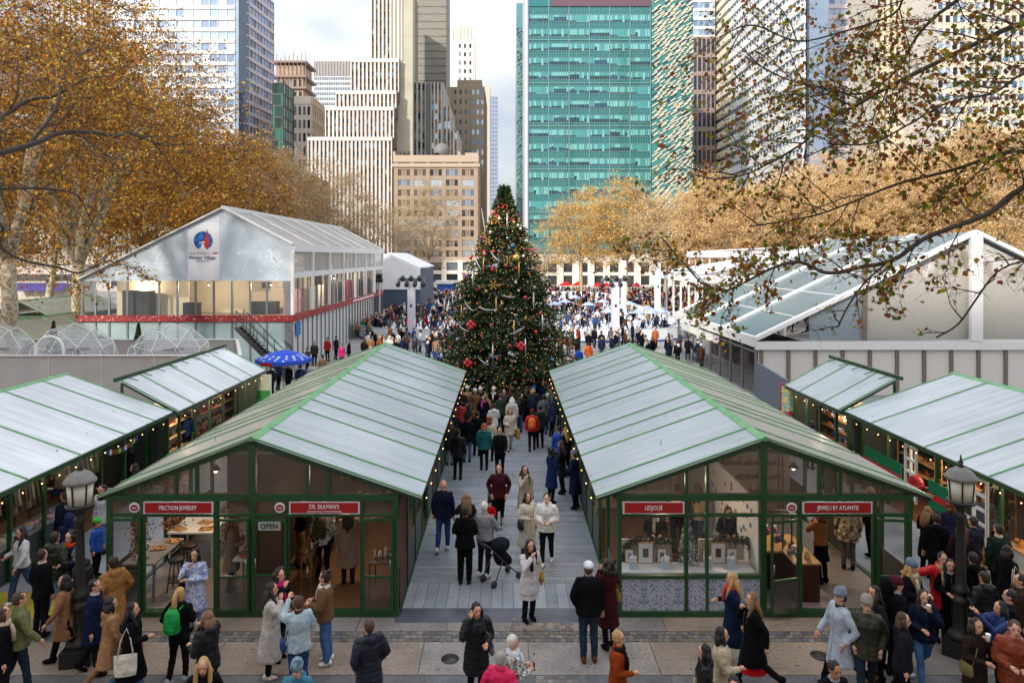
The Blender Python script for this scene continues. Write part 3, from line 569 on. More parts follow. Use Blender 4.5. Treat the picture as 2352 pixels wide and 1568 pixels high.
m = MB(off); m.quad((Xl + .2, Ya + 4.6, 3.45), (Xr - .2, Ya + 4.6, 3.45), (Xr - .2, Ya + 4.6, 6.6), (Xl + .2, Ya + 4.6, 6.6)); m.box(Xl + 1, Xl + 6, Ya + 2.5, Ya + 2.6, 3.45, 5.9); m.build('inner_wall', M_in, t)
m = MB(off); m.box(-26.1, -24.3, Ya + 1.4, Ya + 2.3, 3.45, 5.2); m.box(-21.9, -20.9, Ya + 1.2, Ya + 1.8, 3.45, 4.4); m.box(-16.2, -15.7, Ya + 3, Ya + 3.1, 5.3, 5.7); m.box(-17.2, -16.6, Ya + 3, Ya + 3.1, 5.3, 5.7); m.box(-18, -16.2, Ya + 3, Ya + 3.8, 3.45, 4.35); m.build('furniture', M_dk, t)
m = MB(off)
for i in range(14): y = Ya + 2 + i * 2.1; m.cbox((Xr - .9, y, 4.4), .5, .5, 1.7)
m.build('display_figure', ramp_mat('boutique stock', ['#b03a5c', '#c9c4bd', '#2a2c33', '#d8a0a8', '#6a4632', '#e0ddd6']), t)
m = MB(off); m.box(Xr + .03, Xr + .06, Ya + .6, Ya + 1.6, 2.2, 3.1); m.build('blue_sign', mat('blue sign', '#2c6fb0', .5), t)
# smaller tent beyond it
t = thing('white_tent', 'small plain white tent behind the pavilion beside the rink', 'tent', (-14, 86, 0)); off = t.location
m = MB(off); m.prism([(-16.5, 84, 3.5), (-10.6, 84, 3.5), (-10.6, 84, 6.1), (-14.5, 84, 7.9), (-16.5, 84, 7.9)], (0, .1, 0)); m.build('gable', M_tw, t)
m = MB(off); m.prism([(-10.6, 83.8, 6.1), (-14.5, 83.8, 7.92), (-14.5, 100, 7.92), (-10.6, 100, 6.1)], (.03, 0, .12)); m.build('roof', M_tw, t)
m = MB(off); m.box(-16.4, -10.7, 84.2, 84.3, 0, 3.5); m.box(-10.75, -10.65, 84.3, 99.8, 0, 6.0); m.build('wall', mat('dim blue wall', '#3c4a5c', .6), t)
# ---- right pavilion
Xe, Zr, Ya, Yb = 13.45, 8.85, 37., 53.8; Xc = 25.4; ze = 3.05
t = thing('glass_pavilion', 'large white framed glass roofed pavilion behind the right kiosks', 'pavilion', (24, Ya, 0)); off = t.location
k = (Zr - ze) / (Xc - Xe)
for s in (1, -1):
    xe = Xe if s > 0 else 2 * Xc - Xe; nrm = Vector((-k * s, 0, 1)).normalized(); m = MB(off)
    m.add([(xe, Ya, ze), (Xc, Ya, Zr), (Xc, Yb, Zr), (xe, Yb, ze)], [(0, 1, 2, 3)]); rf = m.build('roof', mat('blue grey roof glass', '#67757b', .22, var=.12, scale=.5, spec=.8), t); m = MB(off)
    for j in range(4): y = Ya + (Yb - Ya) * j / 3; m.bar(Vector((xe, y, ze)) + nrm * .06, Vector((Xc, y, Zr)) + nrm * .06, .24 if j in (0, 3) else .18, .12, up=nrm)
    for j in range(1, 5): a = Vector((xe, Ya, ze)).lerp(Vector((Xc, Ya, Zr)), j / 5) + nrm * .02; m.bar(a, a + Vector((0, Yb - Ya, 0)), .05, .04, up=nrm)
    m.build('roof_rib', M_fas, rf)
    m = MB(off); m.bar((xe - s*.05, Ya - .15, ze - .12), (xe - s*.05, Yb, ze - .12), .22, .55); m.build('eave_gutter', M_fas, t)
m = MB(off); m.box(Xe, 40, Ya - .2, Ya + .05, 2.5, 2.93); m.box(XW(2225, Ya), XW(2252, Ya), Ya - .22, Ya, 2.98, Zr - .1); m.bar((Xe, Ya - .1, ze), (Xc, Ya - .1, Zr), .24, .2); m.bar((Xc, Ya - .1, Zr), (2*Xc - Xe, Ya - .1, ze), .24, .2); m.build('front_frame', M_fas, t)
m = MB(off)
for j in range(14): x = Xe + .35 + j * 1.47; m.box(x - .09, x + .09, Ya - .1, Ya + .02, 0, 2.45)
x = XW(1985, Ya); m.box(x - .12, x + .12, Ya - .05, Ya + .03, 2.98, 7); m.build('mullion', mat('bronze mullion', '#6f6459', .5), t)
m = MB(off); m.box(Xe + .2, 38, Ya, Ya + .06, 0, 2.46); m.build('lower_wall', mat('white wall panels', '#cdc9c3', .5, var=.05), t)
m = MB(off); m.quad((XW(1990, Ya), Ya + .3, 3), (38, Ya + .3, 3), (38, Ya + .3, 6.4), (XW(1990, Ya), Ya + .3, 6.4)); m.build('upper_wall', mat('beige inner wall', '#a5a19a', .6, var=.06), t)
m = MB(off); m.prism([(Xe + 3.0, Ya + .1, 3), (XW(1980, Ya), Ya + .1, 3), (XW(1980, Ya), Ya + .1, ze + k * (XW(1980, Ya) - Xe) - .2), (Xe + 3.0, Ya + .1, ze + k * 3.0 - .2)], (0, .03, 0)); m.build('side_glazing', mat('grey blue glazing', '#7f8b92', .3, var=.08), t)
m = MB(off); x0_ = XW(1990, Ya); m.prism([(x0_, Ya + .36, 5.0), (2*Xc - x0_, Ya + .36, 5.0), (2*Xc - x0_, Ya + .36, ze + k * (x0_ - Xe) - .25), (Xc, Ya + .36, Zr - .25), (x0_, Ya + .36, ze + k * (x0_ - Xe) - .25)], (0, .03, 0)); m.build('gable_glazing', ramp_mat('gable film', ['#b8b6b2', '#8f857a', '#c9c8c6', '#7d6a58'], rough=.3, source='noise', scale=.7), t)  # white and brown reflections on the gable glass are mixed into its colour
m = MB(off)
for j in range(9): y = Ya + .1 + j * 2.08; m.box(Xe + .05, Xe + .17, y - .05, y + .05, 0, 2.6)
m.box(Xe + .04, Xe + .18, Ya + .1, Yb, 2.3, 2.36); m.build('side_mullion', M_alu, t)
m = MB(off)
for j in range(8): y = Ya + .1 + j * 2.08; m.quad((Xe + .1, y, .05), (Xe + .1, y + 2.08, .05), (Xe + .1, y + 2.08, 2.3), (Xe + .1, y, 2.3))
m.build('side_glazing', glass('dark shop glazing', '#3a3d40', .35, .05), t)
m = MB(off); m.box(Xe + 2.6, Xe + 2.7, Ya + .4, Yb - .2, 0, 2.9); m.build('inner_partition', ramp_mat('busy interior', ['#2a2024', '#57303a', '#3c3a38', '#7a5a48'], source='noise', scale=2), t)
m = MB(off)
for j in range(15): m.box(Xe - .09, Xe - .05, Ya + 6 + j * .62, Ya + 6.45 + j * .62, 2.0, 2.5)
m.build('menu_board', ramp_mat('menu boards', ['#d8d6d0', '#b9cfc0', '#c9c2c8', '#e3e1dc']), t)
# farther right tents
def small_tent(label, x0, x1, xa, ya, yb, ze, zr, h0=0):
    t = thing('white_tent', label, 'tent', ((x0 + x1) / 2, ya, 0), 0, 'white tents right of the rink'); off = t.location
    m = MB(off); m.prism([(x0, ya, ze), (xa, ya, zr), (xa, yb, zr), (x0, yb, ze)], (0, 0, .1)); m.prism([(x1, ya, ze), (xa, ya, zr), (xa, yb, zr), (x1, yb, ze)], (0, 0, .1)); m.box(x0 - .05, x0 + .1, ya - .05, yb, ze - .7, ze - .002); m.box(x0, x1, ya - .06, ya + .05, ze - .7, ze - .003); m.build('roof', M_tw, t)
    m = MB(off); m.prism([(x0, ya + .1, ze - .02), (x1, ya + .1, ze - .02), (xa, ya + .1, zr - .05)], (0, .05, 0)); m.build('gable', M_tr, t)
    m = MB(off)
    for y in np.arange(ya + .2, yb, 3): m.box(x0 + .1, x0 + .25, y, y + .2, h0, ze - .7); 
    for x in np.arange(x0 + 2, x1, 3): m.box(x, x + .2, ya + .1, ya + .25, h0, ze - .7)
    m.build('post', M_fas, t)
small_tent('white tent with pale glazed roof just behind the glass pavilion', XW(1600, 62), 38, XW(2150, 62), 62, 76, ZW(632, 62), ZW(545, 62))
small_tent('flat topped white tent farthest back on the right of the rink', XW(1628, 80), 44, XW(2240, 80), 80, 90, ZW(578, 80), ZW(548, 80))
# ---- dome platform and domes
t = thing('dome_platform', 'raised platform with pale panelled parapet carrying the clear domes', 'platform', (-18, 31, 0)); off = t.location
m = MB(off); m.box(-29, -12.1, 31, 31.1, 0, 3.0); m.prism([(-12.1, 31.1, 0), (-14.5, 36.9, 0), (-14.6, 36.9, 0), (-12.2, 31.1, 0)], (0, 0, 3.0)); m.box(-29, -14.5, 36.9, 37, 0, 3.0); m.build('parapet', mat('pale parapet', '#a7a19d', .6, var=.1, scale=1.2), t)
m = MB(off); m.box(-29, -12.05, 30.93, 31.13, 3.0, 3.05); m.prism([(-12.05, 31.13, 3.0), (-14.45, 36.86, 3.0), (-14.63, 36.86, 3.0), (-12.23, 31.13, 3.0)], (0, 0, .05)); m.box(-29, -14.45, 36.86, 37.05, 3.0, 3.05)
for x in np.arange(-28, -12.4, 2.4): m.box(x, x + .03, 30.985, 31, .4, 3.0)
m.build('cap_rail', mat('grey rail', '#c9c6c2', .5), t)
m = MB(off); m.box(-28.9, -14.7, 31.1, 36.9, 2.0, 2.2); m.build('floor', mat('platform floor', '#6e6760', .6), t)
def ico(sub=2):
    ph = (1 + 5 ** .5) / 2; v = [Vector(p).normalized() for p in ((-1,ph,0),(1,ph,0),(-1,-ph,0),(1,-ph,0),(0,-1,ph),(0,1,ph),(0,-1,-ph),(0,1,-ph),(ph,0,-1),(ph,0,1),(-ph,0,-1),(-ph,0,1))]
    f = [(0,11,5),(0,5,1),(0,1,7),(0,7,10),(0,10,11),(1,5,9),(5,11,4),(11,10,2),(10,7,6),(7,1,8),(3,9,4),(3,4,2),(3,2,6),(3,6,8),(3,8,9),(4,9,5),(2,4,11),(6,2,10),(8,6,7),(9,8,1)]
    for _ in range(sub - 1):
        c = {}; nf = []
        def mid(a, b):
            k = (min(a, b), max(a, b))
            if k not in c: v.append(((v[a] + v[b]) / 2).normalized()); c[k] = len(v) - 1
            return c[k]
        for a, b, d in f: x, y, z = mid(a, b), mid(b, d), mid(d, a); nf += [(a, x, z), (b, y, x), (d, z, y), (x, y, z)]
        f = nf
    return v, f
iv, jf = ico(2); rot = Matrix.Rotation(R(31.7), 3, 'X'); iv = [rot @ v for v in iv]
M_clear = glass('clear dome film', '#cdd6dc', .26, .04); M_strut = mat('white strut', '#dadad6', .4)
def dome(px_, label, door=True):
    x = XW(px_, 33.2); t = thing('dome', label, 'dome', (x, 33.2, 2.2), 0, 'clear geodesic domes on the platform'); Rr = 2.0; off = Vector((0, 0, -.05)); m = MB(off); s_ = MB(off)
    E = set(); keep = [f for f in jf if sum(iv[i].z for i in f) / 3 > -.12]
    V_ = [Vector((v.x * Rr, v.y * Rr, max(0, v.z * Rr * 1.02))) for v in iv]
    for f in keep:
        m.add([V_[i] for i in f], [(0, 1, 2)])
        for a, b in ((f[0], f[1]), (f[1], f[2]), (f[2], f[0])): E.add((min(a, b), max(a, b)))
    for a, b in E: s_.bar(V_[a], V_[b], .022)
    m.build('film', M_clear, t); s_.build('strut', M_strut, t)
    if door:
        d = MB(off); p = [(.75 * math.cos(a) + .15, -1.75 - .3 * (1 - math.sin(a)), .05 + 1.75 * math.sin(a)) for a in np.linspace(0, PI, 15)]
        p = [(.15 + .62 * math.cos(a), -2.0, 1.0 + .62 * math.sin(a)) for a in np.linspace(0, PI, 13)]; p = [(.77, -2.0, 0)] + p + [(-.47, -2.0, 0)]; d.tube(p, .06, 8); d.build('door_arch', M_strut, t)
    q = MB(off); q.lathe([(.5, .7), (.5, .74)], 14, (0, .3, 0)); q.tube([(0, .3, 0), (0, .3, .72)], .05, 6); q.build('table', M_dw, t)
    return t
dome(-15, 'clear dome cut by the left edge of the photo', False); dome(171, 'middle clear dome with white arched door frame'); dome(391, 'right clear dome nearest the two storey pavilion', False)
# ---- umbrella
t = thing('market_umbrella', 'blue market umbrella with white snowflakes left of the alley kiosk', 'umbrella', (XW(652, 36), 36, 0)); m = MB(); n = 8; z0, z1, rr_ = 2.15, 2.62, 1.45
M_ub = ramp_mat('blue canopy print', ['#1f49b8', '#2452c4', '#1d44aa', '#e8ecf4'], source='noise', scale=3.2); M_ub.node_tree.nodes['Color Ramp'].color_ramp.interpolation = 'CONSTANT' if 'Color Ramp' in M_ub.node_tree.nodes else 'LINEAR'
ri = [(rr_ * math.cos(2*PI*i/n + .2), rr_ * math.sin(2*PI*i/n + .2), z0) for i in range(n)]; mi = [(rr_*.5 * math.cos(2*PI*i/n + .2), rr_*.5 * math.sin(2*PI*i/n + .2), z0 + (z1-z0)*.62) for i in range(n)]
m.add([(0, 0, z1)] + mi + ri, [(0, 1+i, 1+(i+1) % n) for i in range(n)] + [(1+i, 1+n+i, 1+n+(i+1) % n, 1+(i+1) % n) for i in range(n)]); cn = m.build('canopy', M_ub, t)
m = MB()
for i in range(n): a, b = Vector(ri[i]), Vector(ri[(i+1) % n]); m.quad(a, b, b - Vector((0, 0, .2)), a - Vector((0, 0, .2)))
fl_ = MB()
for i in range(n):
    for (a_, b_) in ((.3, .35), (.62, .3), (.8, .7), (.55, .75), (.9, .12), (.35, .8)):
        A_, B_ = Vector(mi[i]).lerp(Vector(ri[i]), a_), Vector(mi[(i+1) % n]).lerp(Vector(ri[(i+1) % n]), a_); c_ = A_.lerp(B_, b_); nn_ = Vector((c_.x, c_.y, 2.6)).normalized(); u_ = nn_.cross(Vector((0, 0, 1))).normalized(); w_ = nn_.cross(u_)
        for q_ in range(3): aa = PI * q_ / 3 + i; dd_ = (u_ * math.cos(aa) + w_ * math.sin(aa)) * (.09 if a_ < .7 else .06); fl_.bar(c_ - dd_ + nn_ * (.012 + .002 * q_), c_ + dd_ + nn_ * (.012 + .002 * q_), .026, .003, up=nn_)
fl_.build('snowflake_print', M_white, cn); v_ = m.build('valance', mat('valance blue', '#2450b8', .6), cn); m = MB(); m.box(-.75, .35, -1.33, -1.31, z0 - .22, z0 - .04); m.build('red_tab', M_red, cn)
m = MB(); m.tube([(0, 0, 0), (0, 0, z1 + .05)], .03, 8); m.build('pole', M_steel, t); m = MB(); m.lathe([(.35, 0), (.35, .08), (.06, .12)], 14); m.build('base', M_dk, t)
# ---- stair in front of the pavilion
t = thing('outdoor_stair', 'dark steel stair with railings climbing to the platform of the pavilion', 'stair', (-14, 42, 0)); off = t.location; m = MB(off); rl = MB(off)
a = Vector((-16.4, 42, 3.2)); b = Vector((-13.2, 42, 0)); 
for i in range(17): p = a.lerp(b, i / 16); m.box(p.x - .14, p.x + .14, 41.4, 42.6, p.z - .04, p.z)
m.bar(a, b, .06, .25); m.bar(a - Vector((0, .6, 0)), b - Vector((0, .6, 0)), .06, .25); m.build('steps', M_dk, t)
for dy in (-.6, .6):
    rl.bar(a + Vector((0, dy, 1.05)), b + Vector((0, dy, 1.05)), .05); rl.bar(a + Vector((0, dy, .6)), b + Vector((0, dy, .6)), .03)
    for i in range(6): p = a.lerp(b, i / 5) + Vector((0, dy, 0)); rl.bar(p, p + Vector((0, 0, 1.05)), .04)
rl.build('railing', M_dk, t)
# ---- lamp posts in front
M_iron = mat('lamp iron', '#2d2b28', .45, var=.2, scale=6, metal=.3); M_cap = mat('weathered cap', '#6d6a66', .6, var=.25, scale=10); M_op = mat('opal lamp glass', '#cfc8b8', .4)
def lamp(px_, Y, label, rot):
    t = thing('street_lamp', label, 'street lamp', (XW(px_, Y), Y, 0), rot, 'old iron street lamps')
    m = MB(); m.cbox((0, 0, .14), .52, .52, .28); m.cbox((0, 0, .30), .46, .46, .04); m.build('plinth', M_iron, t)
    R8 = .86; m = MB(); m.lathe([(.22, .32), (.24, .36), (.2, .42), (.13, .5), (.12, .95), (.165, 1.0), (.175, 1.05), (.13, 1.1), (.105, 1.16), (.145, 1.2), (.145, 1.24), (.105, 1.3), (.088, 1.4), (.075, 2.2), (.07, 2.55), (.09, 2.58), (.105, 2.64), (.07, 2.68), (.09, 2.78), (.19, 2.86)], 18)
    for i in range(12): a = 2*PI*i/12; m.bar((.122*math.cos(a), .122*math.sin(a), .5), (.12*math.cos(a), .12*math.sin(a), .95), .02)
    m.build('post', M_iron, t)
    lz = 2.86; m = MB(); m.lathe([(.2, lz), (.245, lz + .01), (.245, lz + .05), (.21, lz + .06)], 20); m.build('lantern_base', M_iron, t)
    m = MB(); m.lathe([(.195, lz + .06), (.225, lz + .44)], 20, (0, 0, 0)); gl = m.build('lantern_glass', M_op, t)
    m = MB()
    for i in range(6): a = 2*PI*i/6 + .3; m.bar((.2*math.cos(a), .2*math.sin(a), lz + .05), (.232*math.cos(a), .232*math.sin(a), lz + .45), .024)
    m.build('glazing_bar', M_iron, gl)
    m = MB(); m.lathe([(.21, lz + .44), (.275, lz + .45), (.28, lz + .49), (.255, lz + .52), (.2, lz + .6), (.11, lz + .66), (.05, lz + .68)], 20); cp = m.build('lantern_cap', M_cap, t)
    m = MB(); m.lathe([(.05, lz + .68), (.06, lz + .7), (.03, lz + .73), (.045, lz + .77), (.02, lz + .8), (.015, lz + .88), (.002, lz + .92)], 10); m.build('finial', M_iron, cp)
lamp(184, 12.7, 'tall iron street lamp with opal lantern at the left among walkers', .2); lamp(2207, 12.9, 'tall iron street lamp with opal lantern at the right among walkers', .8)
# ---- light towers with banners
M_ban = mat('pale lilac banner', '#c9c6d2', .6); M_truss = mat('steel truss', '#8b8e92', .4, metal=.5)
def tower(px_, Y, ztop, wpx, label, lights=True, m_=M_ban):
    x = XW(px_, Y); w_ = wpx * Y / F; t = thing('light_tower', label, 'light tower', (x, Y, 0), 0, 'banner clad light towers around the rink')
    m = MB(); m.box(-w_/2, w_/2, -w_/2, w_/2, .0, ztop); m.build('banner', m_, t)
    m = MB(); m.box(-w_*.14, w_*.16, -w_/2 - .02, -w_/2, ztop * .62, ztop * .66); m.build('emblem', M_dk, t)
    if lights:
        m = MB(); m.box(-w_*1.9, w_*1.9, -.12, .12, ztop + .05, ztop + .35); m.build('truss', M_truss, t)
        for i in range(7):
            b = MB(); a = -w_*1.8 + w_*3.6*i/6; b.tube([(0, .1, 0), (0, -.35, -.18)], [.16, .2], 8); o = b.build('spotlight', M_dk, t, loc=(a, -.2, ztop + (.45 if i % 2 else -.05)))
    return t
Yt = 57.; tower(945, Yt, ZW(648, Yt), 16, 'pale banner light tower left of the tree'); tower(1413, Yt, ZW(648, Yt), 17, 'pale banner light tower right of the tree')
tower(1432, 88, ZW(598, 88), 11, 'slim white light tower behind the right banner tower', False, M_fas); tower(1510, 72, ZW(605, 72), 12, 'white light tower near the glass pavilion', False, M_fas)
tower(872, 74, ZW(640, 74), 3, 'thin lighting mast in front of the pavilion side')
# ---- red awnings and blue umbrellas beyond the rink
def awning(px0, px1, y, Y, label, col):
    t = thing('awning', label, 'awning', (XW((px0+px1)/2, Y), Y, 0), 0, 'red awnings beyond the rink'); off = t.location; m = MB(off); x0, x1 = XW(px0, Y), XW(px1, Y); z = ZW(y, Y); n = max(2, round((x1 - x0) / 2.2))
    for i in range(n): a, b = x0 + (x1-x0)*i/n, x0 + (x1-x0)*(i+1)/n; c = (a + b) / 2; m.add([(a, Y, z - .5), (b, Y, z - .5), (b, Y + 2, z - .5), (a, Y + 2, z - .5), (c, Y + 1, z + .35)], [(0, 1, 4), (1, 2, 4), (2, 3, 4), (3, 0, 4)])
    m.build('canopy', col, t); m = MB(off)
    for x in (x0, (x0+x1)/2, x1): m.bar((x, Y + .1, 0), (x, Y + .1, z - .5), .08)
    m.build('post', M_alu, t)
M_aw = mat('awning red', '#c4161c', .6)
awning(1285, 1345, 650, 128, 'red pointed awning left of the banner tower beyond the rink', M_aw); awning(1365, 1405, 652, 128, 'red pointed awning just left of the slim white tower', M_aw); awning(1436, 1474, 652, 128, 'red pointed awning right of the slim white tower', M_aw); awning(925, 990, 655, 124, 'red pointed awning beyond the rink at its left', M_aw)
t = thing('blue_booth', 'long blue booth beyond the rink left of the tree', 'booth', (XW(1030, 128), 128, 0)); off = t.location; m = MB(off); m.box(XW(1004, 128), XW(1046, 128), 128, 131, .2, ZW(652, 128)); m.build('wall', mat('booth blue', '#2452a8', .6, var=.2, scale=1), t); m = MB(off); m.box(XW(1000, 128), XW(1050, 128), 127.6, 131.4, ZW(652, 128), ZW(645, 128)); m.build('roof', M_fas, t)
M_ub2 = ramp_mat('parasol blue', ['#5474c4', '#8fa4d8', '#c4cce8'], source='noise', scale=1.5)
for i, (a, b) in enumerate(((1275, 677), (1298, 680), (1320, 678), (1352, 682), (1385, 684), (1398, 690), (1425, 692), (1445, 694), (1465, 697), (1486, 700), (1500, 693), (1520, 701))):
    Y = 5.0 * F / (b - HY); Y = min(Y, 95) - 12 + (i * 7) % 17; z = 2.15; t = thing('parasol', 'small blue parasol in the crowd beyond the rink boards', 'parasol', (XW(a, Y), Y, 0), i * .5, 'blue parasols in the crowd right of the rink')
    m = MB(); m.add([(0, 0, z + .3)] + [(.85*math.cos(2*PI*k/8), .85*math.sin(2*PI*k/8), z - .08) for k in range(8)], [(0, 1+k, 1+(k+1) % 8) for k in range(8)]); m.build('canopy', M_ub2, t); m = MB(); m.tube([(0, 0, 0), (0, 0, z + .3)], .03, 5); m.build('pole', M_alu, t)
# grey hoarding behind the right lean-to
t = thing('hoarding', 'blue grey hoarding panels between the glass pavilion and the lean-to kiosk', 'hoarding', (12, 33, 0)); off = t.location; m = MB(off)
m.prism([(XW(1735, 36.6), 36.6, 0), (XW(1808, 28.5), 28.5, 0), (XW(1808, 28.5), 28.5, 2.35), (XW(1735, 36.6), 36.6, 1.9)], (.08, 0, 0)); m.build('panel', mat('blue grey board', '#5b6673', .6, var=.08), t)
# wall lamp on cable
# ================================================================== buildings around the park
def gmat(n, c=(.5, .5, .5), r=.12, mt=.55): return mat(n, c, r, metal=mt, var=.12, scale=.15, spec=.8)
P_blue = [gmat('pane blue a', '#6f86a6'), gmat('pane blue b', '#8fa6c2'), gmat('pane blue c', '#a9bbd0')]
P_dark = [gmat('pane dark a', '#2c3138'), gmat('pane dark b', '#4a4e56'), gmat('pane pale b', '#8a97a4')]
P_offc = [gmat('pane dark a', '#2c3138'), gmat('pane blue d', '#5e7d9d'), gmat('pane pale c', '#a8bfd2'), gmat('pane brown', '#5c4a3e')]
R_b = random.Random(11)
def face(t, A, B, z0, z1, nc, nr, pier=.3, span=.35, mp_=None, ms=None, panes=P_dark, dp=.5, ds=.3, edge=0., cap=0., name='window', individual=True, drop=0):
    """relief facade between ground points A and B: piers and spandrels stand proud of the recessed panes"""
    off = t.location; A = Vector(A); B = Vector(B); U = (B - A); w_ = U.length; U.normalize(); Nn = Vector((U.y, -U.x, 0)); ms = ms or mp_
    ang = math.atan2(U.y, U.x); cw = (w_ - 2 * edge) / nc; rh = (z1 - z0 - cap) / nr; pw = cw * pier; sh = rh * span
    def bx(m, u0, u1, h0, h1, d0, d1):
        P = [A + U * u + Nn * d for d in (d0, d1) for u in (u0, u1)]
        m.add([(P[i].x, P[i].y, h) for h in (h0, h1) for i in (0, 1, 3, 2)], [(3, 2, 1, 0), (4, 5, 6, 7), (0, 1, 5, 4), (1, 2, 6, 5), (2, 3, 7, 6), (3, 0, 4, 7)])
    if pier > 0:
        m = MB(off)
        for i in range(nc + 1): u = edge + i * cw; bx(m, max(0, u - pw/2), min(w_, u + pw/2), z0, z1, 0, dp)
        if edge: bx(m, 0, edge - pw/2 - .001, z0, z1, 0, dp * .9); bx(m, w_ - edge + pw/2 + .001, w_, z0, z1, 0, dp * .9)
        m.build('pier', mp_, t)
    if span > 0:
        m = MB(off)
        for j in range(nr + 1): h = z0 + j * rh; bx(m, .01, w_ - .01, max(z0, h - sh/2), min(z1 - cap, h + sh/2), 0, ds)
        m.build('spandrel', ms, t)
    if cap: m = MB(off); bx(m, -.05, w_ + .05, z1 - cap, z1 + .02, 0, dp + .15); m.build('cornice', mp_, t)
    cells = [(i, j) for j in range(nr) for i in range(nc)]; R_b.shuffle(cells); pwid = cw - pw; ph = rh - sh; k = 100 - drop if individual else 0
    def pane(me): pass
    def base(mats_):
        m = MB(); q = [(-pwid/2 + .01, 0, 0), (pwid/2 - .01, 0, 0), (pwid/2 - .01, 0, ph), (-pwid/2 + .01, 0, ph)]; m.add(q, [(0, 1, 2, 3)]); return m.mesh(name, mats_)
    vs = [base(p) for p in panes]; rest = [MB(off) for _ in panes]
    cells.sort(key=lambda c: c[1] < 0)
    for n_, (i, j) in enumerate(cells):
        v = R_b.randrange(len(panes)); u = edge + (i + .5) * cw; h = z0 + j * rh + sh/2; p = A + U * u + Nn * .06
        if n_ < k: o = bpy.data.objects.new(name, vs[v]); COL.objects.link(o); o.parent = t; o.location = (p.x - off.x, p.y - off.y, h - off.z); o.rotation_euler = (0, 0, ang)
        else:
            a, b = A + U * (u - pwid/2 + .01) + Nn * .06, A + U * (u + pwid/2 - .01) + Nn * .06; rest[v].quad((a.x, a.y, h), (b.x, b.y, h), (b.x, b.y, h + ph), (a.x, a.y, h + ph))
    al = MB(off); 
    for v, m in enumerate(rest):
        al.k = v
        if m.f: al.add([Vector(p) + off for p in m.v], m.f)
    if al.f: tag(al.build(name, panes, t), kind='stuff')
def fp(x, Y): return (XW(x, Y), Y, 0)
def block(name, label, x0, x1, Y, ytop, m_wall, x2=None, depth=25, group=None, z0=0):
    """core volume: front from photo column x0 to x1 at distance Y, far edge of its visible flank at column x2"""
    X0, X1 = XW(x0, Y), XW(x1, Y); Yb = Y + depth
    if x2 is not None: Xs = X1 if x2 > x1 else X0; Yb = Xs * F / (x2 - VX)
    zt = ZW(ytop, Y); t = thing(name, label, 'building', ((X0 + X1) / 2, Y, 0)); m = MB(t.location); m.box(X0, X1, Y, Yb, z0, zt); m.build('wall', m_wall, t); t['zt'] = 0; del t['zt']
    return t, X0, X1, Yb, zt
W_white = mat('pale stone', '#c9c3bb', .7, var=.06, scale=.2); W_trav = mat('travertine', '#d6cfc2', .6, var=.06, scale=.3); W_grey = mat('grey cladding', '#8d8f90', .6, var=.08, scale=.2)
W_tan = mat('tan brick', '#968774', .8, var=.1, scale=.5); W_beige = mat('beige brick', '#978472', .8, var=.1, scale=.4); W_brown = mat('brown spandrel', '#7c6558', .6, var=.15, scale=.5); W_blank = mat('blank stone flank', '#a9a593', .75, var=.12, scale=.08, stretch=(1, 1, 3))
# white banded glass tower, left
t, X0, X1, Yb, zt = block('office_tower', 'tall glass tower with white floor bands and slanted glass corner at upper left', 250, 548, 235, -60, gmat('core glass', '#7f95b0'), x2=None, depth=26)
face(t, (X0, 235, 0), (XW(540, 235), 235, 0), 0, zt, 15, 27, .10, .3, mat('slim white mullion', '#c3c8cf', .5), mat('white band', '#e6e2dc', .5), P_blue, .3, .6)
m = MB(t.location); A, B_, C_ = (XW(548, 235), 235), (XW(572, 242), 242), (XW(628, 262), 262)
m.prism([(A[0], A[1], 0), (B_[0], B_[1], 0), (C_[0], C_[1], 0), (C_[0] - 20, C_[1], 0), (A[0] - 4, C_[1], 0)], (0, 0, zt)); m.build('corner_volume', gmat('core glass', '#7f95b0'), t)
face(t, (XW(540, 235), 235, 0), (B_[0], B_[1], 0), 0, zt, 3, 27, .05, .12, mat('slim white mullion', '#c3c8cf'), mat('slim white mullion', '#c3c8cf'), [gmat('corner glass', '#9fb6cc', .05, .8), gmat('corner glass b', '#b5c6d6', .05, .8)], .2, .3, drop=60)
face(t, (B_[0], B_[1], 0), (C_[0], C_[1], 0), 0, zt, 8, 27, .06, .34, mat('slim white mullion', '#c3c8cf'), mat('lilac band', '#c9c0c8', .4), [gmat('flank glass', '#8d9cc0'), gmat('flank glass b', '#a79aa8'), gmat('flank glass c', '#6b6a78')], .3, .4, individual=False)
# grey tower behind the golden trees, top left
t, X0, X1, Yb, zt = block('office_tower', 'pale grey tower half hidden by golden leaves at the top left corner', 120, 276, 280, -80, W_white)
face(t, (X0, 280, 0), (X1, 280, 0), 0, zt, 12, 40, .5, .45, W_white, W_grey, P_dark, .5, .3, drop=50)
# brown tower under scaffolding
t, X0, X1, Yb, zt = block('tower_under_works', 'brown masonry tower wrapped in scaffold decks, seen behind the dark green block', 636, 697, 420, 150, mat('worn masonry', '#a8907c', .8, var=.25, scale=.3), depth=18)
face(t, (X0, 420, 0), (X1, 420, 0), 60, zt - 8, 5, 8, .45, .4, mat('worn masonry'), None, P_dark, .8, .5)
m = MB(t.location)
for z in (zt + 1, zt - 8, zt - 15): m.box(X0 - 2.5, X1 + 2.5, 417.5, 440, z, z + 1.2)
for x in np.linspace(X0 - 2, X1 + 2, 9): m.bar((x, 418, zt - 15), (x, 418, zt + 6 + R_b.uniform(-2, 3)), .35)
m.build('scaffold', mat('scaffold brown', '#86736a', .7), t)
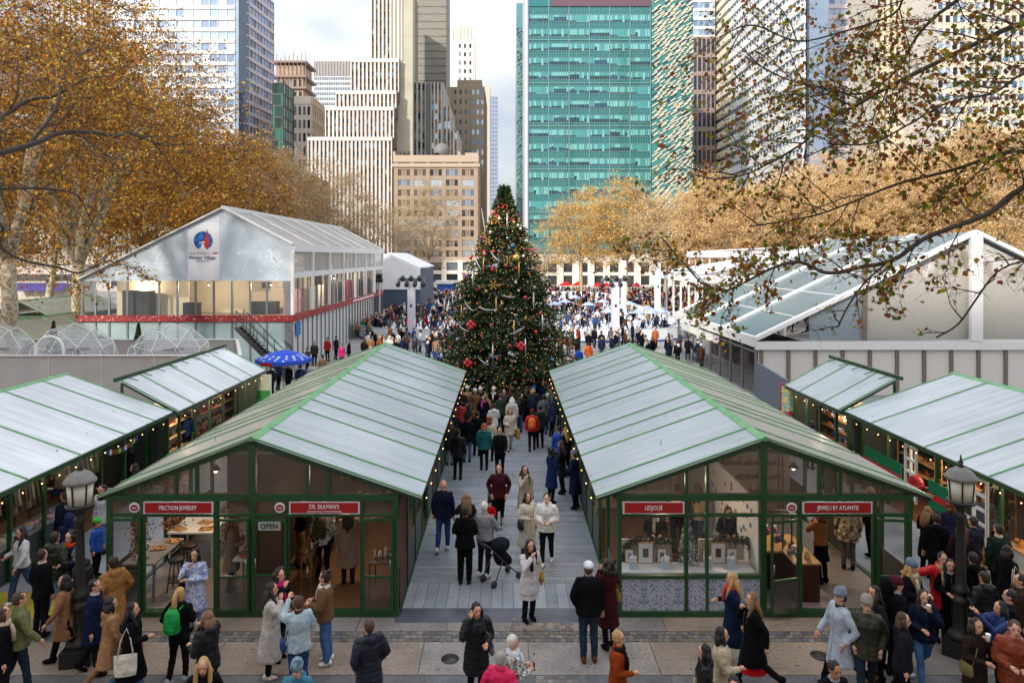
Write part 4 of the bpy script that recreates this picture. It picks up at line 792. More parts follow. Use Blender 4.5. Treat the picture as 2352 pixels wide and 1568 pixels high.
# dark green glass block
t, X0, X1, Yb, zt = block('office_block', 'dark green glass block between the banded tower and the ornate stone building', 626, 651, 240, 190, gmat('dark green core', '#17302f'), x2=674)
face(t, (X0, 240, 0), (X1, 240, 0), 0, zt, 4, 17, .08, .1, mat('dark mullion', '#1d2a2b', .4), None, [gmat('green pane', '#1c4442', .1), gmat('green pane b', '#13302f', .1), gmat('green pane c', '#2d6a62', .1)], .2, .15)
face(t, (X1, 240, 0), (X1, Yb, 0), 0, zt, 6, 17, .08, .16, mat('dark mullion'), None, [gmat('green pane', '#1c4442'), gmat('green pane d', '#56796a', .1), gmat('green pane e', '#8c8a5a', .1)], .2, .2, individual=False)
# ornate beige building
t, X0, X1, Yb, zt = block('stone_building', 'ornate cream stone building with arched upper windows', 674, 715, 262, 222, W_trav, x2=750)
face(t, (X0, 262, 0), (X1, 262, 0), 0, zt, 4, 13, .42, .36, W_trav, None, P_dark, .5, .3, cap=3)
face(t, (X1, 262, 0), (X1, Yb, 0), 0, zt, 7, 13, .5, .4, mat('sunny stone', '#cfc0a6', .7, var=.08), None, [gmat('pane brown', '#5c4a3e'), gmat('pane dark a')], .4, .3, cap=3, individual=False)
# far grid tower
t, X0, X1, Yb, zt = block('office_tower', 'far grey grid tower with louvred top left of the stepped white building', 722, 812, 520, 141, W_grey, depth=40)
zl = ZW(176, 520); face(t, (X0, 520, 0), (X1, 520, 0), zl, zt, 26, 1, .45, .02, mat('pale fin', '#b9b4b4', .6), None, [gmat('louvre', '#5f5560', .5, .1)], .8, .1, name='louvre'); face(t, (X0, 520, 0), (X1, 520, 0), 60, zl, 22, 22, .3, .45, mat('pale frame', '#bfc3c4', .6), None, [gmat('pane grey', '#5c6672'), gmat('pane blue d')], .4, .6)
# stepped white pier building
t = thing('office_tower', 'huge stepped white building with close vertical piers rising in five tiers', 'building', (XW(830, 230), 226, 0)); off = t.location
tiers = [(708, 901, 316, 226, 21), (748, 905.5, 247, 228, 17), (772, 911, 210, 230, 15), (807, 917, 137, 232, 12), (853, 925, -90, 234, 8)]
zprev = 0; P_st = [gmat('pane dark a'), gmat('pane brown'), gmat('pane blue d'), gmat('pane pale c'), gmat('pane tan', '#8d7566', .4, .1)]
for n_, (a, b, yt, Y, nc) in enumerate(tiers):
    X0, X1 = XW(a, Y), XW(b, Y); zt = ZW(yt, Y); m = MB(off); m.box(X0, X1, Y, 275, 0 if n_ == 0 else zprev - 3, zt); m.build('wall', W_brown, t)
    z0 = 0 if n_ == 0 else zprev; nr = max(2, round((zt - z0) / 2.9)); face(t, (X0, Y, 0), (X1, Y, 0), z0, zt, nc, nr, .46, .38, W_white, W_brown, P_st, .9, .35, cap=1.2 if n_ < 4 else 0, drop=80); zprev = zt
Xs = XW(925, 234) + 3.5; m = MB(off); m.prism([(Xs, 233.5, 0), (XW(957, 300), 300, 0), (Xs - 8, 300, 0), (Xs - 8, 233.5, 0)], (0, 0, ZW(-90, 234))); m.build('blank_flank', W_blank, t)
# netted dark slab tower
t, X0, X1, Yb, zt = block('netted_tower', 'tall tower slab wrapped in dark grey brown netting', 955, 1025, 305, -90, mat('dark netting', '#827d74', .8, var=.22, scale=.25, stretch=(1, 1, 9), bump=.6, bscale=1.2), depth=20)
m = MB(t.location)
for z in np.arange(40, zt, 3.3): m.box(X0 - .05, X1 + .05, 304.75, 305, z, z + .12)
m.build('scaffold_line', mat('dark netting'), t)
# striped grey towers
t, X0, X1, Yb, zt = block('office_tower', 'grey striped tower with two lower setbacks in front of the netted slab', 949, 1018, 255, 190, mat('grey pier', '#a5a295', .7), depth=40)
face(t, (X0, 255, 0), (XW(978, 255), 255, 0), 0, zt, 3, 20, .4, .36, W_white, W_brown, P_st, .6, .3, drop=40)
face(t, (XW(990, 255), 255, 0), (X1 - .6, 255, 0), 0, zt, 3, 20, .4, .36, W_white, W_brown, P_st, .6, .3, drop=60)
m = MB(t.location)
for x in (980, 984, 988): m.box(XW(x, 254), XW(x + 1.6, 254), 254, 255, 0, zt)
m.build('fin', W_grey, t)
for a, b, yt, Y in ((1018, 1035, 246, 258), (1034, 1051, 301, 256)):
    X0, X1 = XW(a, Y), XW(b, Y); z2 = ZW(yt, Y); m = MB(t.location); m.box(X0, X1, Y, Y + 25, 0, z2); m.build('setback', mat('grey pier'), t); face(t, (X0, Y, 0), (X1, Y, 0), 0, z2, 2, 14, .4, .36, W_white, W_brown, P_st, .5, .3, individual=False)
# tan tower
t, X0, X1, Yb, zt = block('brick_tower', 'tan brown brick tower with blocky penthouse left of the sky gap', 1028, 1113, 290, 200, W_tan, depth=30)
face(t, (XW(1040, 290), 290, 0), (XW(1076, 290), 290, 0), 20, zt, 3, 14, .6, .55, W_tan, None, P_dark[:2], .3, .25, drop=50); face(t, (XW(1082, 290), 290, 0), (XW(1113, 290), 290, 0), 20, zt, 3, 14, .5, .5, W_tan, None, P_offc[1:3], .3, .25, drop=58)
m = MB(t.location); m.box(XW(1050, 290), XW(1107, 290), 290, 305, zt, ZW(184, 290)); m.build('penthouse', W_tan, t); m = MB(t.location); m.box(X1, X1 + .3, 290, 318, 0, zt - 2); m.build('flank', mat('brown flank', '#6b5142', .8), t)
# cream crowned tower
t, X0, X1, Yb, zt = block('crowned_tower', 'slim cream tower with rounded crown between the netted slab and the sky', 1038, 1090, 460, 90, mat('cream stone', '#d9d2c2', .7, var=.05), depth=16)
face(t, (XW(1050, 460), 460, 0), (X1 - 1, 460, 0), 90, zt - 2, 3, 11, .58, .5, mat('cream stone'), None, P_dark, .5, .4)
m = MB(t.location); cx = (X0 + X1) / 2; hw = (X1 - X0) / 2
for f_, za, zb_ in ((.97, 90, 68), (.82, 68, 58), (.6, 58, 48)): m.box(cx - hw*f_, cx + hw*f_, 460 + 8*(1-f_), 476 - 8*(1-f_), ZW(za, 460), ZW(zb_, 460))
for i in range(7): a = cx - hw*.95 + i * hw*.316; m.box(a - .35, a + .35, 459.5, 460.2, ZW(90, 460), ZW(60, 460))
m.build('crown', mat('cream stone'), t)
# far blue slender tower in the gap
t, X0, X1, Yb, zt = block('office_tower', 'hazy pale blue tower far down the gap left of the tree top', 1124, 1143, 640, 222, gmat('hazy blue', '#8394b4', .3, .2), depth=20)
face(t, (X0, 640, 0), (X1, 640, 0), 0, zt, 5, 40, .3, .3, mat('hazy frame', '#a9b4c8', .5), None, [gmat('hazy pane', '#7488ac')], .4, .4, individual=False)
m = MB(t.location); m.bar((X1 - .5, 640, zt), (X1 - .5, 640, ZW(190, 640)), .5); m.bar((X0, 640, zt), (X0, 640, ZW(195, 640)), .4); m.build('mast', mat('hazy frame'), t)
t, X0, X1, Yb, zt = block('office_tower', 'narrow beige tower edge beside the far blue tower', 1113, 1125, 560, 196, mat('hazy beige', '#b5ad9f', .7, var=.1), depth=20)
# beige brick mid rise
t, X0, X1, Yb, zt = block('brick_building', 'beige brick mid rise with five window bays and stone cornice bands', 905, 1098, 190, 362, W_beige, x2=1112)
M_bst = mat('pale brick trim', '#ab9a89', .8, var=.08); zc = ZW(380, 190); zb2 = ZW(594, 190)
face(t, (X0, 190, 0), (X1, 190, 0), zc + .5, zt - 1.4, 5, 2, .26, .42, W_beige, None, P_offc, .35, .25, edge=.6); face(t, (X0, 190, 0), (X1, 190, 0), zb2, zc - .6, 5, 9, .26, .38, W_beige, None, P_offc, .35, .25, edge=.6)
m = MB(t.location); m.box(X0 - .5, X1 + .5, 189.3, 190, zc - .5, zc + .45); m.box(X0 - .3, X1 + .3, 189.4, 190, zb2 - .5, zb2 + .3); m.box(X0 - .2, X1 + .2, 189.5, 190, zt - 1.3, zt + .6); m.box(XW(1068, 190), X1, 190, 194, zt, ZW(351, 190)); m.box(XW(903, 190), XW(908, 190), 189.6, 191, zt, zt + 1.6); m.box(XW(943, 190), XW(948, 190), 189.6, 191, zt, zt + 1.6); m.box(XW(1052, 190), XW(1057, 190), 189.6, 191, zt, zt + 1.6); m.build('cornice', M_bst, t)
cw = (X1 - X0 - 1.2) / 5; m = MB(t.location)
for i in range(5):
    for u in (.38, .5, .62) : x = X0 + .6 + cw * (i + u) - cw*.0; m.box(x - .12, x + .12, 189.86, 189.93, zb2, zt - 1.4)
m.build('window_post', M_bst, t)
face(t, (X0, 190, 0), (X1, 190, 0), 0, zb2 - .5, 5, 2, .3, .3, W_trav, None, P_dark, .6, .4, edge=.4, drop=50)
m = MB(t.location); m.ball((XW(1015, 196), 196, zt + 2.6), 2.4, 2.4, 2.4, 12, 8); m.build('roof_tank', mat('roof tank', '#6f6d6c', .6), t); m = MB(t.location)
for i in range(16): x = XW(R_b.choice((912, 918, 930, 938, 990, 1000, 1020, 1035)) + R_b.uniform(-4, 4), 192); m.box(x, x + R_b.uniform(.5, 1.3), 192, 193.5, zt, zt + R_b.uniform(.6, 2.2))
m.build('rooftop_plant', M_dk, t)
face(t, (X1, 190, 0), (X1, Yb, 0), 5, zt, 4, 12, .4, .4, mat('shaded flank brick', '#9c8068', .8), None, P_dark, .3, .2, individual=False)
# teal glass tower
TE = mat('teal spandrel', '#1b7273', .18, metal=.25, var=.12, scale=.12, spec=.7); T1 = gmat('teal pane', '#479c9c', .12, .35); T2 = gmat('teal pane light', '#76bcba', .15, .3); T3 = gmat('teal dark', '#1f3f4a', .1, .4); T4 = gmat('teal blue', '#2c5068', .1, .4)
t, X0, X1, Yb, zt = block('teal_tower', 'wide teal glass office tower right of the decorated tree', 1212, 1532, 180, -60, TE, depth=30)
off = t.location; zb3 = ZW(586, 180); rowh = 32.9 * 180 / F; nrow = int((zt - zb3) / rowh) + 1
m = MB(off); m.box(X0 - .1, XW(1264, 180), 179.7, 179.95, ZW(16, 180), ZW(-40, 180)); 
m.build('corner_panel', TE, t)
m = MB(off); m.box(XW(1265, 180), X1, 179.6, 179.95, ZW(16, 180), ZW(-2, 180)); m.build('louvre_band', mat('plum louvre', '#5b4450', .6, var=.1), t)
bw = 46.6 * 180 / F; vars_ = []
for k in range(10):
    m = MB(); w_ = bw * .955; hh = rowh * .5; n = 8; pw = w_ / n; lowest = R_b.random() > .08; hcur = R_b.choice((.2, .5, .7)); kcur = 2
    for i in range(n):
        m.k = 0 if R_b.random() < .5 else 1; m.quad((-w_/2 + i*pw + .05, 0, 0), (-w_/2 + (i+1)*pw - .05, 0, 0), (-w_/2 + (i+1)*pw - .05, 0, hh), (-w_/2 + i*pw + .05, 0, hh))
        hcur = hcur if R_b.random() < .7 else (R_b.choice((.3, .4, .5, .55, .7, .2, .0)) if lowest else .14); hb = hcur * hh
        kcur = kcur if R_b.random() < .75 else R_b.choice((2, 3)); m.k = kcur
        if hb: m.quad((-w_/2 + i*pw + .05, -.04, 0), (-w_/2 + (i+1)*pw - .05, -.04, 0), (-w_/2 + (i+1)*pw - .05, -.04, hb), (-w_/2 + i*pw + .05, -.04, hb))
    vars_.append(m.mesh('window', [T1, T2, T3, T4]))
gl = MB(off)
for j in range(nrow):
    z = zb3 + j * rowh + rowh * .25
    if z + rowh * .5 > ZW(18, 180): continue
    for i in range(7): o = bpy.data.objects.new('window', R_b.choice(vars_)); COL.objects.link(o); o.parent = t; o.location = (X0 + bw * (i + .5) + .2 - off.x, 179.9 - off.y, z)
    if j % 3 == 0: gl.box(X0, X1, 179.7, 179.88, z - rowh*.28, z - rowh*.24)
    gl.box(X0, X1, 179.82, 179.9, z - .09, z); gl.box(X0, X1, 179.82, 179.9, z + rowh*.5, z + rowh*.5 + .07); gl.box(X0, X1, 179.86, 179.92, z + rowh*.74, z + rowh*.75)
for i in range(8): x = X0 + bw * i + .2; gl.box(x - .09, x + .09, 179.68, 179.86, zb3, zt)
for i in range(56): x = X0 + bw * i / 8 + .2; gl.box(x - .025, x + .025, 179.8, 179.88, zb3, zt)
gl.build('mullion', mat('teal mullion', '#7d9a9a', .4, metal=.3), t)
m = MB(off); m.box(XW(1205.5, 180), XW(1212, 180), 179.4, 205, 0, zt); m.build('corner_pier', mat('lilac white pier', '#bdb9c6', .5), t)
# faceted east bay: glass reflections built as slanting cream and dark bars
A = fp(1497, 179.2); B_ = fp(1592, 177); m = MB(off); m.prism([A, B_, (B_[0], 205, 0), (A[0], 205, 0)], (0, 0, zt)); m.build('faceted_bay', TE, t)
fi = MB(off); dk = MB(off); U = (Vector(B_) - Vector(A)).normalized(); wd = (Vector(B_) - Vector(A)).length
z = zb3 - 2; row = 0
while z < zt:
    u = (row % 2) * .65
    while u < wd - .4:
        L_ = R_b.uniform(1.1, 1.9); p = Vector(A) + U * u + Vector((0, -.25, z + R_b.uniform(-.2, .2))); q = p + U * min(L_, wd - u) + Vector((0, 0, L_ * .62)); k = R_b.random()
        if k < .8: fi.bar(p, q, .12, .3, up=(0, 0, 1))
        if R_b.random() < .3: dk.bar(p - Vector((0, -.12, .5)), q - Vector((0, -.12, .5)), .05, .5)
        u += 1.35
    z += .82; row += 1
fi.build('reflection_streak', mat('cream fin', '#b8b09c', .5, var=.1), t); dk.build('dark_reflection', T3, t)  # cream fin is the colour of the reflection bars, not of real fins
# narrow teal tower left of it
t, X0, X1, Yb, zt = block('office_tower', 'narrow rippled teal glass sliver just left of the teal tower', 1186, 1205, 215, 8, gmat('ripple glass', '#5f8f93', .15, .4), depth=25)
m = MB(t.location)
for i in range(420): x = R_b.uniform(X0, X1 - .8); z = R_b.uniform(10, zt - 8); m.bar((x, 214.9, z), (x + R_b.uniform(.3, .8), 214.9, z + R_b.uniform(.2, .9)), .35, .08)
m.build('glint_bar', ramp_mat('facet glints', ['#c3cfc4', '#2f5c63', '#a8b8a8', '#244650', '#8fb4ac'], rough=.3), t)  # glints of the rippled glass set as pale and dark coloured bars
# stone arcade base
t, X0, X1, Yb, zt = block('stone_arcade', 'low pale stone arcade with dark openings at the foot of the teal tower', 1180, 1640, 172, 584, W_trav, depth=6)
face(t, (X0, 172, 0), (X1, 172, 0), 0, zt - 1, 13, 2, .42, .26, W_trav, None, [gmat('opening dark', '#3a332d', .4, .1), gmat('pane dark b')], .8, .5, cap=.7)
# brown gridded tower
t, X0, X1, Yb, zt = block('office_tower', 'narrow brown gridded tower with blue glass top right of the teal tower', 1591, 1642, 250, 40, mat('mauve stone', '#8f7f7a', .7), depth=30)
zl = ZW(85, 250); face(t, (X0, 250, 0), (X1, 250, 0), 0, zl, 5, 13, .3, .24, mat('mauve stone'), None, [gmat('pane navy', '#2f3a4e'), gmat('pane dark b')], .5, .4); m = MB(t.location); m.box(X0, X1, 250.0, 270, zt, ZW(-60, 250)); m.build('upper_glass', gmat('top glass', '#6e7ea4'), t)
face(t, (X0, 250, 0), (X1, 250, 0), zl, ZW(-60, 250), 4, 7, .06, .3, mat('pale frame'), mat('white band'), P_blue, .2, .3, individual=False)
# sweeping travertine tower: concave flank flaring out towards the ground
t = thing('curved_tower', 'white sweeping concave office tower behind the branches at upper right', 'building', (76, 200, 0)); off = t.location
def sweep(z): return 78 - 9 * max(0, 1 - z / 42) ** 2
zs = [i * 3.6 for i in range(40)]; yA, yM, yB = 262., 236., 178.
m = MB(off)
for i in range(len(zs) - 1): a, b = sweep(zs[i]), sweep(zs[i+1]); m.quad((a, yA, zs[i]), (a, yB, zs[i]), (b, yB, zs[i+1]), (b, yA, zs[i+1]))
m.box(79, 84, yB, yA, 0, zs[-1]); m.build('glazed_flank', gmat('grace glass', '#8c9cb0', .15, .4), t)
bd = MB(off)
for i in range(len(zs) - 1): x = sweep(zs[i]); bd.prism([(x - .7, yB, zs[i]), (x + .1, yB, zs[i]), (x + .1, yM, zs[i]), (x - .7, yM, zs[i])], (0, 0, 2.1))
bd.build('floor_band', mat('white travertine', '#dfdedb', .5), t)
bd = MB(off)
for i in range(len(zs) - 1): x = sweep(zs[i]); bd.prism([(x - 1.0, yM + .01, zs[i]), (x + .1, yM + .01, zs[i]), (x + .1, yA, zs[i]), (x - 1.0, yA, zs[i])], (0, 0, 2.1))
bd.build('end_band', mat('sunlit travertine', '#e2d8c0', .5), t)  # same stone as the other bands, with sunlight put into the colour
bd = MB(off)
for y in np.arange(yB, yM, 2.4):
    for i in range(0, 39): x0, x1 = sweep(zs[i]), sweep(zs[i+1]); bd.bar((x0 - .25, y, zs[i]), (x1 - .25, y, zs[i+1]), .22, .4)
bd.build('mullion', mat('slim white mullion'), t)
# three towers seen through the branches
t, X0, X1, Yb, zt = block('office_tower', 'lilac and blue glass tower seen through the upper right branches', 1850, 2010, 200, -60, gmat('lilac core', '#8d93b4'), depth=20)
face(t, (X0, 200, 0), (X1, 200, 0), 0, zt, 12, 28, .08, .4, mat('pale frame'), mat('lilac band'), P_blue, .2, .4, drop=50)
t, X0, X1, Yb, zt = block('stone_tower', 'sunny cream stone tower seen through the middle of the right branches', 2010, 2150, 185, -60, W_trav, depth=20)
face(t, (X0, 185, 0), (X1, 185, 0), 0, zt, 10, 26, .5, .4, mat('sunny stone'), None, P_dark, .5, .3, drop=50)
t, X0, X1, Yb, zt = block('office_tower', 'pale tower behind the branches in the top right corner', 2150, 2420, 170, -60, W_white, depth=20)
face(t, (X0, 170, 0), (X1, 170, 0), 0, zt, 16, 24, .3, .45, W_white, mat('sunny stone'), P_offc, .4, .3, drop=50)
# brick blocks behind the left trees, street fronts
t, X0, X1, Yb, zt = block('brick_building', 'dark red brick block behind the trees left of the pavilion', -120, 700, 150, 395, mat('dark brick', '#5b3a30', .8, var=.2, scale=.5), depth=20)
face(t, (X0, 150, 0), (X1, 150, 0), 14, zt, 22, 7, .4, .35, mat('dark brick'), mat('brown stone', '#6b5a4a', .8), P_dark, .6, .4)
face(t, (X0, 150, 0), (X1, 150, 0), 0, 14, 20, 2, .12, .3, W_grey, mat('pale street fascia', '#b5ada4', .7), [gmat('shop glass', '#39404a'), gmat('shop pale', '#b9c4c8')], .5, .8, individual=False)
t, X0, X1, Yb, zt = block('street_building', 'low street building with purple awning behind the left trees', -100, 190, 112, 610, mat('pale street fascia'), depth=4)
m = MB(t.location); m.box(X0, X1, 111.5, 112, zt - 2.3, zt - 1.4); m.build('fascia', M_dk, t); m = MB(t.location); m.prism([(XW(30, 111), 110, .8+1.2), (XW(150, 111), 110, 2.0), (XW(150, 111), 111.5, 3.2), (XW(30, 111), 111.5, 3.2)], (0, .05, .05)); m.build('awning', mat('purple awning', '#3a2f74', .6), t)
for lab, xr, y0, y1 in (('small grey roofed kiosk seen left of the pavilion between tree trunks', -42.2, 59, 70), ('grey roofed kiosk at the left edge behind the clear domes', -29.5, 39, 47)):
    tt = outer(lab, xr + 2.9, xr, xr + 2.4, y0, y1, 2.3, 3.71, roofm=M_roof2, seams=list(np.arange(y0 + 1, y1, 1.6)))[0]
    del tt['group']

# the stone library whose terrace the viewpoint stands on: it shades the near part of the park
t = thing('library_building', 'pale stone library building behind the terrace viewpoint', 'building', (0, -12, 0)); m = MB(t.location); m.box(-60, 60, -34, -10.5, 0, 27); m.build('wall', W_trav, t)
m = MB(t.location); m.box(-61, 61, -35, -10, 27, 28.2); m.build('cornice', W_trav, t)
m = MB(t.location)
for x in np.arange(-58, 59, 6): m.box(x - .8, x + .8, -10.5, -10.1, 0, 27)
m.build('pilaster', W_trav, t)

for lab, x0, x1, y, h in (('slender cream tower mirrored in the teal glass', 84, 95, -150, 158), ('broad cream tower mirrored low in the teal glass', 97, 124, -150, 98), ('thin cream tower mirrored left in the teal glass', 44, 51, -150, 112)):
    t = thing('stone_tower', lab, 'building', ((x0 + x1)/2, y, 0)); m = MB(t.location); m.box(x0, x1, y - 20, y, 0, h); m.box(x0 + 2, x1 - 2, y - 18, y - 2, h, h + 12); m.build('wall', mat('sunny stone'), t)
for q_ in (T1, T2, TE):
    nt = q_.node_tree; n = nt.nodes.new('ShaderNodeTexNoise'); n.inputs['Scale'].default_value = .16; n.inputs['Detail'].default_value = 2; g = nt.nodes.new('ShaderNodeNewGeometry'); nt.links.new(g.outputs['Position'], n.inputs[0]); b = nt.nodes.new('ShaderNodeBump'); b.inputs['Strength'].default_value = .5; b.inputs['Distance'].default_value = .12; nt.links.new(n.outputs[0], b.inputs['Height']); nt.links.new(b.outputs[0], nt.nodes['Principled BSDF'].inputs['Normal']); nt.nodes['Principled BSDF'].inputs['Roughness'].default_value = .04; nt.nodes['Principled BSDF'].inputs['Coat Weight'].default_value = .6; nt.nodes['Principled BSDF'].inputs['Coat Roughness'].default_value = .03
# ================================================================== trees
BARK = ramp_mat('plane tree bark', ['#b3a58a', '#8d8066', '#c2b79f', '#786c56', '#a3977e'], rough=.85, source='noise', scale=2.5)
BARKT = mat('brown twig bark', '#5c4630', .9, var=.2, scale=3); BARKD = mat('dark wet bark', '#4a4138', .85, var=.3, scale=4); BARKL = mat('pale far bark', '#a8987c', .85, var=.2, scale=1)
def leafmesh(P, size, rng, asp=.75, hang=.0):
    """kite shaped leaves, one island each"""
    n = len(P); d = rng.normal(size=(n, 3)); d[:, 2] -= hang; d /= np.linalg.norm(d, axis=1, keepdims=True); e = rng.normal(size=(n, 3)); u = np.cross(d, e); u /= np.linalg.norm(u, axis=1, keepdims=True) + 1e-9
    s = (size * rng.uniform(.55, 1.3, n))[:, None]; V = np.stack([P - d*s*.5, P + u*s*asp*.5 - d*s*.05, P + d*s*.5, P - u*s*asp*.5 - d*s*.05], 1).reshape(-1, 3)
    return V, np.arange(n * 4).reshape(n, 4)
def twigmesh(A, B, r0, r1=None):
    """vectorised three sided twigs"""
    n = len(A); d = B - A; d /= np.linalg.norm(d, axis=1, keepdims=True) + 1e-9; a = np.tile([.3, .5, .81], (n, 1)); u = np.cross(d, a); u /= np.linalg.norm(u, axis=1, keepdims=True) + 1e-9; w_ = np.cross(d, u)
    r0 = np.broadcast_to(r0, n)[:, None]; r1 = r0 * .4 if r1 is None else np.broadcast_to(r1, n)[:, None]; vs = []
    for P, r in ((A, r0), (B, r1)):
        for k in range(3): a = 2*PI*k/3; vs.append(P + u*math.cos(a)*r + w_*math.sin(a)*r)
    V = np.stack(vs, 1).reshape(-1, 3); b = np.arange(n)[:, None] * 6; F_ = np.concatenate([b + np.array([[k, (k+1) % 3, 3 + (k+1) % 3, 3 + k]]) for k in range(3)], 0)
    return V, F_
def tree(label, base, trunk_r, fork, cc, rad, ncl, nleaf, lsize, leafm, bark, ntwig=8, group=None, seed=1, nlimb=6, spread=1.0, twr=.02, leader=0, cat='tree', flat=0, bias=.45):
    rng = np.random.default_rng(seed); r = random.Random(seed); base = Vector(base); cc = Vector(cc); rad = Vector(rad)
    t = thing('plane_tree', label, cat, base, 0, group); off = np.array(base)
    d = rng.normal(size=(ncl, 3)); d /= np.linalg.norm(d, axis=1, keepdims=True); rr_ = rng.uniform(bias ** 3, 1, ncl) ** (1/3); C = d * rr_[:, None]
    # lumpy outline
    lump = 1 + .16 * np.sin(d[:, 0] * 5 + seed) * np.cos(d[:, 2] * 6 + seed * 2) + .1 * np.sin(d[:, 1] * 9 + d[:, 0] * 7)
    C = C * lump[:, None] * np.array(rad) + np.array(cc); C = C[C[:, 2] > fork * .72]; C = C[~((C[:, 0] > -30.5) & (C[:, 0] < -12) & (C[:, 1] > 38) & (C[:, 1] < 82) & (C[:, 2] < 12.6))]; ncl = len(C)
    m = MB(base); fk = Vector((base.x + (cc.x - base.x) * .12, base.y + (cc.y - base.y) * .12, fork)); bend = Vector((r.uniform(-.3, .3), r.uniform(-.2, .2), 0)) * trunk_r * 2
    m.tube([base, base.lerp(fk, .06), base.lerp(fk, .3) + bend, base.lerp(fk, .65) - bend * .5, fk], [trunk_r * 1.45, trunk_r * 1.1, trunk_r, trunk_r * .88, trunk_r * .8], 12)
    nodes = []; 
    for i in range(nlimb):
        a = 2 * PI * i / nlimb + r.uniform(-.4, .4); e = Vector((cc.x + rad.x * .62 * math.cos(a) * spread, cc.y + rad.y * .62 * math.sin(a) * spread, cc.z + rad.z * r.uniform(.05, .7)))
        c1 = fk.lerp(e, .45) + Vector((0, 0, rad.z * .22)); pts = []
        for k in range(9): s_ = k / 8; p = (1-s_)**2 * fk + 2*s_*(1-s_)*c1 + s_*s_*e; pts.append(p + Vector((r.uniform(-1, 1), r.uniform(-1, 1), r.uniform(-.6, .6))) * (.03 * rad.x if 0 < k else 0))
        m.tube(pts, [trunk_r * (.74 - .6 * k / 8) for k in range(9)], 7); nodes += [(p, trunk_r * (.74 - .6 * k / 8)) for k, p in enumerate(pts) if k > 1]
    ND = np.array([tuple(n[0]) for n in nodes]); NR = [n[1] for n in nodes]; extra = []
    order = np.argsort(np.linalg.norm(C - np.array(fk), axis=1)); A_ = []; B_ = []; R0 = []
    for ci in order:
        c = C[ci]; dd = np.linalg.norm(ND - c, axis=1); j = int(np.argmin(dd)); a = Vector(ND[j]); b = Vector(c); mid = a.lerp(b, .5) + Vector((r.uniform(-.12, .12), r.uniform(-.12, .12), r.uniform(0, .18))) * dd[j]
        r0 = min(NR[j] * .6, trunk_r * .22); m.tube([a, mid, b], [r0, r0 * .7, r0 * .35], 4); ND = np.vstack([ND, [tuple(mid)], [tuple(b)]]); NR += [r0 * .75, r0 * .5]
    m.build('trunk', bark, t)
    cr = float(np.mean(rad)) * .30 * spread
    tw = np.repeat(C, ntwig, 0); e = rng.normal(size=(len(tw), 3)); e[:, 2] = e[:, 2] * .6 + .25; e = e / np.linalg.norm(e, axis=1, keepdims=True) * (cr * rng.uniform(.5, 1.5, len(tw)))[:, None]; E = tw + e
    V1, F1 = twigmesh(tw - off, E - off, twr); k = rng.uniform(.3, 1, len(tw)); S2 = tw + e * k[:, None]; e2 = rng.normal(size=(len(tw), 3)) * cr * .35; V2, F2 = twigmesh(S2 - off, S2 + e2 - off, twr * .6)
    obj('twigs', npmesh('twigs', np.vstack([V1, V2]), np.vstack([F1, F2 + len(V1)]), BARKT if bark is BARK else bark), t)
    per = max(1, nleaf // max(1, len(tw))); L_ = np.repeat(tw, per, 0) + np.repeat(e, per, 0) * rng.uniform(.15, 1.15, len(tw) * per)[:, None] + rng.normal(size=(len(tw) * per, 3)) * cr * .11
    if nleaf: V, Fq = leafmesh(L_ - off, lsize, rng); obj('crown', npmesh('crown', V, Fq, leafm), t)
    return t
LG = ramp_mat('golden brown leaves', ['#a87026', '#c88c30', '#8c5a24', '#d8a43a', '#a07e34', '#b0682c', '#744e26', '#e0b84c', '#a8983c', '#be7a38', '#8c6a30', '#cc963e'], translucent=.45)
LB = ramp_mat('thin brown leaves', ['#8a5c22', '#a8782f', '#775023', '#b88a3a', '#94702a'], translucent=.2)
LT = ramp_mat('pale tan leaves', ['#d6b27a', '#dfbf8c', '#cba56c', '#e6cc9c', '#dab884'], translucent=.35)
LY = ramp_mat('bright yellow leaves', ['#d09a2c', '#dcae3c', '#c08a2a', '#e0b850'], translucent=.2)
LF = ramp_mat('mixed autumn leaves', ['#66721e', '#8c9328', '#7d4522', '#9a5428', '#c09a28', '#5a6520', '#8c4e26', '#b07c2a'], translucent=.35)
weather(LG, .28, 1.6, .72, 1.28); weather(LT, .3, 1.5, .86, 1.12); weather(LB, .3, 1.5, .8, 1.2)
T_ = tree
T_('nearest big plane tree at the left edge with forked pale trunk and golden crown', (XW(25, 36), 36, 0), .42, 7.4, (-27.5, 36, 15.5), (8.4, 7, 8.8), 230, 36000, .175, LG, BARK, 9, seed=3, group='golden plane trees on the left')
T_('big golden plane tree whose pale trunk stands beside the pavilion corner', (XW(178, 47), 47, 0), .42, 7.0, (-30.0, 49, 14.5), (10.5, 8, 11), 290, 42000, .205, LG, BARK, 9, seed=5, group='golden plane trees on the left')
T_('plane tree with slim pale trunk between the two big left trees', (XW(105, 70), 70, 0), .38, 8, (-41, 72, 17), (9, 8, 10), 160, 16000, .32, LG, BARK, 8, seed=8, group='golden plane trees on the left')
T_('golden plane tree rising behind the left half of the pavilion roof', (XW(330, 72), 72, 0), .4, 8, (XW(330, 72), 72, 14.5), (9.5, 8, 8.5), 180, 26000, .26, LG, BARK, 9, seed=12, group='golden plane trees on the left')
T_('golden plane tree with bare lower limbs directly above the pavilion ridge', (XW(520, 84), 86, 0), .4, 8, (XW(500, 86), 86, 14.5), (9, 8, 9), 180, 20000, .27, LG, BARK, 12, seed=13, group='golden plane trees on the left')
T_('thinner brown crowned plane tree right of the pavilion ridge', (XW(640, 98), 98, 0), .38, 8, (XW(640, 98), 98, 14.5), (8.5, 7, 9), 160, 9000, .26, LB, BARKL, 16, seed=14, group='golden plane trees on the left')
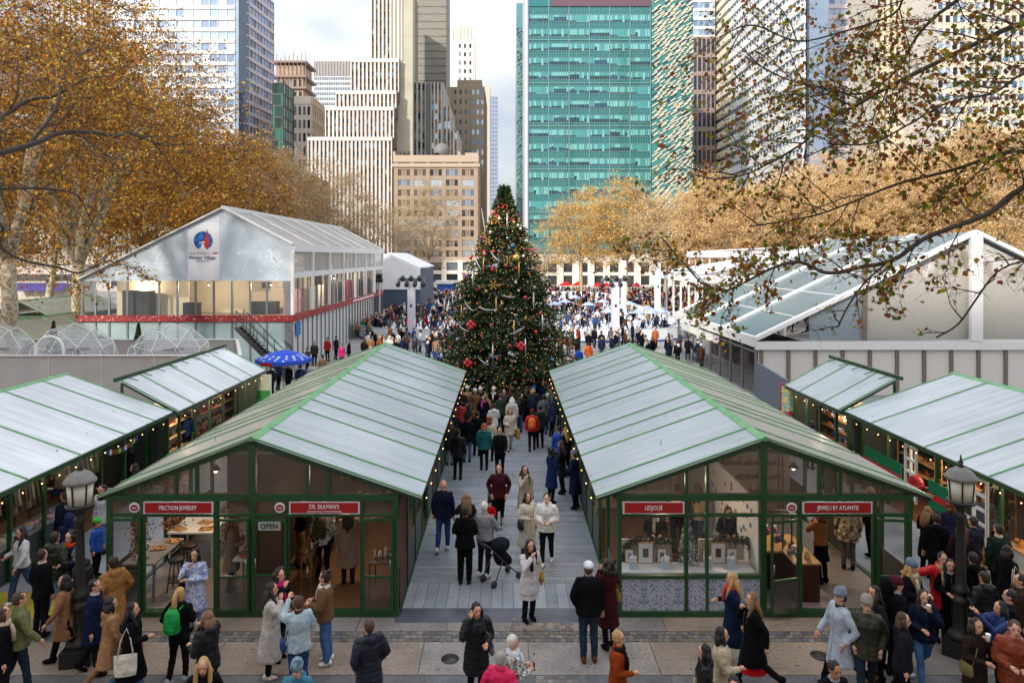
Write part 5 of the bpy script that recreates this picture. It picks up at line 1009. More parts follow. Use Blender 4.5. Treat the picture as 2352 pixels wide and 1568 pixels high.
T_('nearly bare brown plane tree in front of the stepped white building', (XW(745, 110), 110, 0), .36, 8, (XW(740, 110), 110, 13.5), (8, 7, 8.5), 150, 6500, .26, LB, BARKL, 18, seed=15, group='golden plane trees on the left')
T_('nearly bare plane tree at the right end of the left tree row', (XW(850, 122), 122, 0), .34, 7, (XW(835, 122), 122, 11.5), (7, 6, 7), 120, 3800, .26, LB, BARKL, 18, seed=16, group='golden plane trees on the left')
T_('bare twiggy plane tree in front of the beige brick building', (XW(985, 140), 140, 0), .36, 7, (XW(985, 140), 140, 14), (8, 6, 8), 150, 4200, .25, LB, BARKL, 18, seed=17, group='trees beyond the rink')
T_('low bare brownish tree just right of the decorated tree beyond the rink', (XW(1250, 140), 140, 0), .25, 4, (XW(1255, 140), 140, 7.5), (5.5, 5, 3.5), 80, 2500, .22, LB, BARKL, 16, seed=18, group='trees beyond the rink')
T_('pale barked plane tree with yellow top left of the banner tower', (XW(1335, 128), 128, 0), .36, 6.5, (XW(1330, 128), 128, 12.5), (7, 6, 7), 150, 7500, .28, LY, BARKL, 16, seed=19, group='trees beyond the rink')
T_('pale barked plane tree with bright yellow top in the middle right', (XW(1440, 124), 124, 0), .38, 6.5, (XW(1425, 124), 124, 13.5), (8, 6, 7.5), 170, 12000, .29, LY, BARKL, 15, seed=20, group='trees beyond the rink')
T_('pale tan plane tree right of the slim white light tower', (XW(1530, 118), 118, 0), .36, 6, (XW(1530, 118), 118, 12), (7, 6, 7), 150, 9000, .28, LT, BARKL, 15, seed=21, group='trees beyond the rink')
for i, (x, Y, yt, lab) in enumerate(((1640, 112, 425, 'dense pale tan tree crown above the flat topped white tent'), (1760, 104, 400, 'dense pale tan tree crown left of the middle of the right tree bank'), (1880, 96, 372, 'tall dense pale tan tree crown behind the glass pavilion ridge'), (2010, 90, 350, 'dense pale tan crown behind the drooping foreground branches'), (2140, 84, 330, 'dense pale tan crown seen through branches near the right edge'), (2290, 78, 300, 'dense pale tan crown at the right edge behind the branches'))):
    zt = ZW(yt, Y); T_(lab, (XW(x, Y), Y, 0), .38, 6, (XW(x, Y), Y, zt - 8), (7.2, 6, 8.2), 230, 52000, .22, LT, BARKL, 9, seed=30 + i, group='pale tan trees behind the glass pavilion')
# ---- branches reaching in from two nearer trees
def reach(label, trunk, polys, leafm, bark, seed, nsub, sub_len, nleaf, lsize, rmain, twr=.006, droop=0., hang=.3):
    r = random.Random(seed); rng = np.random.default_rng(seed); t = thing('plane_tree', label, 'tree', trunk[0]); off = Vector(trunk[0]); m = MB(off); m.tube(trunk, [.42, .36, .3, .22][:len(trunk)], 12)
    thin = .55 if seed == 4 else .8
    A_, B_, R_, LP = [], [], [], []
    def sub(p, d, ln, rad, depth):
        pts = [p]; q = p; dd = d.normalized()
        for k in range(4): dd = (dd + Vector((r.uniform(-.35, .35), r.uniform(-.3, .3), r.uniform(-.35, .3) - droop))).normalized(); q = q + dd * ln / 4; pts.append(q)
        if rad > .009: m.tube(pts, [rad * (1 - .17 * k) for k in range(5)], 5)
        else:
            for k in range(4): A_.append(tuple(pts[k] - off)); B_.append(tuple(pts[k+1] - off)); R_.append(rad * (1 - .15 * k))
        if depth > 0:
            for k in range(1, 5):
                for _ in range(2 if depth > 1 else r.choice((1, 2))):
                    e = (dd + Vector((r.uniform(-1, 1), r.uniform(-.8, .8), r.uniform(-.9, .8)))).normalized(); sub(pts[k], e, ln * r.uniform(.35, .6), rad * .5, depth - 1)
        if depth <= 1: LP.extend([tuple(x - off) for x in pts[1:]])
    for pl in polys:
        P = [Vector(p[:3]) if len(p) == 3 else W(*p[:3]) for p in pl['p']]; n = len(P); r0 = pl.get('r', rmain) * thin
        # smooth the polyline
        Q = []
        for i in range(n - 1):
            p0, p1, p2, p3 = P[max(0, i-1)], P[i], P[i+1], P[min(n-1, i+2)]
            for k in range(4): s_ = k / 4; Q.append(.5 * ((2*p1) + (p2-p0)*s_ + (2*p0-5*p1+4*p2-p3)*s_*s_ + (3*p1-p0-3*p2+p3)*s_**3))
        Q.append(P[-1]); m.tube(Q, [max(.012, r0 * (1 - .85 * i / len(Q))) for i in range(len(Q))], 7)
        for i in range(2, len(Q), 1):
            if r.random() < nsub:
                dr = (Q[i] - Q[i-1]).normalized(); s_ = r.choice((-1, 1)); e = (dr + Vector((r.uniform(-.3, .3), r.uniform(-.9, .9), s_ * r.uniform(.4, 1.3)))).normalized(); sub(Q[i], e, sub_len * r.uniform(.5, 1.2) * pl.get('s', 1), max(.010, r0 * .25), pl.get('d', 2))
    m.build('trunk', bark, t); V, Fq = twigmesh(np.array(A_), np.array(B_), np.array(R_)); obj('twigs', npmesh('twigs', V, Fq, bark), t)
    LPn = np.array(LP); idx = rng.integers(0, len(LPn), nleaf); Pn = LPn[idx] + rng.normal(size=(nleaf, 3)) * lsize * .5
    # leaves with a folded midrib: two triangles pairs
    n = nleaf; d = rng.normal(size=(n, 3)); d[:, 2] -= hang * 2; d /= np.linalg.norm(d, axis=1, keepdims=True); e = rng.normal(size=(n, 3)); u = np.cross(d, e); u /= np.linalg.norm(u, axis=1, keepdims=True); w_ = np.cross(d, u); s_ = (lsize * rng.uniform(.45, 1.25, n))[:, None]
    K = [(0, 0, 0), (.28, .42, .12), (.62, .5, .16), (.7, .22, .05), (1, 0, 0), (.7, -.22, .05), (.62, -.5, .16), (.28, -.42, .12)]
    V = np.stack([Pn + d*s_*a + u*s_*b + w_*s_*c for a, b, c in K], 1).reshape(-1, 3); b = np.arange(n)[:, None] * 8
    Fq = np.concatenate([b + np.array([[0, 1, 2, 3]]), b + np.array([[0, 3, 4, 5]]), b + np.array([[0, 5, 6, 7]])], 0); obj('crown', npmesh('crown', V, Fq, leafm), t); return t
def w4(*a): return tuple(W(*a))
rt = [(10.6, 7.5, 0), (10.5, 7.6, 4), (10.2, 7.8, 8), (9.9, 8, 11.5)]
polys = [
 dict(p=[(10.0, 7.9, 10.4), w4(2500, 10, 8.5), w4(2352, 55, 8.6), w4(2303, 71, 8.8), w4(2077, 181, 9), w4(1960, 245, 9.2), w4(1873, 290, 9.4), w4(1844, 329, 9.5), w4(1722, 397, 9.7), w4(1641, 412, 9.8)], r=.085),
 dict(p=[(9.9, 8, 11.2), w4(2260, -60, 9), w4(2199, 0, 9.2), w4(2148, 39, 9.4), w4(2106, 84, 9.6), w4(2060, 160, 9.8), w4(1985, 215, 10), w4(1900, 205, 10), w4(1800, 180, 10.2), w4(1710, 130, 10.3)], r=.06),
 dict(p=[(9.9, 8, 11.3), w4(2180, -40, 9), w4(2050, 35, 9.3), w4(1930, 75, 9.5), w4(1830, 95, 9.7), w4(1740, 60, 9.8), w4(1690, 65, 9.9)], r=.04),
 dict(p=[(10.1, 7.8, 8.6), w4(2480, 380, 8.3), w4(2352, 349, 8.4), w4(2303, 352, 8.6), w4(2190, 390, 8.8), w4(2060, 423, 9), w4(1948, 468, 9.2), w4(1850, 500, 9.4), w4(1720, 520, 9.6)], r=.065),
 dict(p=[(10.2, 7.7, 7.8), w4(2480, 400, 8.1), w4(2352, 430, 8.2), w4(2270, 490, 8.3), w4(2192, 520, 8.4), w4(2121, 549, 8.5), w4(2050, 598, 8.6), w4(1979, 613, 8.7), w4(1901, 627, 8.8), w4(1838, 602, 8.9), w4(1781, 613, 9), w4(1731, 637, 9.1), w4(1671, 666, 9.2), w4(1620, 655, 9.3), w4(1575, 610, 9.4), w4(1519, 545, 9.5)], r=.075, s=.6),
 dict(p=[(10.3, 7.7, 7.0), w4(2460, 590, 8.5), w4(2352, 600, 8.6), w4(2290, 625, 8.6), w4(2240, 690, 8.7), w4(2200, 745, 8.8), w4(2150, 775, 8.9)], r=.03, s=.5, d=1),
 dict(p=[w4(2036, 605, 8.65), w4(1990, 645, 8.8), w4(1950, 700, 8.9), w4(1925, 750, 9)], r=.02, s=.5, d=1),
 dict(p=[(10.1, 7.8, 9.4), w4(2470, 160, 8.1), w4(2352, 170, 8.2), w4(2280, 215, 8.3), w4(2180, 235, 8.5), w4(2080, 290, 8.6), w4(2000, 330, 8.8), w4(1900, 330, 9)], r=.04)]
reach('near plane tree reaching in from the right edge with drooping half bare branches', rt, polys, LF, BARKD, 4, .62, 1.05, 7000, .068, .06)
lt = [(-21.5, 17, 0), (-21.5, 17.2, 4), (-21.3, 17.5, 9), (-20.8, 18, 14)]
polys = [
 dict(p=[(-21.4, 17.3, 8), w4(-120, 380, 19), w4(67, 333, 20), w4(133, 307, 20.5), w4(200, 303, 21), w4(267, 312, 21.5), w4(293, 305, 22), w4(333, 320, 22.5), w4(365, 333, 23)], r=.13, s=.8),
 dict(p=[(-21.3, 17.5, 9), w4(-80, 300, 19), w4(0, 270, 20), w4(67, 230, 20.5), w4(127, 220, 21), w4(200, 180, 21.5), w4(260, 175, 22)], r=.12),
 dict(p=[w4(67, 333, 20), w4(123, 260, 20.5), w4(140, 207, 21), w4(150, 173, 21.5), w4(187, 123, 22), w4(230, 110, 22.4)], r=.07),
 dict(p=[(-21.5, 17.2, 6), w4(-60, 440, 19), w4(0, 433, 20), w4(100, 433, 21), w4(167, 443, 21.5), w4(190, 467, 22), w4(215, 520, 22.4)], r=.09),
 dict(p=[(-21.5, 17.2, 5), w4(-60, 520, 19), w4(0, 567, 20), w4(50, 597, 20.5), w4(133, 614, 21), w4(177, 627, 21.5), w4(213, 614, 22), w4(250, 600, 22.5), w4(317, 618, 23)], r=.08, s=.5)]
reach('plane tree off the left edge whose dark branches cross the golden crowns', lt, polys, LG, BARKD, 9, .38, 2.0, 2300, .10, .1)
# ---- the decorated tree
t = thing('christmas_tree', 'huge decorated fir with red gold and blue ornaments at the end of the alley', 'Christmas tree', (-.1, 34, 0)); rng = np.random.default_rng(2)
prof = [(.5, 2.3), (1.5, 3.1), (3.0, 3.3), (4.7, 2.75), (6.4, 2.15), (8.1, 1.35), (9.6, .62), (10.6, .2), (11.1, .03)]
pz_ = [p[0] for p in prof]; pr_ = [p[1] for p in prof]; NB = 1700; A_, B_, S_ = [], [], []
m = MB(); m.tube([(0, 0, 0), (0, 0, 10.9)], [.22, .03], 8)
leaf_p, leaf_d = [], []
for i in range(NB):
    z = .75 + 10.15 * (rng.random() ** 1.25); rr_ = float(np.interp(z, pz_, pr_)) * rng.uniform(.74, 1.1) * (1 + .10 * math.sin(z * 5.2)); a = rng.uniform(0, 2*PI); lift = .18 if z < 8 else .5
    p0 = np.array([0, 0, z + rr_ * .10]); tip = np.array([math.cos(a) * rr_, math.sin(a) * rr_, z - rr_ * .13 + lift * .2]); A_.append(p0 * .55 + tip * .45); B_.append(tip)
    n = int(26 + 14 * rr_); s_ = rng.uniform(.35, 1.03, n); P = p0 + (tip - p0) * s_[:, None]; side = np.array([-math.sin(a), math.cos(a), 0]); wv = (rng.uniform(-1, 1, n) * .30 * (1.1 - s_ * .6))[:, None]; P = P + side * wv; P[:, 2] += rng.normal(size=n) * .04 - np.abs(wv[:, 0]) * .25
    dd = (tip - p0) / np.linalg.norm(tip - p0) + side * np.sign(wv) * .7 + rng.normal(size=(n, 3)) * .35; leaf_p.append(P); leaf_d.append(dd)
P = np.vstack(leaf_p); D_ = np.vstack(leaf_d); D_ /= np.linalg.norm(D_, axis=1, keepdims=True); e = rng.normal(size=D_.shape); u = np.cross(D_, e); u /= np.linalg.norm(u, axis=1, keepdims=True); n = len(P); s_ = rng.uniform(.10, .22, n)[:, None]
V = np.stack([P, P + D_*s_*.5 + u*s_*.22, P + D_*s_, P + D_*s_*.5 - u*s_*.22], 1).reshape(-1, 3)
obj('foliage', npmesh('foliage', V, np.arange(n*4).reshape(n, 4), ramp_mat('fir needles', ['#2c3d24', '#3a4d30', '#24331f', '#46572f', '#32452c', '#525f34'], rough=.7)), t)
V, Fq = twigmesh(np.array(A_), np.array(B_), .02); obj('branches', npmesh('branches', V, Fq, mat('fir bark', '#3a2f24', .9)), t); m.build('trunk', mat('fir bark'), t)
OM = {'red': mat('red bauble', '#b30f14', .15, coat=.5), 'gold': mat('gold bauble', '#c9a35a', .2, metal=.8), 'white': mat('silver bauble', '#cfcfd0', .2, metal=.5), 'blue': mat('blue bauble', '#2a5aa8', .2, coat=.5)}
def on_tree(fr=1.0, zz=None, front=True):
    z = zz if zz is not None else 1.4 + 9.2 * rng.random() ** 1.15; a = rng.uniform(PI * .98, PI * 2.02) if front else rng.uniform(0, 2*PI); q = float(np.interp(z, pz_, pr_)) * fr; return (q * math.cos(a), q * math.sin(a), z)
bm_ = {}
for k, v in OM.items(): b = MB(); b.ball((0, 0, 0), 1, n=10, m=8); bm_[k] = b.mesh('bauble', v)
for i in range(100):
    k = 'red' if i < 48 else ('gold' if i < 70 else ('white' if i < 88 else 'blue')); s_ = rng.uniform(.06, .095) if k == 'red' else rng.uniform(.055, .095)
    o = obj('bauble', bm_[k], t, on_tree(rng.uniform(1.0, 1.06))); o.scale = (s_, s_, s_)
b = MB()
for i in range(420): b.k = int(rng.choice([0, 0, 1, 2, 3, 3, 3])); b.ball(on_tree(rng.uniform(.94, 1.06)), rng.uniform(.028, .055), n=6, m=4)
tag(b.build('bauble', [OM['gold'], OM['white'], OM['blue'], OM['red']], t), kind='stuff')
b = MB()
for i in range(650): b.ball(on_tree(rng.uniform(.95, 1.07)), .011, n=4, m=3)
tag(b.build('fairy_lights', mat('fairy light', '#ffd890', .4, emit='#ffc060', estr=1.2), t), kind='stuff')
b = MB(); b.ball((.55, -1.55, 7.45), .2, n=14, m=10); b.build('bauble', OM['gold'], t)
for (x, y) in ((1142, 502), (1120, 552), (1133, 653), (1168, 597)):          # gold snowflakes
    z = ZW(y, 32.4); q = float(np.interp(z, pz_, pr_)); X = XW(x, 34 - q) + .1; yy = -math.sqrt(max(.01, q*q*1.1 - X*X)); b = MB()
    for k in range(6): a = PI * k / 3; b.bar((X, yy - .05, z), (X + .24*math.cos(a), yy - .05, z + .24*math.sin(a)), .05, .03, up=(0, 1, 0)); c = (X + .15*math.cos(a), yy - .05, z + .15*math.sin(a)); b.bar(c, (c[0] + .09*math.cos(a + .8), c[1], c[2] + .09*math.sin(a + .8)), .03, .02, up=(0, 1, 0))
    b.build('gold_snowflake', OM['gold'], t)
for (x0, y0, x1, y1, sg) in ((1078, 560, 1105, 620, 18), (1125, 575, 1150, 600, 10), (1065, 690, 1090, 712, 12), (1098, 703, 1140, 708, 8), (1053, 745, 1078, 757, 8), (1170, 762, 1205, 745, 6), (1100, 812, 1125, 828, 6), (1150, 675, 1185, 680, 6), (1102, 470, 1112, 530, 4)):
    b = MB(); pts = []
    for k in range(9):
        s_ = k / 8; xx = x0 + (x1 - x0) * s_; yy_ = y0 + (y1 - y0) * s_ + sg * 4 * s_ * (1 - s_) * .5; z = ZW(yy_, 31.8); q = float(np.interp(z, pz_, pr_)) * 1.07; X = (xx - VX) * 31.6 / F + .1; pts.append((X, -math.sqrt(max(.02, q*q - X*X)), z))
    b.tube(pts, [.008, .02, .026, .03, .032, .03, .026, .02, .008], 6); b.build('white_garland', mat('white garland', '#b4b2ac', .8, bump=1, bscale=60), t)
for (x, y) in ((1110, 610), (1140, 700), (1192, 620), (1180, 750), (1085, 640), (1225, 690), (1133, 800), (1205, 790), (1165, 505), (1060, 720), (1245, 740)):
    z = ZW(y, 32); q = float(np.interp(z, pz_, pr_)) * 1.05; X = (x - VX) * 32 / F + .1; yy = -math.sqrt(max(.02, q*q - X*X)); b = MB(); b.tube([(X, yy, z + .4), (X, yy, z), (X, yy, z - .45)], [.02, .045, .008], 6); b.build('icicle', OM['white' if x % 2 else 'gold'], t)
for (x, y) in ((1196, 790), (1076, 830), (1082, 745)):
    z = ZW(y, 31.5); q = float(np.interp(z, pz_, pr_)) * 1.04; X = (x - VX) * 31.5 / F + .1; yy = -math.sqrt(max(.02, q*q - X*X)); b = MB()
    for k in range(4): b.ball((X + .11*math.cos(k*1.6), yy - .05, z + .11*math.sin(k*1.6)), .12, n=8, m=6)
    b.build('red_ornament_cluster', OM['red'], t)
# small potted firs on the dome platform
for i, (x, y, Y, lab) in enumerate(((318, 742, 35.5, 'small potted fir between the two clear domes'), (123, 738, 36, 'small potted fir left behind the middle dome'))):
    zt = ZW(y, Y); tt = thing('potted_fir', lab, 'fir', (XW(x, Y), Y, 2.2)); hh = zt - 2.2; rg = np.random.default_rng(60 + i); n = 1600; z = rg.uniform(.35, hh, n); rr2 = (1 - z / hh) * .42 * rg.uniform(.3, 1.1, n) + .02; a = rg.uniform(0, 2*PI, n); Pp = np.stack([rr2*np.cos(a), rr2*np.sin(a), z], 1)
    V, Fq = leafmesh(Pp, .13, rg, .4); obj('foliage', npmesh('foliage', V, Fq, MATS['fir needles']), tt); b = MB(); b.lathe([(.14, 0), (.18, .32)], 10); b.build('pot', M_dk, tt); b = MB(); b.tube([(0, 0, .3), (0, 0, hh)], [.03, .01], 5); b.build('trunk', mat('fir bark'), tt)
# ================================================================== stock and furniture of the kiosks
rg_ = random.Random(31)
FAB = {}
def fabric(c, kind='plain'):
    k = 'fabric ' + c + kind
    if k in MATS: return MATS[k]
    if kind == 'plain': return mat(k, c, .9, var=.22, scale=7, bump=1.0, bscale=6.5, spec=.08, bdist=.06)
    if kind == 'shiny': return mat(k, c, .45, var=.18, scale=10, bump=.9, bscale=9, spec=.28, bdist=.05)
    if kind == 'denim': return mat(k, c, .85, var=.34, scale=5, bump=.8, bscale=8, spec=.15, bdist=.05)
    if kind == 'fleece': return mat(k, c, .95, var=.22, scale=30, bump=1.0, bscale=55, spec=.1)
    m = ramp_mat(k, c.split(','), rough=.85, source='noise', scale=16 if kind == 'print' else 7, spec=.2); return m
M_tray = mat('tan wooden tray', '#b98a58', .5, var=.15, scale=8); M_gold = mat('gold frame', '#b08a4a', .35, metal=.6); M_paper = mat('white paper', '#dcd9d8', .8, bump=.6, bscale=40); M_gtop = mat('grey table top', '#8b8884', .4, var=.1)
def table(label, x0, x1, y0, y1, z, top, legm=None, group=None):
    t = thing('table', label, 'table', ((x0+x1)/2, (y0+y1)/2, .07), 0, group); off = t.location; m = MB(off); m.box(x0, x1, y0, y1, z - .04, z); m.build('table_top', top, t)
    for x in (x0 + .04, x1 - .04):
        for y in (y0 + .04, y1 - .04): m = MB(off); m.box(x - .018, x + .018, y - .018, y + .018, .07, z - .041); m.build('leg', legm or M_steel, t)
    return t
def small(name, label, cat, loc, build_, group=None, rz=0):
    t = thing(name, label, cat, loc, rz, group); build_(t); return t
def tray(label, x, y, z, w_=.3, d=.2, rz=0, items=6, cols=('#c9a25a', '#d9d5cc', '#7a4a2c', '#b8894a')):
    t = thing('tray', label, 'tray', (x, y, z), rz, 'display trays on the shop tables'); m = MB(); m.box(-w_/2, w_/2, -d/2, d/2, .001, .015)
    for a in (-1, 1): m.box(-w_/2, w_/2, a*d/2 - .008, a*d/2 + .008, .001, .03); m.box(a*w_/2 - .008, a*w_/2 + .008, -d/2 + .008, d/2 - .008, .001, .03)
    m.build('tray_base', M_tray, t); m = MB()
    for i in range(items): m.k = rg_.randrange(len(cols)); m.ball((rg_.uniform(-w_*.4, w_*.4), rg_.uniform(-d*.38, d*.38), .03), rg_.uniform(.012, .03), n=6, m=4)
    m.build('pieces', [mat('piece ' + c, c, .35) for c in cols], t)
# left kiosk, left shop
table('white topped work table at the back of the jewelry shop', -8.1, -7.0, 16.3, 17.3, .92, M_wt, M_wt)
table('grey topped steel table at the left front of the jewelry shop', -8.25, -7.55, 14.65, 16.0, .92, M_gtop)
for i, (x, y) in enumerate(((-7.9, 16.5), (-7.45, 16.9), (-7.25, 16.5), (-8.0, 14.9), (-7.85, 15.4), (-7.7, 15.8))): tray('tan tray of small jewelry ' + ('on the white back table' if i < 3 else 'on the grey front table'), x, y, .925, rz=rg_.uniform(-.5, .5))
def stool(label, x, y, col):
    t = thing('bar_stool', label, 'stool', (x, y, .07)); m = MB(); m.lathe([(.15, .66), (.17, .68), (.17, .72), (.14, .735)], 14); m.build('seat', col, t)
    for a in range(4): m = MB(); c, s = math.cos(a*PI/2 + .78), math.sin(a*PI/2 + .78); m.tube([(c*.11, s*.11, .66), (c*.2, s*.2, 0)], .014, 6); m.build('leg', M_dk if col is M_dk else M_dw, t)
    m = MB(); m.tube([(.17*math.cos(2*PI*k/12), .17*math.sin(2*PI*k/12), .25) for k in range(13)], .01, 5); m.build('foot_ring', M_dk, t); return t
stool('dark bar stool under the grey front table', -7.35, 15.2, M_dk); stool('brown bar stool before the white back table', -7.4, 15.95, M_dw)
def plant(label, x, y, z, h, w_, cols, n=500, size=.07, seed=1, name='dried_flowers', cat='dried flowers'):
    rg = np.random.default_rng(seed); P_ = np.stack([rg.normal(size=n)*w_*.4, rg.normal(size=n)*w_*.4, rg.uniform(0, h, n)], 1); V, Fq = leafmesh(P_, size, rg, .6); t = thing(name, label, cat, (x, y, z)); obj('blooms', npmesh('blooms', V, Fq, ramp_mat('blooms ' + cols[0], cols, .8)), t)
    m = MB(); [m.tube([(0, 0, 0), (rg_.uniform(-w_, w_)*.5, rg_.uniform(-w_, w_)*.5, h)], .006, 4) for _ in range(8)]; m.build('stems', M_dw, t)
DF = ['#7a4a34', '#a06a48', '#5c3a30', '#8f5a50', '#c08a5a']
plant('hanging dried flowers behind the far left window of the jewelry shop', -8.0, 14.9, 1.0, .9, .3, DF, seed=1); plant('tall dried foliage at the left wall of the jewelry shop', -8.1, 16.6, .9, 1.3, .35, DF, 700, seed=2); plant('dried orange foliage behind the glazed doors', -6.2, 15.4, 1.0, .9, .3, ['#8a3a1c', '#b06028', '#5c3a20', '#3c3020'], 600, seed=3)
# partition walls
for lab, x0, x1, y, m_ in (('dark partition across the left gabled kiosk', px(243) + .1, px(915) - .1, 20.2, M_dw), ('cream partition across the right gabled kiosk', px(1416) + .1, px(2097) - .1, 20.2, M_cream)):
    t = thing('partition', lab, 'partition', ((x0+x1)/2, y, .07)); m = MB(t.location); m.box(x0, x1, y, y + .05, .07, 2.3); m.build('board', m_, t)
t = thing('partition', 'dark partition between the two shops of the left kiosk', 'partition', (px(579), 16.5, .07)); m = MB(t.location); m.box(px(579) - .03, px(579) + .03, 14.6, 20.1, .07, 2.2); m.build('board', M_dw, t)
t = thing('partition', 'white partition between the two shops of the right kiosk', 'partition', (px(1754), 16.5, .07)); m = MB(t.location); m.box(px(1754) - .03, px(1754) + .03, 14.5, 20.1, .07, 2.3); m.build('board', M_paper, t)
# shelf units with individual small goods
GOOD = {}
def good(kind, col):
    k = (kind, col)
    if k not in GOOD:
        m = MB()
        if kind == 'jar': m.lathe([(.035, 0), (.045, .02), (.045, .09), (.03, .11), (.03, .13)], 10)
        elif kind == 'box': m.box(-.05, .05, -.04, .04, 0, .1)
        elif kind == 'cloth': m.rings([(0, 0, 0, .12, .09), (0, 0, .04, .125, .095), (0, 0, .07, .11, .085)], 10)
        elif kind == 'ball': m.ball((0, 0, .05), .05, n=8, m=6)
        elif kind == 'figure': m.rings([(0, 0, 0, .04, .03), (0, 0, .08, .035, .03), (0, 0, .1, .02, .02), (0, 0, .14, .03, .03), (0, 0, .17, .01, .01)], 8)
        GOOD[k] = m.mesh(kind, fabric(col) if kind == 'cloth' else mat('good ' + col, col, .45, var=.1))
    return GOOD[k]
NM = {'jar': ('jar', 'jar'), 'box': ('small_box', 'box'), 'cloth': ('folded_cloth', 'folded cloth'), 'ball': ('ornament_ball', 'ornament'), 'figure': ('figurine', 'figurine')}
def row(where, kinds, cols, pts_, grp):
    for (x, y, z) in pts_:
        kd = rg_.choice(kinds); c = rg_.choice(cols); o = obj(NM[kd][0], good(kd, c), None, (x, y, z)); o.rotation_euler = (0, 0, rg_.uniform(0, 3)); s = rg_.uniform(.8, 1.3); o.scale = (s, s, s); tag(o, f'small {NM[kd][1]} {where}', NM[kd][1], grp + ' ' + NM[kd][1])
def shelf(label, x0, x1, y0, y1, zs, along, kinds, cols, where, step=.2, m_=M_wood):
    t = thing('shelf_unit', label, 'shelf', ((x0+x1)/2, (y0+y1)/2, .07)); off = t.location
    for z in zs: m = MB(off); m.box(x0, x1, y0, y1, z - .025, z); m.build('shelf', m_, t)
    m = MB(off)
    for x in (x0, x1):
        for y in (y0, y1): m.box(x - .015, x + .015, y - .015, y + .015, .07, max(zs) + .02)
    m.build('upright', m_, t); p = []
    for z in zs:
        a, b = (y0, y1) if along == 'y' else (x0, x1); u = a + step * .5
        while u < b - .05:
            p.append((((x0+x1)/2 + rg_.uniform(-.04, .04), u, z + .001) if along == 'y' else (u, (y0+y1)/2 + rg_.uniform(-.04, .04), z + .001))); u += step * rg_.uniform(.7, 1.4)
    row(where, kinds, cols, p, where)
CAND = ['#8a4a2c', '#c9b08a', '#5c2c20', '#d8d0c0', '#3c2a24', '#a87a4c']
shelf('dark shelf of candles at the back of the left kiosk right shop', -4.9, -2.6, 19.7, 20.0, (.6, 1.0, 1.4, 1.8), 'x', ('jar', 'box'), CAND, 'on the candle shelf of the left kiosk', .24, M_dw)
shelf('counter shelf with candles left of the open doorway of the left kiosk', px(668), px(690), 15.0, 17.8, (.5, .92), 'y', ('jar', 'box', 'figure'), CAND, 'on the counter left of the candle shop doorway', .26)
shelf('low display of gilded candles in the right window of the left kiosk', px(838), px(900), 14.75, 15.4, (.88,), 'x', ('jar', 'figure', 'ball'), ['#c9a35a', '#d8c08a', '#7a3a20', '#e0dccc'], 'in the right window of the left kiosk', .13, M_dw)
t = thing('work_board', 'round copper board on the white table behind the jewelry shop doors', 'board', (px(540), 15.0, .97)); m = MB(); m.lathe([(.2, 0), (.22, .02), (.2, .035)], 18); m.build('board', mat('copper board', '#a8593a', .4, metal=.3), t)
table('small white table behind the glazed doors of the jewelry shop', px(512), px(570), 14.75, 15.3, .96, M_wt)
# right kiosk window display
t = thing('window_counter', 'white display counter inside the patterned shop window', 'counter', ((px(1430) + px(1745))/2, 14.75, .07)); m = MB(t.location); m.box(px(1430), px(1745), 14.45, 14.95, .78, .83); m.box(px(1430), px(1745), 14.93, 14.96, .07, .78); m.build('counter_top', M_paper, t)
m = MB(t.location); m.box(px(1435), px(1565), 15.05, 15.1, .83, 1.28); m.box(px(1630), px(1740), 15.05, 15.1, .83, 1.28); m.build('back_panel', mat('pale back panel', '#c8c0ba', .7), t)
for i, (x, w_, h, y) in enumerate(((1452, .2, .3, 14.9), (1490, .34, .46, 14.86), (1530, .22, .32, 14.9), (1636, .16, .3, 14.9), (1664, .34, .46, 14.86), (1698, .24, .32, 14.9))):
    lab = ('small framed print', 'large framed botanical print', 'framed leaf print', 'narrow framed print', 'framed dark landscape print', 'framed blue pattern print')[i] + (' on the left' if i < 3 else ' on the right') + ' of the white window counter'
    t = thing('picture_frame', lab, 'picture frame', (px(x) + .06, y, .832)); m = MB(); m.box(-w_/2, w_/2, 0, .02, 0, h); m.build('frame', M_gold, t); m = MB(); m.box(-w_/2 + .02, w_/2 - .02, -.004, -.001, .02, h - .02); m.build('mat_board', M_paper, t); m = MB(); m.box(-w_*.18, w_*.18, -.008, -.005, h*.3, h*.72); m.build('print', mat('print ink %d' % i, ('#7c97a8', '#4a5a48', '#5f6f60', '#8a7a68', '#4a3028', '#7f93b4')[i], .6), t)
for i, x in enumerate((1462, 1538, 1637, 1692)):
    t = thing('gift_bag', ('white tissue gift bag at the far left', 'blue white gift bag beside the leaf print', 'white tissue gift bag right of the flocked tree', 'white gift bag at the right')[i] + ' of the window counter', 'gift bag', (px(x), 14.6, .832)); m = MB(); m.box(-.08, .08, -.05, .05, 0, .18); m.build('bag_body', mat('printed bag', '#b9c4cf', .7, var=.2, scale=20), t); m = MB()
    for k in range(9): m.ball((rg_.uniform(-.07, .07), rg_.uniform(-.04, .04), .2 + rg_.uniform(-.02, .04)), .04, .03, .05, 6, 4)
    m.build('tissue', M_paper, t)
def needles(t, P_, size, mt, seed, nm='needles'): rg = np.random.default_rng(seed); V, Fq = leafmesh(np.array(P_), size, rg, .3); obj(nm, npmesh(nm, V, Fq, mt), t)
t = thing('flocked_tree', 'small snow flocked fir in the middle of the shop window', 'fir', (px(1600), 14.95, .1)); rg = np.random.default_rng(5); n = 2600; z = rg.uniform(.25, 1.75, n); rr2 = (1 - z/1.8) * .42 * rg.uniform(.4, 1.1, n); a = rg.uniform(0, 2*PI, n)
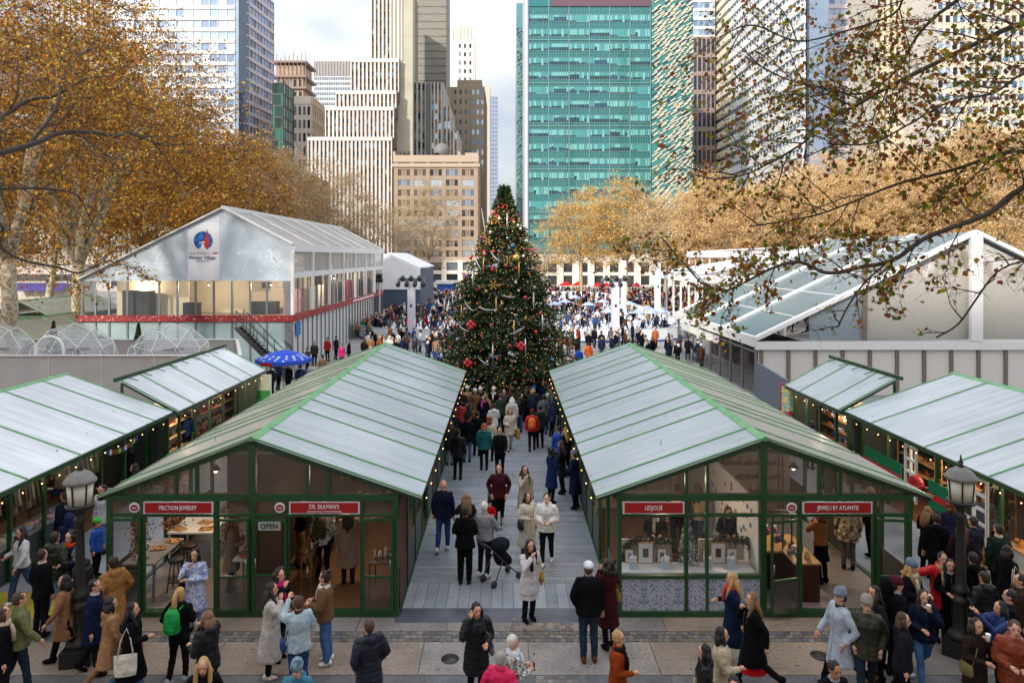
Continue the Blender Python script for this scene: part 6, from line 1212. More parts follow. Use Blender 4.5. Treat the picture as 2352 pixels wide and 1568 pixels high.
needles(t, np.stack([rr2*np.cos(a), rr2*np.sin(a), z], 1), .09, ramp_mat('flocked needles', ['#d8dadb', '#c4c9c9', '#2e3a30', '#e0e2e2', '#4a5248']), 6); m = MB(); m.tube([(0, 0, 0), (0, 0, 1.7)], [.04, .01], 6); m.build('trunk', M_dw, t)
for lab, xs_ in (('evergreen garland along the left half of the window display', [(1432, 1300), (1440, 1250), (1465, 1236), (1510, 1240), (1545, 1240), (1560, 1300)]), ('evergreen garland along the right half of the window display', [(1636, 1240), (1680, 1236), (1715, 1240), (1732, 1270), (1736, 1315)])):
    t = thing('garland', lab, 'garland', (px(xs_[0][0]), 15.0, .9)); off = t.location; P_ = []; pts_ = [W(a, b, 15.0) for a, b in xs_]
    for i in range(len(pts_) - 1):
        for k in range(340): q = pts_[i].lerp(pts_[i+1], rg_.random()); P_.append((q.x - off.x + rg_.gauss(0, .045), q.y - off.y + rg_.gauss(0, .04), q.z - off.z + rg_.gauss(0, .05)))
    needles(t, P_, .07, ramp_mat('garland needles', ['#2a3a28', '#34462c', '#1f2c1e', '#4a5234', '#3a3a28']), 8); m = MB(off)
    for i in range(len(pts_) - 1):
        for k in range(3): q = pts_[i].lerp(pts_[i+1], (k + .5) / 3); m.ball((q.x, q.y - .06, q.z), .018, n=6, m=4)
    m.build('bauble', OMG if 'OMG' in globals() else M_gold, t)
t = thing('wall_art', 'blue and tan printed decorations on the white wall of the right window', 'decoration', (px(1754) - .05, 16, 1.2)); off = t.location; m = MB(off)
for i in range(26): y = 14.8 + rg_.random() * 3; z = 1.1 + rg_.random() * 1.0; s = rg_.uniform(.05, .11); m.k = rg_.randrange(2); m.box(px(1754) - .05, px(1754) - .035, y, y + s, z, z + s)
m.build('print', [mat('print blue', '#5f86b4', .6), mat('print tan', '#b98a5c', .6)], t)
shelf('white shelving deep inside the LESJOLIE shop', 2.6, 4.9, 19.75, 20.05, (.7, 1.15, 1.6, 2.0), 'x', ('box', 'ball', 'figure'), ['#d8d4d0', '#a8b8c8', '#c9b08a', '#7a93b0', '#b85a4a'], 'on the white shelving of LESJOLIE', .26, M_paper)
# jewel shop case
t = thing('display_case', 'dark red wooden jewellery case with lit tan trays inside the right shop', 'display case', (6.4, 15.6, .07)); off = t.location
m = MB(off); m.box(px(1846), px(1906), 14.7, 16.2, .07, .88); m.box(px(1770), px(1846), 15.3, 19.0, .07, .88); m.build('case_base', mat('mahogany', '#3c1610', .4, var=.2, scale=4), t)
m = MB(off); m.box(px(1844), px(1908), 14.68, 16.22, .88, .92); m.box(px(1768), px(1844), 15.28, 19.0, .88, .92); m.build('case_top', M_tray, t)
m = MB(off)
for x in (px(1800), px(1825), px(1850), px(1872)): m.box(x - .015, x + .015, 15.4, 15.43, .92, 1.75)
m.box(px(1795), px(1875), 15.39, 15.44, 1.75, 1.79); m.build('case_frame', M_dk, t)
row('in the jewellery case of the right shop', ('box', 'ball', 'jar'), ['#c9a35a', '#8a3a6a', '#d8d0c0', '#5c8aa8', '#b0603a', '#3a5a7a'], [(px(1778) + rg_.random() * .9, 15.4 + rg_.random() * 2.6, .921) for _ in range(34)] + [(px(1852) + rg_.random() * .42, 14.8 + rg_.random() * 1.3, .921) for _ in range(14)], 'jewellery case')
shelf('tall shelf of bright goods at the back of the right jewel shop', 5.9, 8.0, 19.75, 20.05, (.7, 1.1, 1.5, 1.9), 'x', ('box', 'jar', 'figure', 'ball'), ['#b8864a', '#8a3a2a', '#d0c4a8', '#4a6a8a', '#7a4a30'], 'on the tall back shelf of the jewel shop', .24)
# outer kiosks
def garments(where, x, ys, z, cols, n_each, grp):
    t = thing('clothes_rail', f'steel clothes rail {where}', 'clothes rail', (x, ys[0], z + .02)); m = MB(t.location); m.tube([(x, ys[0], z + .02), (x, ys[1], z + .02)], .015, 6); m.build('rail', M_steel, t)
    y = ys[0] + .1
    while y < ys[1] - .05:
        c = rg_.choice(cols); k = 'garment' + c
        if k not in GOOD:
            m = MB(); m.rings([(0, 0, -.85, .20, .045), (0, 0, -.5, .17, .04), (0, 0, -.15, .19, .04), (0, 0, -.03, .1, .03), (0, 0, 0, .03, .02)], 10); m.tube([(.17, 0, -.1), (.25, 0, -.62)], [.05, .035], 6); m.tube([(-.17, 0, -.1), (-.25, 0, -.62)], [.05, .035], 6); m.tube([(0, 0, 0), (0, 0, .05)], .004, 4); GOOD[k] = m.mesh('knit_garment', fabric(c, 'fleece'))
        o = obj('knit_garment', GOOD[k], None, (x, y, z - .03)); o.rotation_euler = (0, 0, rg_.uniform(-.3, .3)); tag(o, f'knitted garment hanging {where}', 'garment', grp); y += rg_.uniform(.12, .2)
KN = ['#7a6a58', '#a8977f', '#c4b8a4', '#5a4a42', '#8f7a6a', '#4a3c38']
garments('in the knitwear kiosk at the left edge', -12.2, (13.6, 17.8), 2.05, KN, 1, 'knitwear hanging in the left kiosk'); garments('near the far end of the knitwear kiosk', -12.2, (18.6, 20.2), 2.05, ['#c9bda8', '#d4c8b4', '#b8a890'], 1, 'pale knitwear hanging in the left kiosk')
t = thing('stall_counter', 'dark counter under the knitwear at the left edge', 'counter', (-11.7, 15.5, .06)); m = MB(t.location); m.box(-12.05, -11.46, 13.4, 18.4, .06, .82); m.build('counter_front', mat('dark green grey board', '#3a423e', .6, var=.15), t); m = MB(t.location); m.box(-12.08, -11.43, 13.38, 18.42, .82, .86); m.build('counter_top', mat('counter top grey', '#7c7f7a', .5), t)
row('on the counter of the knitwear kiosk', ('cloth', 'cloth', 'box'), ['#d8d4cc', '#c99a9a', '#c8c4b8', '#8fa0a8', '#b8a080', '#e0dcd4'], [(-11.75 + rg_.uniform(-.15, .15), y, .861) for y in np.arange(13.6, 18.3, .2)], 'knitwear counter')
t = thing('prayer_flags', 'string of small coloured flags under the left kiosk eave', 'flags', (-11.0, 19.4, 2.1)); off = t.location; m = MB(off); m.tube([(-11.1, 18.9, 2.15), (-11.1, 19.7, 2.02), (-11.1, 20.6, 2.15)], .006, 4)
m.build('cord', M_dk, t)
for i in range(11): m = MB(off); y = 18.95 + i * .15; z = 2.13 - .12 * math.sin(PI * i / 10); m.box(-11.105, -11.095, y, y + .11, z - .14, z); m.build('flag', mat('flag %d' % (i % 5), ('#2450a8', '#d8d8d8', '#b01c20', '#1f7a3c', '#d0b020')[i % 5], .7), t)
shelf('dark shelving of the knitwear kiosk far bay', -13.4, -13.0, 18.6, 21.6, (.6, 1.0, 1.4, 1.8), 'y', ('box', 'cloth', 'figure'), ['#7a3a50', '#2c3a6a', '#a85a2a', '#3a3430', '#8a7a68'], 'on the far bay shelves of the knitwear kiosk', .22, M_dw)
shelf('pale lit shelving of the left lean-to kiosk', -12.3, -11.9, 22.4, 25.8, (.6, 1.05, 1.5, 1.9), 'y', ('figure', 'box'), ['#3a2418', '#7a4a2c', '#d0c0a0', '#b01c20'], 'on the pale shelves of the left lean-to', .26, mat('pale pine', '#c9a878', .5)); shelf('crowded shelving at the far end of the left lean-to kiosk', -12.2, -11.8, 26.4, 29.6, (.6, 1.0, 1.4, 1.8, 2.1), 'y', ('ball', 'box', 'figure'), ['#b01c20', '#c9a35a', '#1f7a3c', '#2c5cae', '#d8d8d8', '#c05a8a'], 'on the crowded far shelves of the left lean-to', .2)
for a, b, w_ in ((13.2, 15.8, 'near'), (17.3, 19.6, 'middle'), (19.9, 21.8, 'far')): shelf(f'orange wooden shelving in the {w_} bay of the right edge kiosk', 12.5, 12.9, a, b, (.9, 1.3, 1.7, 2.05), 'y', ('jar', 'box', 'ball', 'figure'), ['#b8702a', '#c98a3a', '#7a3a1c', '#d0b080', '#8a2a1c', '#3a5a3c'], f'on the {w_} bay shelves of the right edge kiosk', .19, M_tray)
shelf('shelving of the right lean-to kiosk', 12.0, 12.4, 22.6, 26.2, (.8, 1.2, 1.6, 2.0), 'y', ('box', 'jar', 'cloth'), ['#b8702a', '#3a4a8a', '#d8d4cc', '#7a4a2c', '#8a8fa8'], 'on the shelves of the right lean-to', .2)
t = thing('stall_counter', 'white counter with trays in the right edge kiosk', 'counter', (11.8, 14.2, .06)); m = MB(t.location); m.box(11.56, 12.1, 12.9, 15.9, .06, .85); m.build('counter_front', mat('white counter', '#b9b6b0', .5), t); m = MB(t.location); m.box(11.53, 12.13, 12.88, 15.92, .85, .89); m.build('counter_top', M_tray, t)
row('on the white counter of the right edge kiosk', ('box', 'jar', 'ball'), ['#c98a3a', '#b8702a', '#d8c8a0', '#8a3a1c'], [(11.83 + rg_.uniform(-.15, .15), y, .891) for y in np.arange(13, 15.8, .14)], 'right edge counter')
# pendant lamps that light the shops (seen as warm glow behind the gable glass)
def pendant(x, y, z, lab, p=28):
    t = thing('pendant_lamp', lab, 'pendant lamp', (x, y, z), 0, 'lit pendant lamps inside the kiosks'); m = MB(); m.lathe([(.03, .12), (.05, .1), (.12, .0), (.115, -.002)], 12); m.tube([(0, 0, .12), (0, 0, 2.95 + .3 - z if abs(x) < 9 else .25)], .006, 4); m.build('shade', M_dk, t); m = MB(); m.ball((0, 0, -.01), .05, n=8, m=6); m.build('bulb', mat('lit lamp bulb', '#ffdca8', .4, emit='#ffcf90', estr=6), t)
    l = bpy.data.lights.new('lamp_light', 'POINT'); l.energy = p; l.color = (1, .78, .52); l.shadow_soft_size = .08; o = bpy.data.objects.new('lamp_light', l); COL.objects.link(o); o.parent = t; o.location = (0, 0, -.1)
for x, y, lab in ((-6.9, 16.2, 'lit pendant lamp in the jewelry shop of the left kiosk'), (-3.8, 16.4, 'lit pendant lamp in the candle shop of the left kiosk'), (3.6, 15.9, 'lit pendant lamp over the LESJOLIE window display'), (6.9, 16.4, 'lit pendant lamp in the jewel shop of the right kiosk')): pendant(x, y, 2.45, lab, 34)
for x, y, lab in ((-12.4, 16, 'lit pendant lamp in the knitwear kiosk'), (-11.7, 24, 'lit pendant lamp in the near half of the left lean-to'), (-11.7, 28, 'lit pendant lamp in the far half of the left lean-to'), (12.2, 14.5, 'lit pendant lamp in the near bay of the right edge kiosk'), (12.2, 19, 'lit pendant lamp in the far bay of the right edge kiosk'), (11.7, 24.4, 'lit pendant lamp in the right lean-to kiosk')): pendant(x, y, 2.25, lab, 40)
# stroller, bins, leaves on roofs
def stroller(label, x, y, rz, canopy):
    t = thing('stroller', label, 'stroller', (x, y, .05), rz); m = MB(); 
    for s in (-1, 1): m.tube([(s*.2, -.55, 1.0), (s*.2, -.1, .55), (s*.2, .35, .12)], .014, 6); m.tube([(s*.2, -.1, .55), (s*.22, -.35, .1)], .014, 6)
    m.tube([(-.2, -.55, 1.0), (.2, -.55, 1.0)], .018, 6); m.tube([(-.2, -.1, .55), (.2, -.1, .55)], .012, 6); m.build('frame', M_dk, t)
    m = MB(); m.rings([(0, .1, .38, .17, .2), (0, .05, .5, .19, .22), (0, -.08, .75, .18, .12), (0, -.14, .85, .15, .06)], 12); m.build('seat', fabric('#17181c'), t)
    m = MB(); m.ball((0, -.02, .82), .2, .26, .17, 10, 8); m.build('canopy', canopy, t)
    for s in (-1, 1):
        for yy in (-.36, .38): m = MB(); m.tube([(s*.2 - .02, yy, .08), (s*.2 + .02, yy, .08)], .08, 12); m.build('wheel', M_dk, t)
FABS = True

for x, y in ((-25, 47), (-20.5, 47), (-16.2, 47), (-15.6, 54), (-15.6, 62), (-15.6, 70)): pendant(x, y, 5.6, f'lit ceiling lamp {int(y-45)} metres inside the pavilion upper floor at {"left" if x < -22 else "middle" if x < -17 else "right"}', 95)
# ================================================================== people
def remeshed(mb, name, voxel, smooth=3):
    me = mb.mesh('tmp', [mat('tmp_', (.5, .5, .5))]); o = bpy.data.objects.new('tmp', me); COL.objects.link(o)
    md = o.modifiers.new('r', 'REMESH'); md.mode = 'VOXEL'; md.voxel_size = voxel; md.use_smooth_shade = True
    s = o.modifiers.new('s', 'SMOOTH'); s.iterations = smooth; s.factor = .5
    dg = bpy.context.evaluated_depsgraph_get(); dg.update(); r = bpy.data.meshes.new_from_object(o.evaluated_get(dg)); bpy.data.objects.remove(o); bpy.data.meshes.remove(me)
    r.name = name; r.materials.clear(); return r
def V3(*a): return Vector(a)
ARM = {  # elbow, wrist for the +x side
 'd': ((.235, -.02, 1.13), (.25, .05, .87)), 'f+': ((.235, .09, 1.13), (.23, .25, .95)), 'b-': ((.25, -.14, 1.15), (.26, -.15, .89)), 'h': ((.25, .02, 1.13), (.10, .27, 1.15)),
 'm': ((.23, .17, 1.19), (.06, .165, 1.43)), 'e': ((.28, .1, 1.2), (.13, .06, 1.52)), 'p': ((.29, -.07, 1.15), (.205, .08, .94)), 'u': ((.21, .24, 1.3), (.07, .40, 1.53)), 'o': ((.43, .08, 1.34), (.68, .16, 1.38)),
 'c': ((.25, .07, 1.13), (-.06, .21, 1.18)), 'g': ((.22, .16, 1.12), (.17, .42, 1.02))}
def skeleton(stride, arms, lean, sit=0):
    J = {}; legs = []
    for s, a, kb in ((1, stride, 6), (-1, -stride, 8 + stride * 1.1)):
        a_ = R(a); hip = V3(s * .095, 0, .90); kn = hip + .41 * V3(0, math.sin(a_), -math.cos(a_)); an = kn + .40 * V3(0, math.sin(a_ - R(kb)), -math.cos(a_ - R(kb))); legs.append([hip, kn, an, a - kb])
    dz = .09 - min(l[2].z for l in legs)
    for l in legs:
        for i in range(3): l[i] = l[i] + V3(0, 0, dz)
    J['legs'] = legs; J['dz'] = dz; M = Matrix.Translation(V3(0, 0, .92 + dz)) @ Matrix.Rotation(-R(lean), 4, 'X') @ Matrix.Translation(V3(0, 0, -.92)); J['M'] = M
    J['arms'] = []
    for s, c in ((1, arms[0]), (-1, arms[1])):
        e, w_ = ARM[c]; J['arms'].append([M @ V3(s * .175, 0, 1.395), M @ V3(s * e[0], e[1], e[2]), M @ V3(s * w_[0], w_[1], w_[2]), c])
    return J
def xf(M, rs, n=14):
    """elliptic rings under transform M -> closed lofted surface"""
    vs = []; fs = []
    for cx, cy, z, rx, ry in rs:
        for k in range(n): a = 2*PI*k/n; vs.append(M @ V3(cx + rx*math.cos(a), cy + ry*math.sin(a), z))
    for i in range(len(rs) - 1):
        for k in range(n): fs.append((i*n+k, i*n+(k+1) % n, (i+1)*n+(k+1) % n, (i+1)*n+k))
    fs += [tuple(range(n))[::-1], tuple(range((len(rs)-1)*n, len(rs)*n))]; return vs, fs
BODY = {}; SKIN_ = [mat('skin a', '#c99478', .55, var=.05), mat('skin b', '#a97656', .55, var=.05), mat('skin c', '#7a5038', .55, var=.05), mat('skin d', '#d8ab90', .55, var=.05)]
M_eye = mat('eye dark', '#1b1310', .3); M_lip = mat('lip', '#9a4f45', .5)
def body_mesh(stride, arms, lean, fingers, fine):
    k = (stride, arms, lean, fingers, fine)
    if k in BODY: return BODY[k]
    J = skeleton(stride, arms, lean); M = J['M']; m = MB()
    for hip, kn, an, sa in J['legs']: m.tube([hip, hip.lerp(kn, .5), kn, kn.lerp(an, .35), an], [.082, .07, .052, .052, .034], 10); m.tube([an, an + V3(0, .03, -.045), an + V3(0, .09, -.058)], [.034, .03, .02], 8)
    m.add(*xf(M, [(0, 0, .84, .12, .09), (0, 0, .92, .155, .10), (0, 0, 1.04, .13, .09), (0, 0, 1.18, .145, .1), (0, 0, 1.3, .16, .105), (0, 0, 1.38, .165, .09), (0, 0, 1.43, .09, .07), (0, .0, 1.47, .055, .055), (0, .01, 1.54, .05, .055)]))
    for sh, el, wr, c in J['arms']: m.tube([M @ V3(0, 0, 1.39), sh, sh.lerp(el, .5), el, el.lerp(wr, .4), wr, wr + (wr - el).normalized() * .03], [.05, .05, .044, .036, .036, .026, .02], 8)
    # head: cranium, jaw, chin, ears
    h = MB(); h.ball((0, -.008, 1.625), .076, .096, .098, 14, 12); h.ball((0, .025, 1.56), .055, .066, .075, 12, 10); h.tube([(0, .085, 1.615), (0, .108, 1.583), (0, .09, 1.572)], [.010, .016, .012], 6)
    for s in (-1, 1): h.ball((s * .077, -.005, 1.60), .012, .02, .03, 8, 6)
    m.add([M @ Vector(v) for v in h.v], h.f)
    me = remeshed(m, 'body', .0145 if fine else .024, 2)
    if fingers:
        h = MB(); h.k = 0
        for side, (sh, el, wr, c) in zip((1, -1), J['arms']):
            d = (wr - el).normalized(); up = V3(0, 0, 1) if abs(d.z) < .85 else V3(0, 1, 0); x = d.cross(up).normalized(); nrm = x.cross(d).normalized()   # x across palm, nrm back of hand
            curl = {'h': 1.2, 'm': 1.2, 'e': 1.4, 'u': 1.1, 'c': .5, 'g': 1.3}.get(c, .6); pc = wr + d * .05
            h.tube([wr - d * .01, pc - d * .015, pc + d * .03], [.024, .034, .036], 8)
            for i, (o_, ln) in enumerate(((-.028, .062), (-.010, .072), (.009, .068), (.026, .054))):
                p = pc + d * .028 + x * o_; q = p + (d * math.cos(curl*.35) - nrm * math.sin(curl*.35)) * ln * .5; r_ = q + (d * math.cos(curl*.9) - nrm * math.sin(curl*.9)) * ln * .3; t_ = r_ + (d * math.cos(curl*1.5) - nrm * math.sin(curl*1.5)) * ln * .25
                h.tube([p, q, r_, t_], [.0095, .009, .008, .0065], 6)
            p = wr + d * .03 - x * .03 * side; q = p + (d * .6 - x * side * .75 - nrm * .2).normalized() * .035; r_ = q + (d * .9 - x * side * .15 - nrm * .5).normalized() * .03; h.tube([p, q, r_], [.012, .0105, .008], 6)
        bm = h.mesh('h', []); me = join(me, bm)
    f = MB(); f.smooth = True
    for s in (-1, 1): f.k = 1; f.ball(tuple(M @ V3(s * .03, .079, 1.618)), .011, .007, .008, 6, 5); f.tube([M @ V3(s * .016, .088, 1.638), M @ V3(s * .045, .078, 1.637)], .004, 5)
    f.k = 2; f.tube([M @ V3(-.022, .083, 1.545), M @ V3(0, .09, 1.544), M @ V3(.022, .083, 1.545)], [.004, .007, .004], 6)
    me = join(me, f.mesh('f', [])); BODY[k] = me; return me
def join(a, b):
    na = len(a.vertices); va = np.empty(na * 3, np.float32); a.vertices.foreach_get('co', va); vb = np.empty(len(b.vertices) * 3, np.float32); b.vertices.foreach_get('co', vb)
    fa = [tuple(p.vertices) for p in a.polygons] + [tuple(i + na for i in p.vertices) for p in b.polygons]; mi = [p.material_index for p in a.polygons] + [p.material_index for p in b.polygons]
    me = bpy.data.meshes.new(a.name); me.from_pydata(np.concatenate([va, vb]).reshape(-1, 3).tolist(), [], fa); me.polygons.foreach_set('use_smooth', [True] * len(fa))
    me.materials.clear()
    for _ in range(3): me.materials.append(None)
    me.polygons.foreach_set('material_index', mi); me.update(); return me
CL = {}
from mathutils import noise as MN
def folds(me, amp, f=(8, 8, 3.5)):
    """shallow cloth creases from summed waves, pushed along the normals"""
    n = len(me.vertices); c = np.empty(n * 3, np.float32); me.vertices.foreach_get('co', c); c = c.reshape(-1, 3); nn = np.array([v.vector[:] for v in me.vertex_normals], np.float32)
    x, y, z = c[:, 0] * f[0] * 3, c[:, 1] * f[1] * 3, c[:, 2] * f[2] * 3
    k = np.sin(x + 1.7 * np.sin(z * .7 + y)) * np.cos(z * .9 + 1.3 * np.sin(y * 1.3 + x * .5)) + .6 * np.abs(np.sin(y * 1.1 + z * 1.4 + 2 * np.sin(x * .8))) * np.cos(x * 1.7 - z * .6)
    c = c + nn * (amp * .55 * k)[:, None]; me.vertices.foreach_set('co', c.astype(np.float32).ravel()); me.update(); return me
def coat_mesh(stride, arms, lean, hem, fit, style, fine):
    k = (stride, arms, lean, hem, fit, style, fine)
    if k in CL: return CL[k]
    J = skeleton(stride, arms, lean); M = J['M']; dz = J['dz']; m = MB(); f = fit * 1.06; pf = style == 'puffer'
    sw = .02 * abs(stride) / 20
    prof = [(0, 0, 1.0 + 0, .165*f, .125*f), (0, 0, 1.12, .155*f, .118*f), (0, 0, 1.22, .17*f, .128*f), (0, 0, 1.32, .185*f, .13*f), (0, -.005, 1.385, .185*f, .105*f), (0, -.005, 1.425, .13, .09), (0, 0, 1.46, .078, .075), (0, .003, 1.485, .072, .072)]
    low = []; n = 6
    if hem < .98:
        for i in range(n): z = hem + (.98 - hem) * i / n; q = (.98 - z); low.append((0, sw * q, z, (.175 + q * .06) * f, (.13 + q * (.10 + .004 * abs(stride))) * f))
    rs = low + prof
    if pf:
        out = []
        for i in range(len(rs) - 1):
            a, b = rs[i], rs[i+1]; st = max(1, round((b[2] - a[2]) / .028))
            for j in range(st): q = j / st; r_ = [a[c] + (b[c] - a[c]) * q for c in range(5)]; w_ = 1 + .045 * math.sin(r_[2] * 2 * PI / .085); out.append((r_[0], r_[1], r_[2], r_[3] * w_, r_[4] * w_))
        rs = out + [rs[-1]]
    if hem < .6:   # long skirted hems stay on the ground frame instead of leaning
        pass
    m.add(*xf(M, rs, 18))
    for sh, el, wr, c in J['arms']:
        q = 1.2 if fit > 1.05 else 1.08; pts = [M @ V3(0, 0, 1.36), sh + V3(0, 0, -.012), sh.lerp(el, .5), el, el.lerp(wr, .5), wr]; rad = [.07*q, .075*q, .066*q, .056*q, .05*q, .042*q]
        if pf:
            P_, R_ = [], []
            for i in range(len(pts) - 1):
                for j in range(4): u = j / 4; P_.append(pts[i].lerp(pts[i+1], u)); R_.append((rad[i] + (rad[i+1] - rad[i]) * u) * (1.1 + .07 * math.sin((i * 4 + j) * 2.1)))
            pts, rad = P_ + [pts[-1]], R_ + [rad[-1]]
        m.tube(pts, rad, 9)
    if style in ('hood', 'puffer', 'fur'): m.add(*xf(M, [(0, -.10, 1.36, .05, .04), (0, -.10, 1.41, .11, .06), (0, -.09, 1.46, .12, .065), (0, -.07, 1.51, .09, .045)], 12))
    if style == 'collar': m.add(*xf(M, [(0, 0, 1.42, .10, .085), (0, -.005, 1.46, .10, .095), (0, -.01, 1.50, .088, .092)], 14))
    me = remeshed(m, 'coat', .021 if fine else .028, 2 if pf else 3); folds(me, .013 if not pf else .007); CL[k] = me; return me
def legs_mesh(stride, wide, fine, top=.99):
    k = ('L', stride, wide, fine)
    if k in CL: return CL[k]
    J = skeleton(stride, 'dd', 0); m = MB(); w_ = wide
    for hip, kn, an, sa in J['legs']: m.tube([hip + V3(0, 0, .03), hip.lerp(kn, .5), kn, kn.lerp(an, .5), an + V3(0, 0, -.01)], [.098, .086*(.9+.1*w_), .064*w_, .06*w_, .048*w_*1.05], 10)
    m.rings([(0, 0, .83 + J['dz'], .13, .10), (0, 0, .9 + J['dz'], .165, .118), (0, 0, 1.0 + J['dz'], .15, .11)], 14)
    me = remeshed(m, 'trousers', .019 if fine else .028, 2); folds(me, .009, (7, 7, 9)); CL[k] = me; return me
def fb(c):
    """'#hex' or '#hex:kind' or 'a,b,c:print'"""
    if ':' in c: a, b = c.split(':'); return fabric(a, b)
    return fabric(c)
def link(me, name, parent, mats_):
    o = bpy.data.objects.new(name, me); COL.objects.link(o); o.parent = parent
    while len(me.materials) < len(mats_): me.materials.append(None)
    for i, q in enumerate(mats_): o.material_slots[i].link = 'OBJECT'; o.material_slots[i].material = q
    return o
HAIR = {'black': '#15110f', 'dark': '#2a1c15', 'brown': '#4a2f1e', 'auburn': '#6e3a20', 'blond': '#b58d56', 'grey': '#9a9692', 'white': '#cfcac0', 'ginger': '#8a4520', 'lightbrown': '#7a5738'}
NEAR = []
def person(x, y, label, hd=0, H=1.70, coat='#16161a', hem=.78, fit=1.0, style='plain', legs='#15161a', wide=1.0, arms='dd', stride=0, lean=2, hair='dark', hs='short', hat=None, shoe='#1a1512', boots=False, skin=0, scarf=None, items=(), z=0., Y=None, who=None, skirt=None, group=None, tilt=0):
    """person whose crown is at photo point (x, y)"""
    if Y is None: Y = (CH - z - H) * F / (y - HY)
    fine = Y < 19; k = H / 1.72; t = thing('person', label, 'person', (XW(x, Y), Y, z), -R(hd), group); t.scale = (k, k, k)
    a2 = (arms[0], arms[1]) if len(arms) == 2 else tuple(arms.split()); J = skeleton(stride, a2, lean); M = J['M']; NEAR.append((t.location.x, t.location.y))
    body = link(body_mesh(stride, a2, lean, fine, fine), 'body', t, [SKIN_[skin], M_eye, M_lip])
    c = link(coat_mesh(stride, a2, lean, hem, fit, style, fine), 'coat' if hem < .9 else 'jacket', t, [fb(coat)])
    link(legs_mesh(stride, wide, fine), 'trousers', t, [fb(legs)])
    if skirt: m = MB(); m.add(*xf(Matrix.Translation(V3(0, 0, J['dz'])), [(0, 0, skirt[1], .20, .18 + .003*stride), (0, 0, .7, .17, .15), (0, 0, .98, .14, .11)], 16)); m.build('skirt', fb(skirt[0]), t)
    for hip, kn, an, sa in J['legs']:
        m = MB(); g = Matrix.Translation(an) @ Matrix.Rotation(R(max(-35, min(0, sa))), 4, 'X'); s = MB(); s.ball((0, .045, -.042), .047, .13, .048, 10, 7); s.ball((0, -.02, -.02), .047, .07, .07, 8, 6)
        m.smooth = True; m.add([g @ Vector(v) for v in s.v], s.f)
        if boots: m.tube([kn.lerp(an, .25), an, an + V3(0, 0, -.03)], [.064, .052, .05], 9)
        if shoe in ('#d8d8d8', '#e8e8e6'): pass
        m.build('boot' if boots else 'shoe', fb(shoe), t)
    if fine:
        m = MB(); pts = []
        for z_ in np.linspace(max(hem + .03, .5), 1.40, 9): f_ = fit * 1.06 * (1.05 if style == 'puffer' else 1); q = max(0, .98 - z_); fy = (.128 + q * (.10 + .004 * abs(stride))) * f_ if z_ < 1.36 else .105 * f_; pts.append(M @ V3(0, fy + .002 + (.02 * abs(stride) / 20) * q, z_))
        m.tube(pts, .007, 5); m.build('zip', M_steel if int(x) % 3 == 0 else fb(coat), t) if style in ('puffer', 'hood', 'fur') else m.build('placket', M_dk if int(x) % 2 else fb(coat), t)
        if style == 'plain' and hem < .9 and not scarf: m = MB(); m.add(*xf(M, [(0, .0, 1.43, .088, .078), (0, .0, 1.465, .082, .078), (0, .0, 1.49, .07, .07)], 14)); m.sm = [True] * len(m.f); m.build('collar', fb(('#2a2c30', '#8a8d92', '#3a2a24', '#b0a89c')[int(x) % 4]), t)
        for s in (-1, 1): m = MB(); m.bar(M @ V3(s * .105, .105 * fit, 1.03), M @ V3(s * .16, .06 * fit, 1.07), .012, .02); m.build('pocket', fb(coat), t) if hem < .85 else None
    # hair
    hc = mat('hair ' + hair, HAIR[hair], .6, var=.25, scale=30, bump=.6, bscale=60, stretch=(3, 3, .4)); m = MB(); Mh = M
    def ab(c_, a, b, c2, n=14, q=10): s = MB(); s.ball(c_, a, b, c2, n, q); m.smooth = True; m.add([Mh @ Vector(v) for v in s.v], s.f)
    if hs != 'bald':
        ab((0, -.024, 1.635), .085, .094, .097)
        if hs == 'short': ab((0, -.045, 1.60), .078, .07, .08)
        if hs in ('long', 'mid', 'pony', 'bun', 'curly'): ab((0, -.04, 1.60), .088, .075, .095)
        if hs == 'long': m.add(*xf(M, [(0, -.10, 1.20, .06, .02), (0, -.135, 1.30, .115, .035), (0, -.11, 1.42, .125, .06), (0, -.06, 1.52, .105, .075), (0, -.04, 1.62, .088, .08)], 14)); [m.tube([M @ V3(s*.085, .0, 1.64), M @ V3(s*.10, .02, 1.52), M @ V3(s*.105, .075, 1.40), M @ V3(s*.09, .125, 1.26)], [.02, .035, .036, .012], 8) for s in (-1, 1)]
        if hs == 'mid': m.add(*xf(M, [(0, -.08, 1.43, .08, .04), (0, -.06, 1.50, .11, .065), (0, -.04, 1.62, .088, .08)], 14)); [m.tube([M @ V3(s*.08, .01, 1.66), M @ V3(s*.092, .02, 1.56), M @ V3(s*.08, .03, 1.47)], [.02, .03, .012], 8) for s in (-1, 1)]
        if hs == 'curly': 
            rr0 = random.Random(int(x))
            for _ in range(26): ab((rr0.uniform(-.09, .09), rr0.uniform(-.12, .0), rr0.uniform(1.44, 1.7)), .05, .05, .05, 7, 5)
        if hs == 'pony': ab((0, -.12, 1.68), .03, .03, .03, 8, 6); m.tube([M @ V3(0, -.12, 1.68), M @ V3(0, -.17, 1.6), M @ V3(0, -.165, 1.45), M @ V3(0, -.15, 1.28)], [.028, .045, .045, .012], 8)
        if hs == 'bun': ab((0, -.10, 1.72), .045, .045, .045, 10, 7)
        m.v = [tuple(Vector(v) + (Vector(v) - M @ V3(0, 0, 1.58)) * .11 * MN.noise(Vector(v) * 22 + V3(x, 0, 0)) + (Vector(v) - M @ V3(0, 0, 1.58)) * .07 * MN.noise(V3(v[0]*70, v[1]*70, v[2]*12 + y))) for v in m.v]; m.build('hair', hc, t)
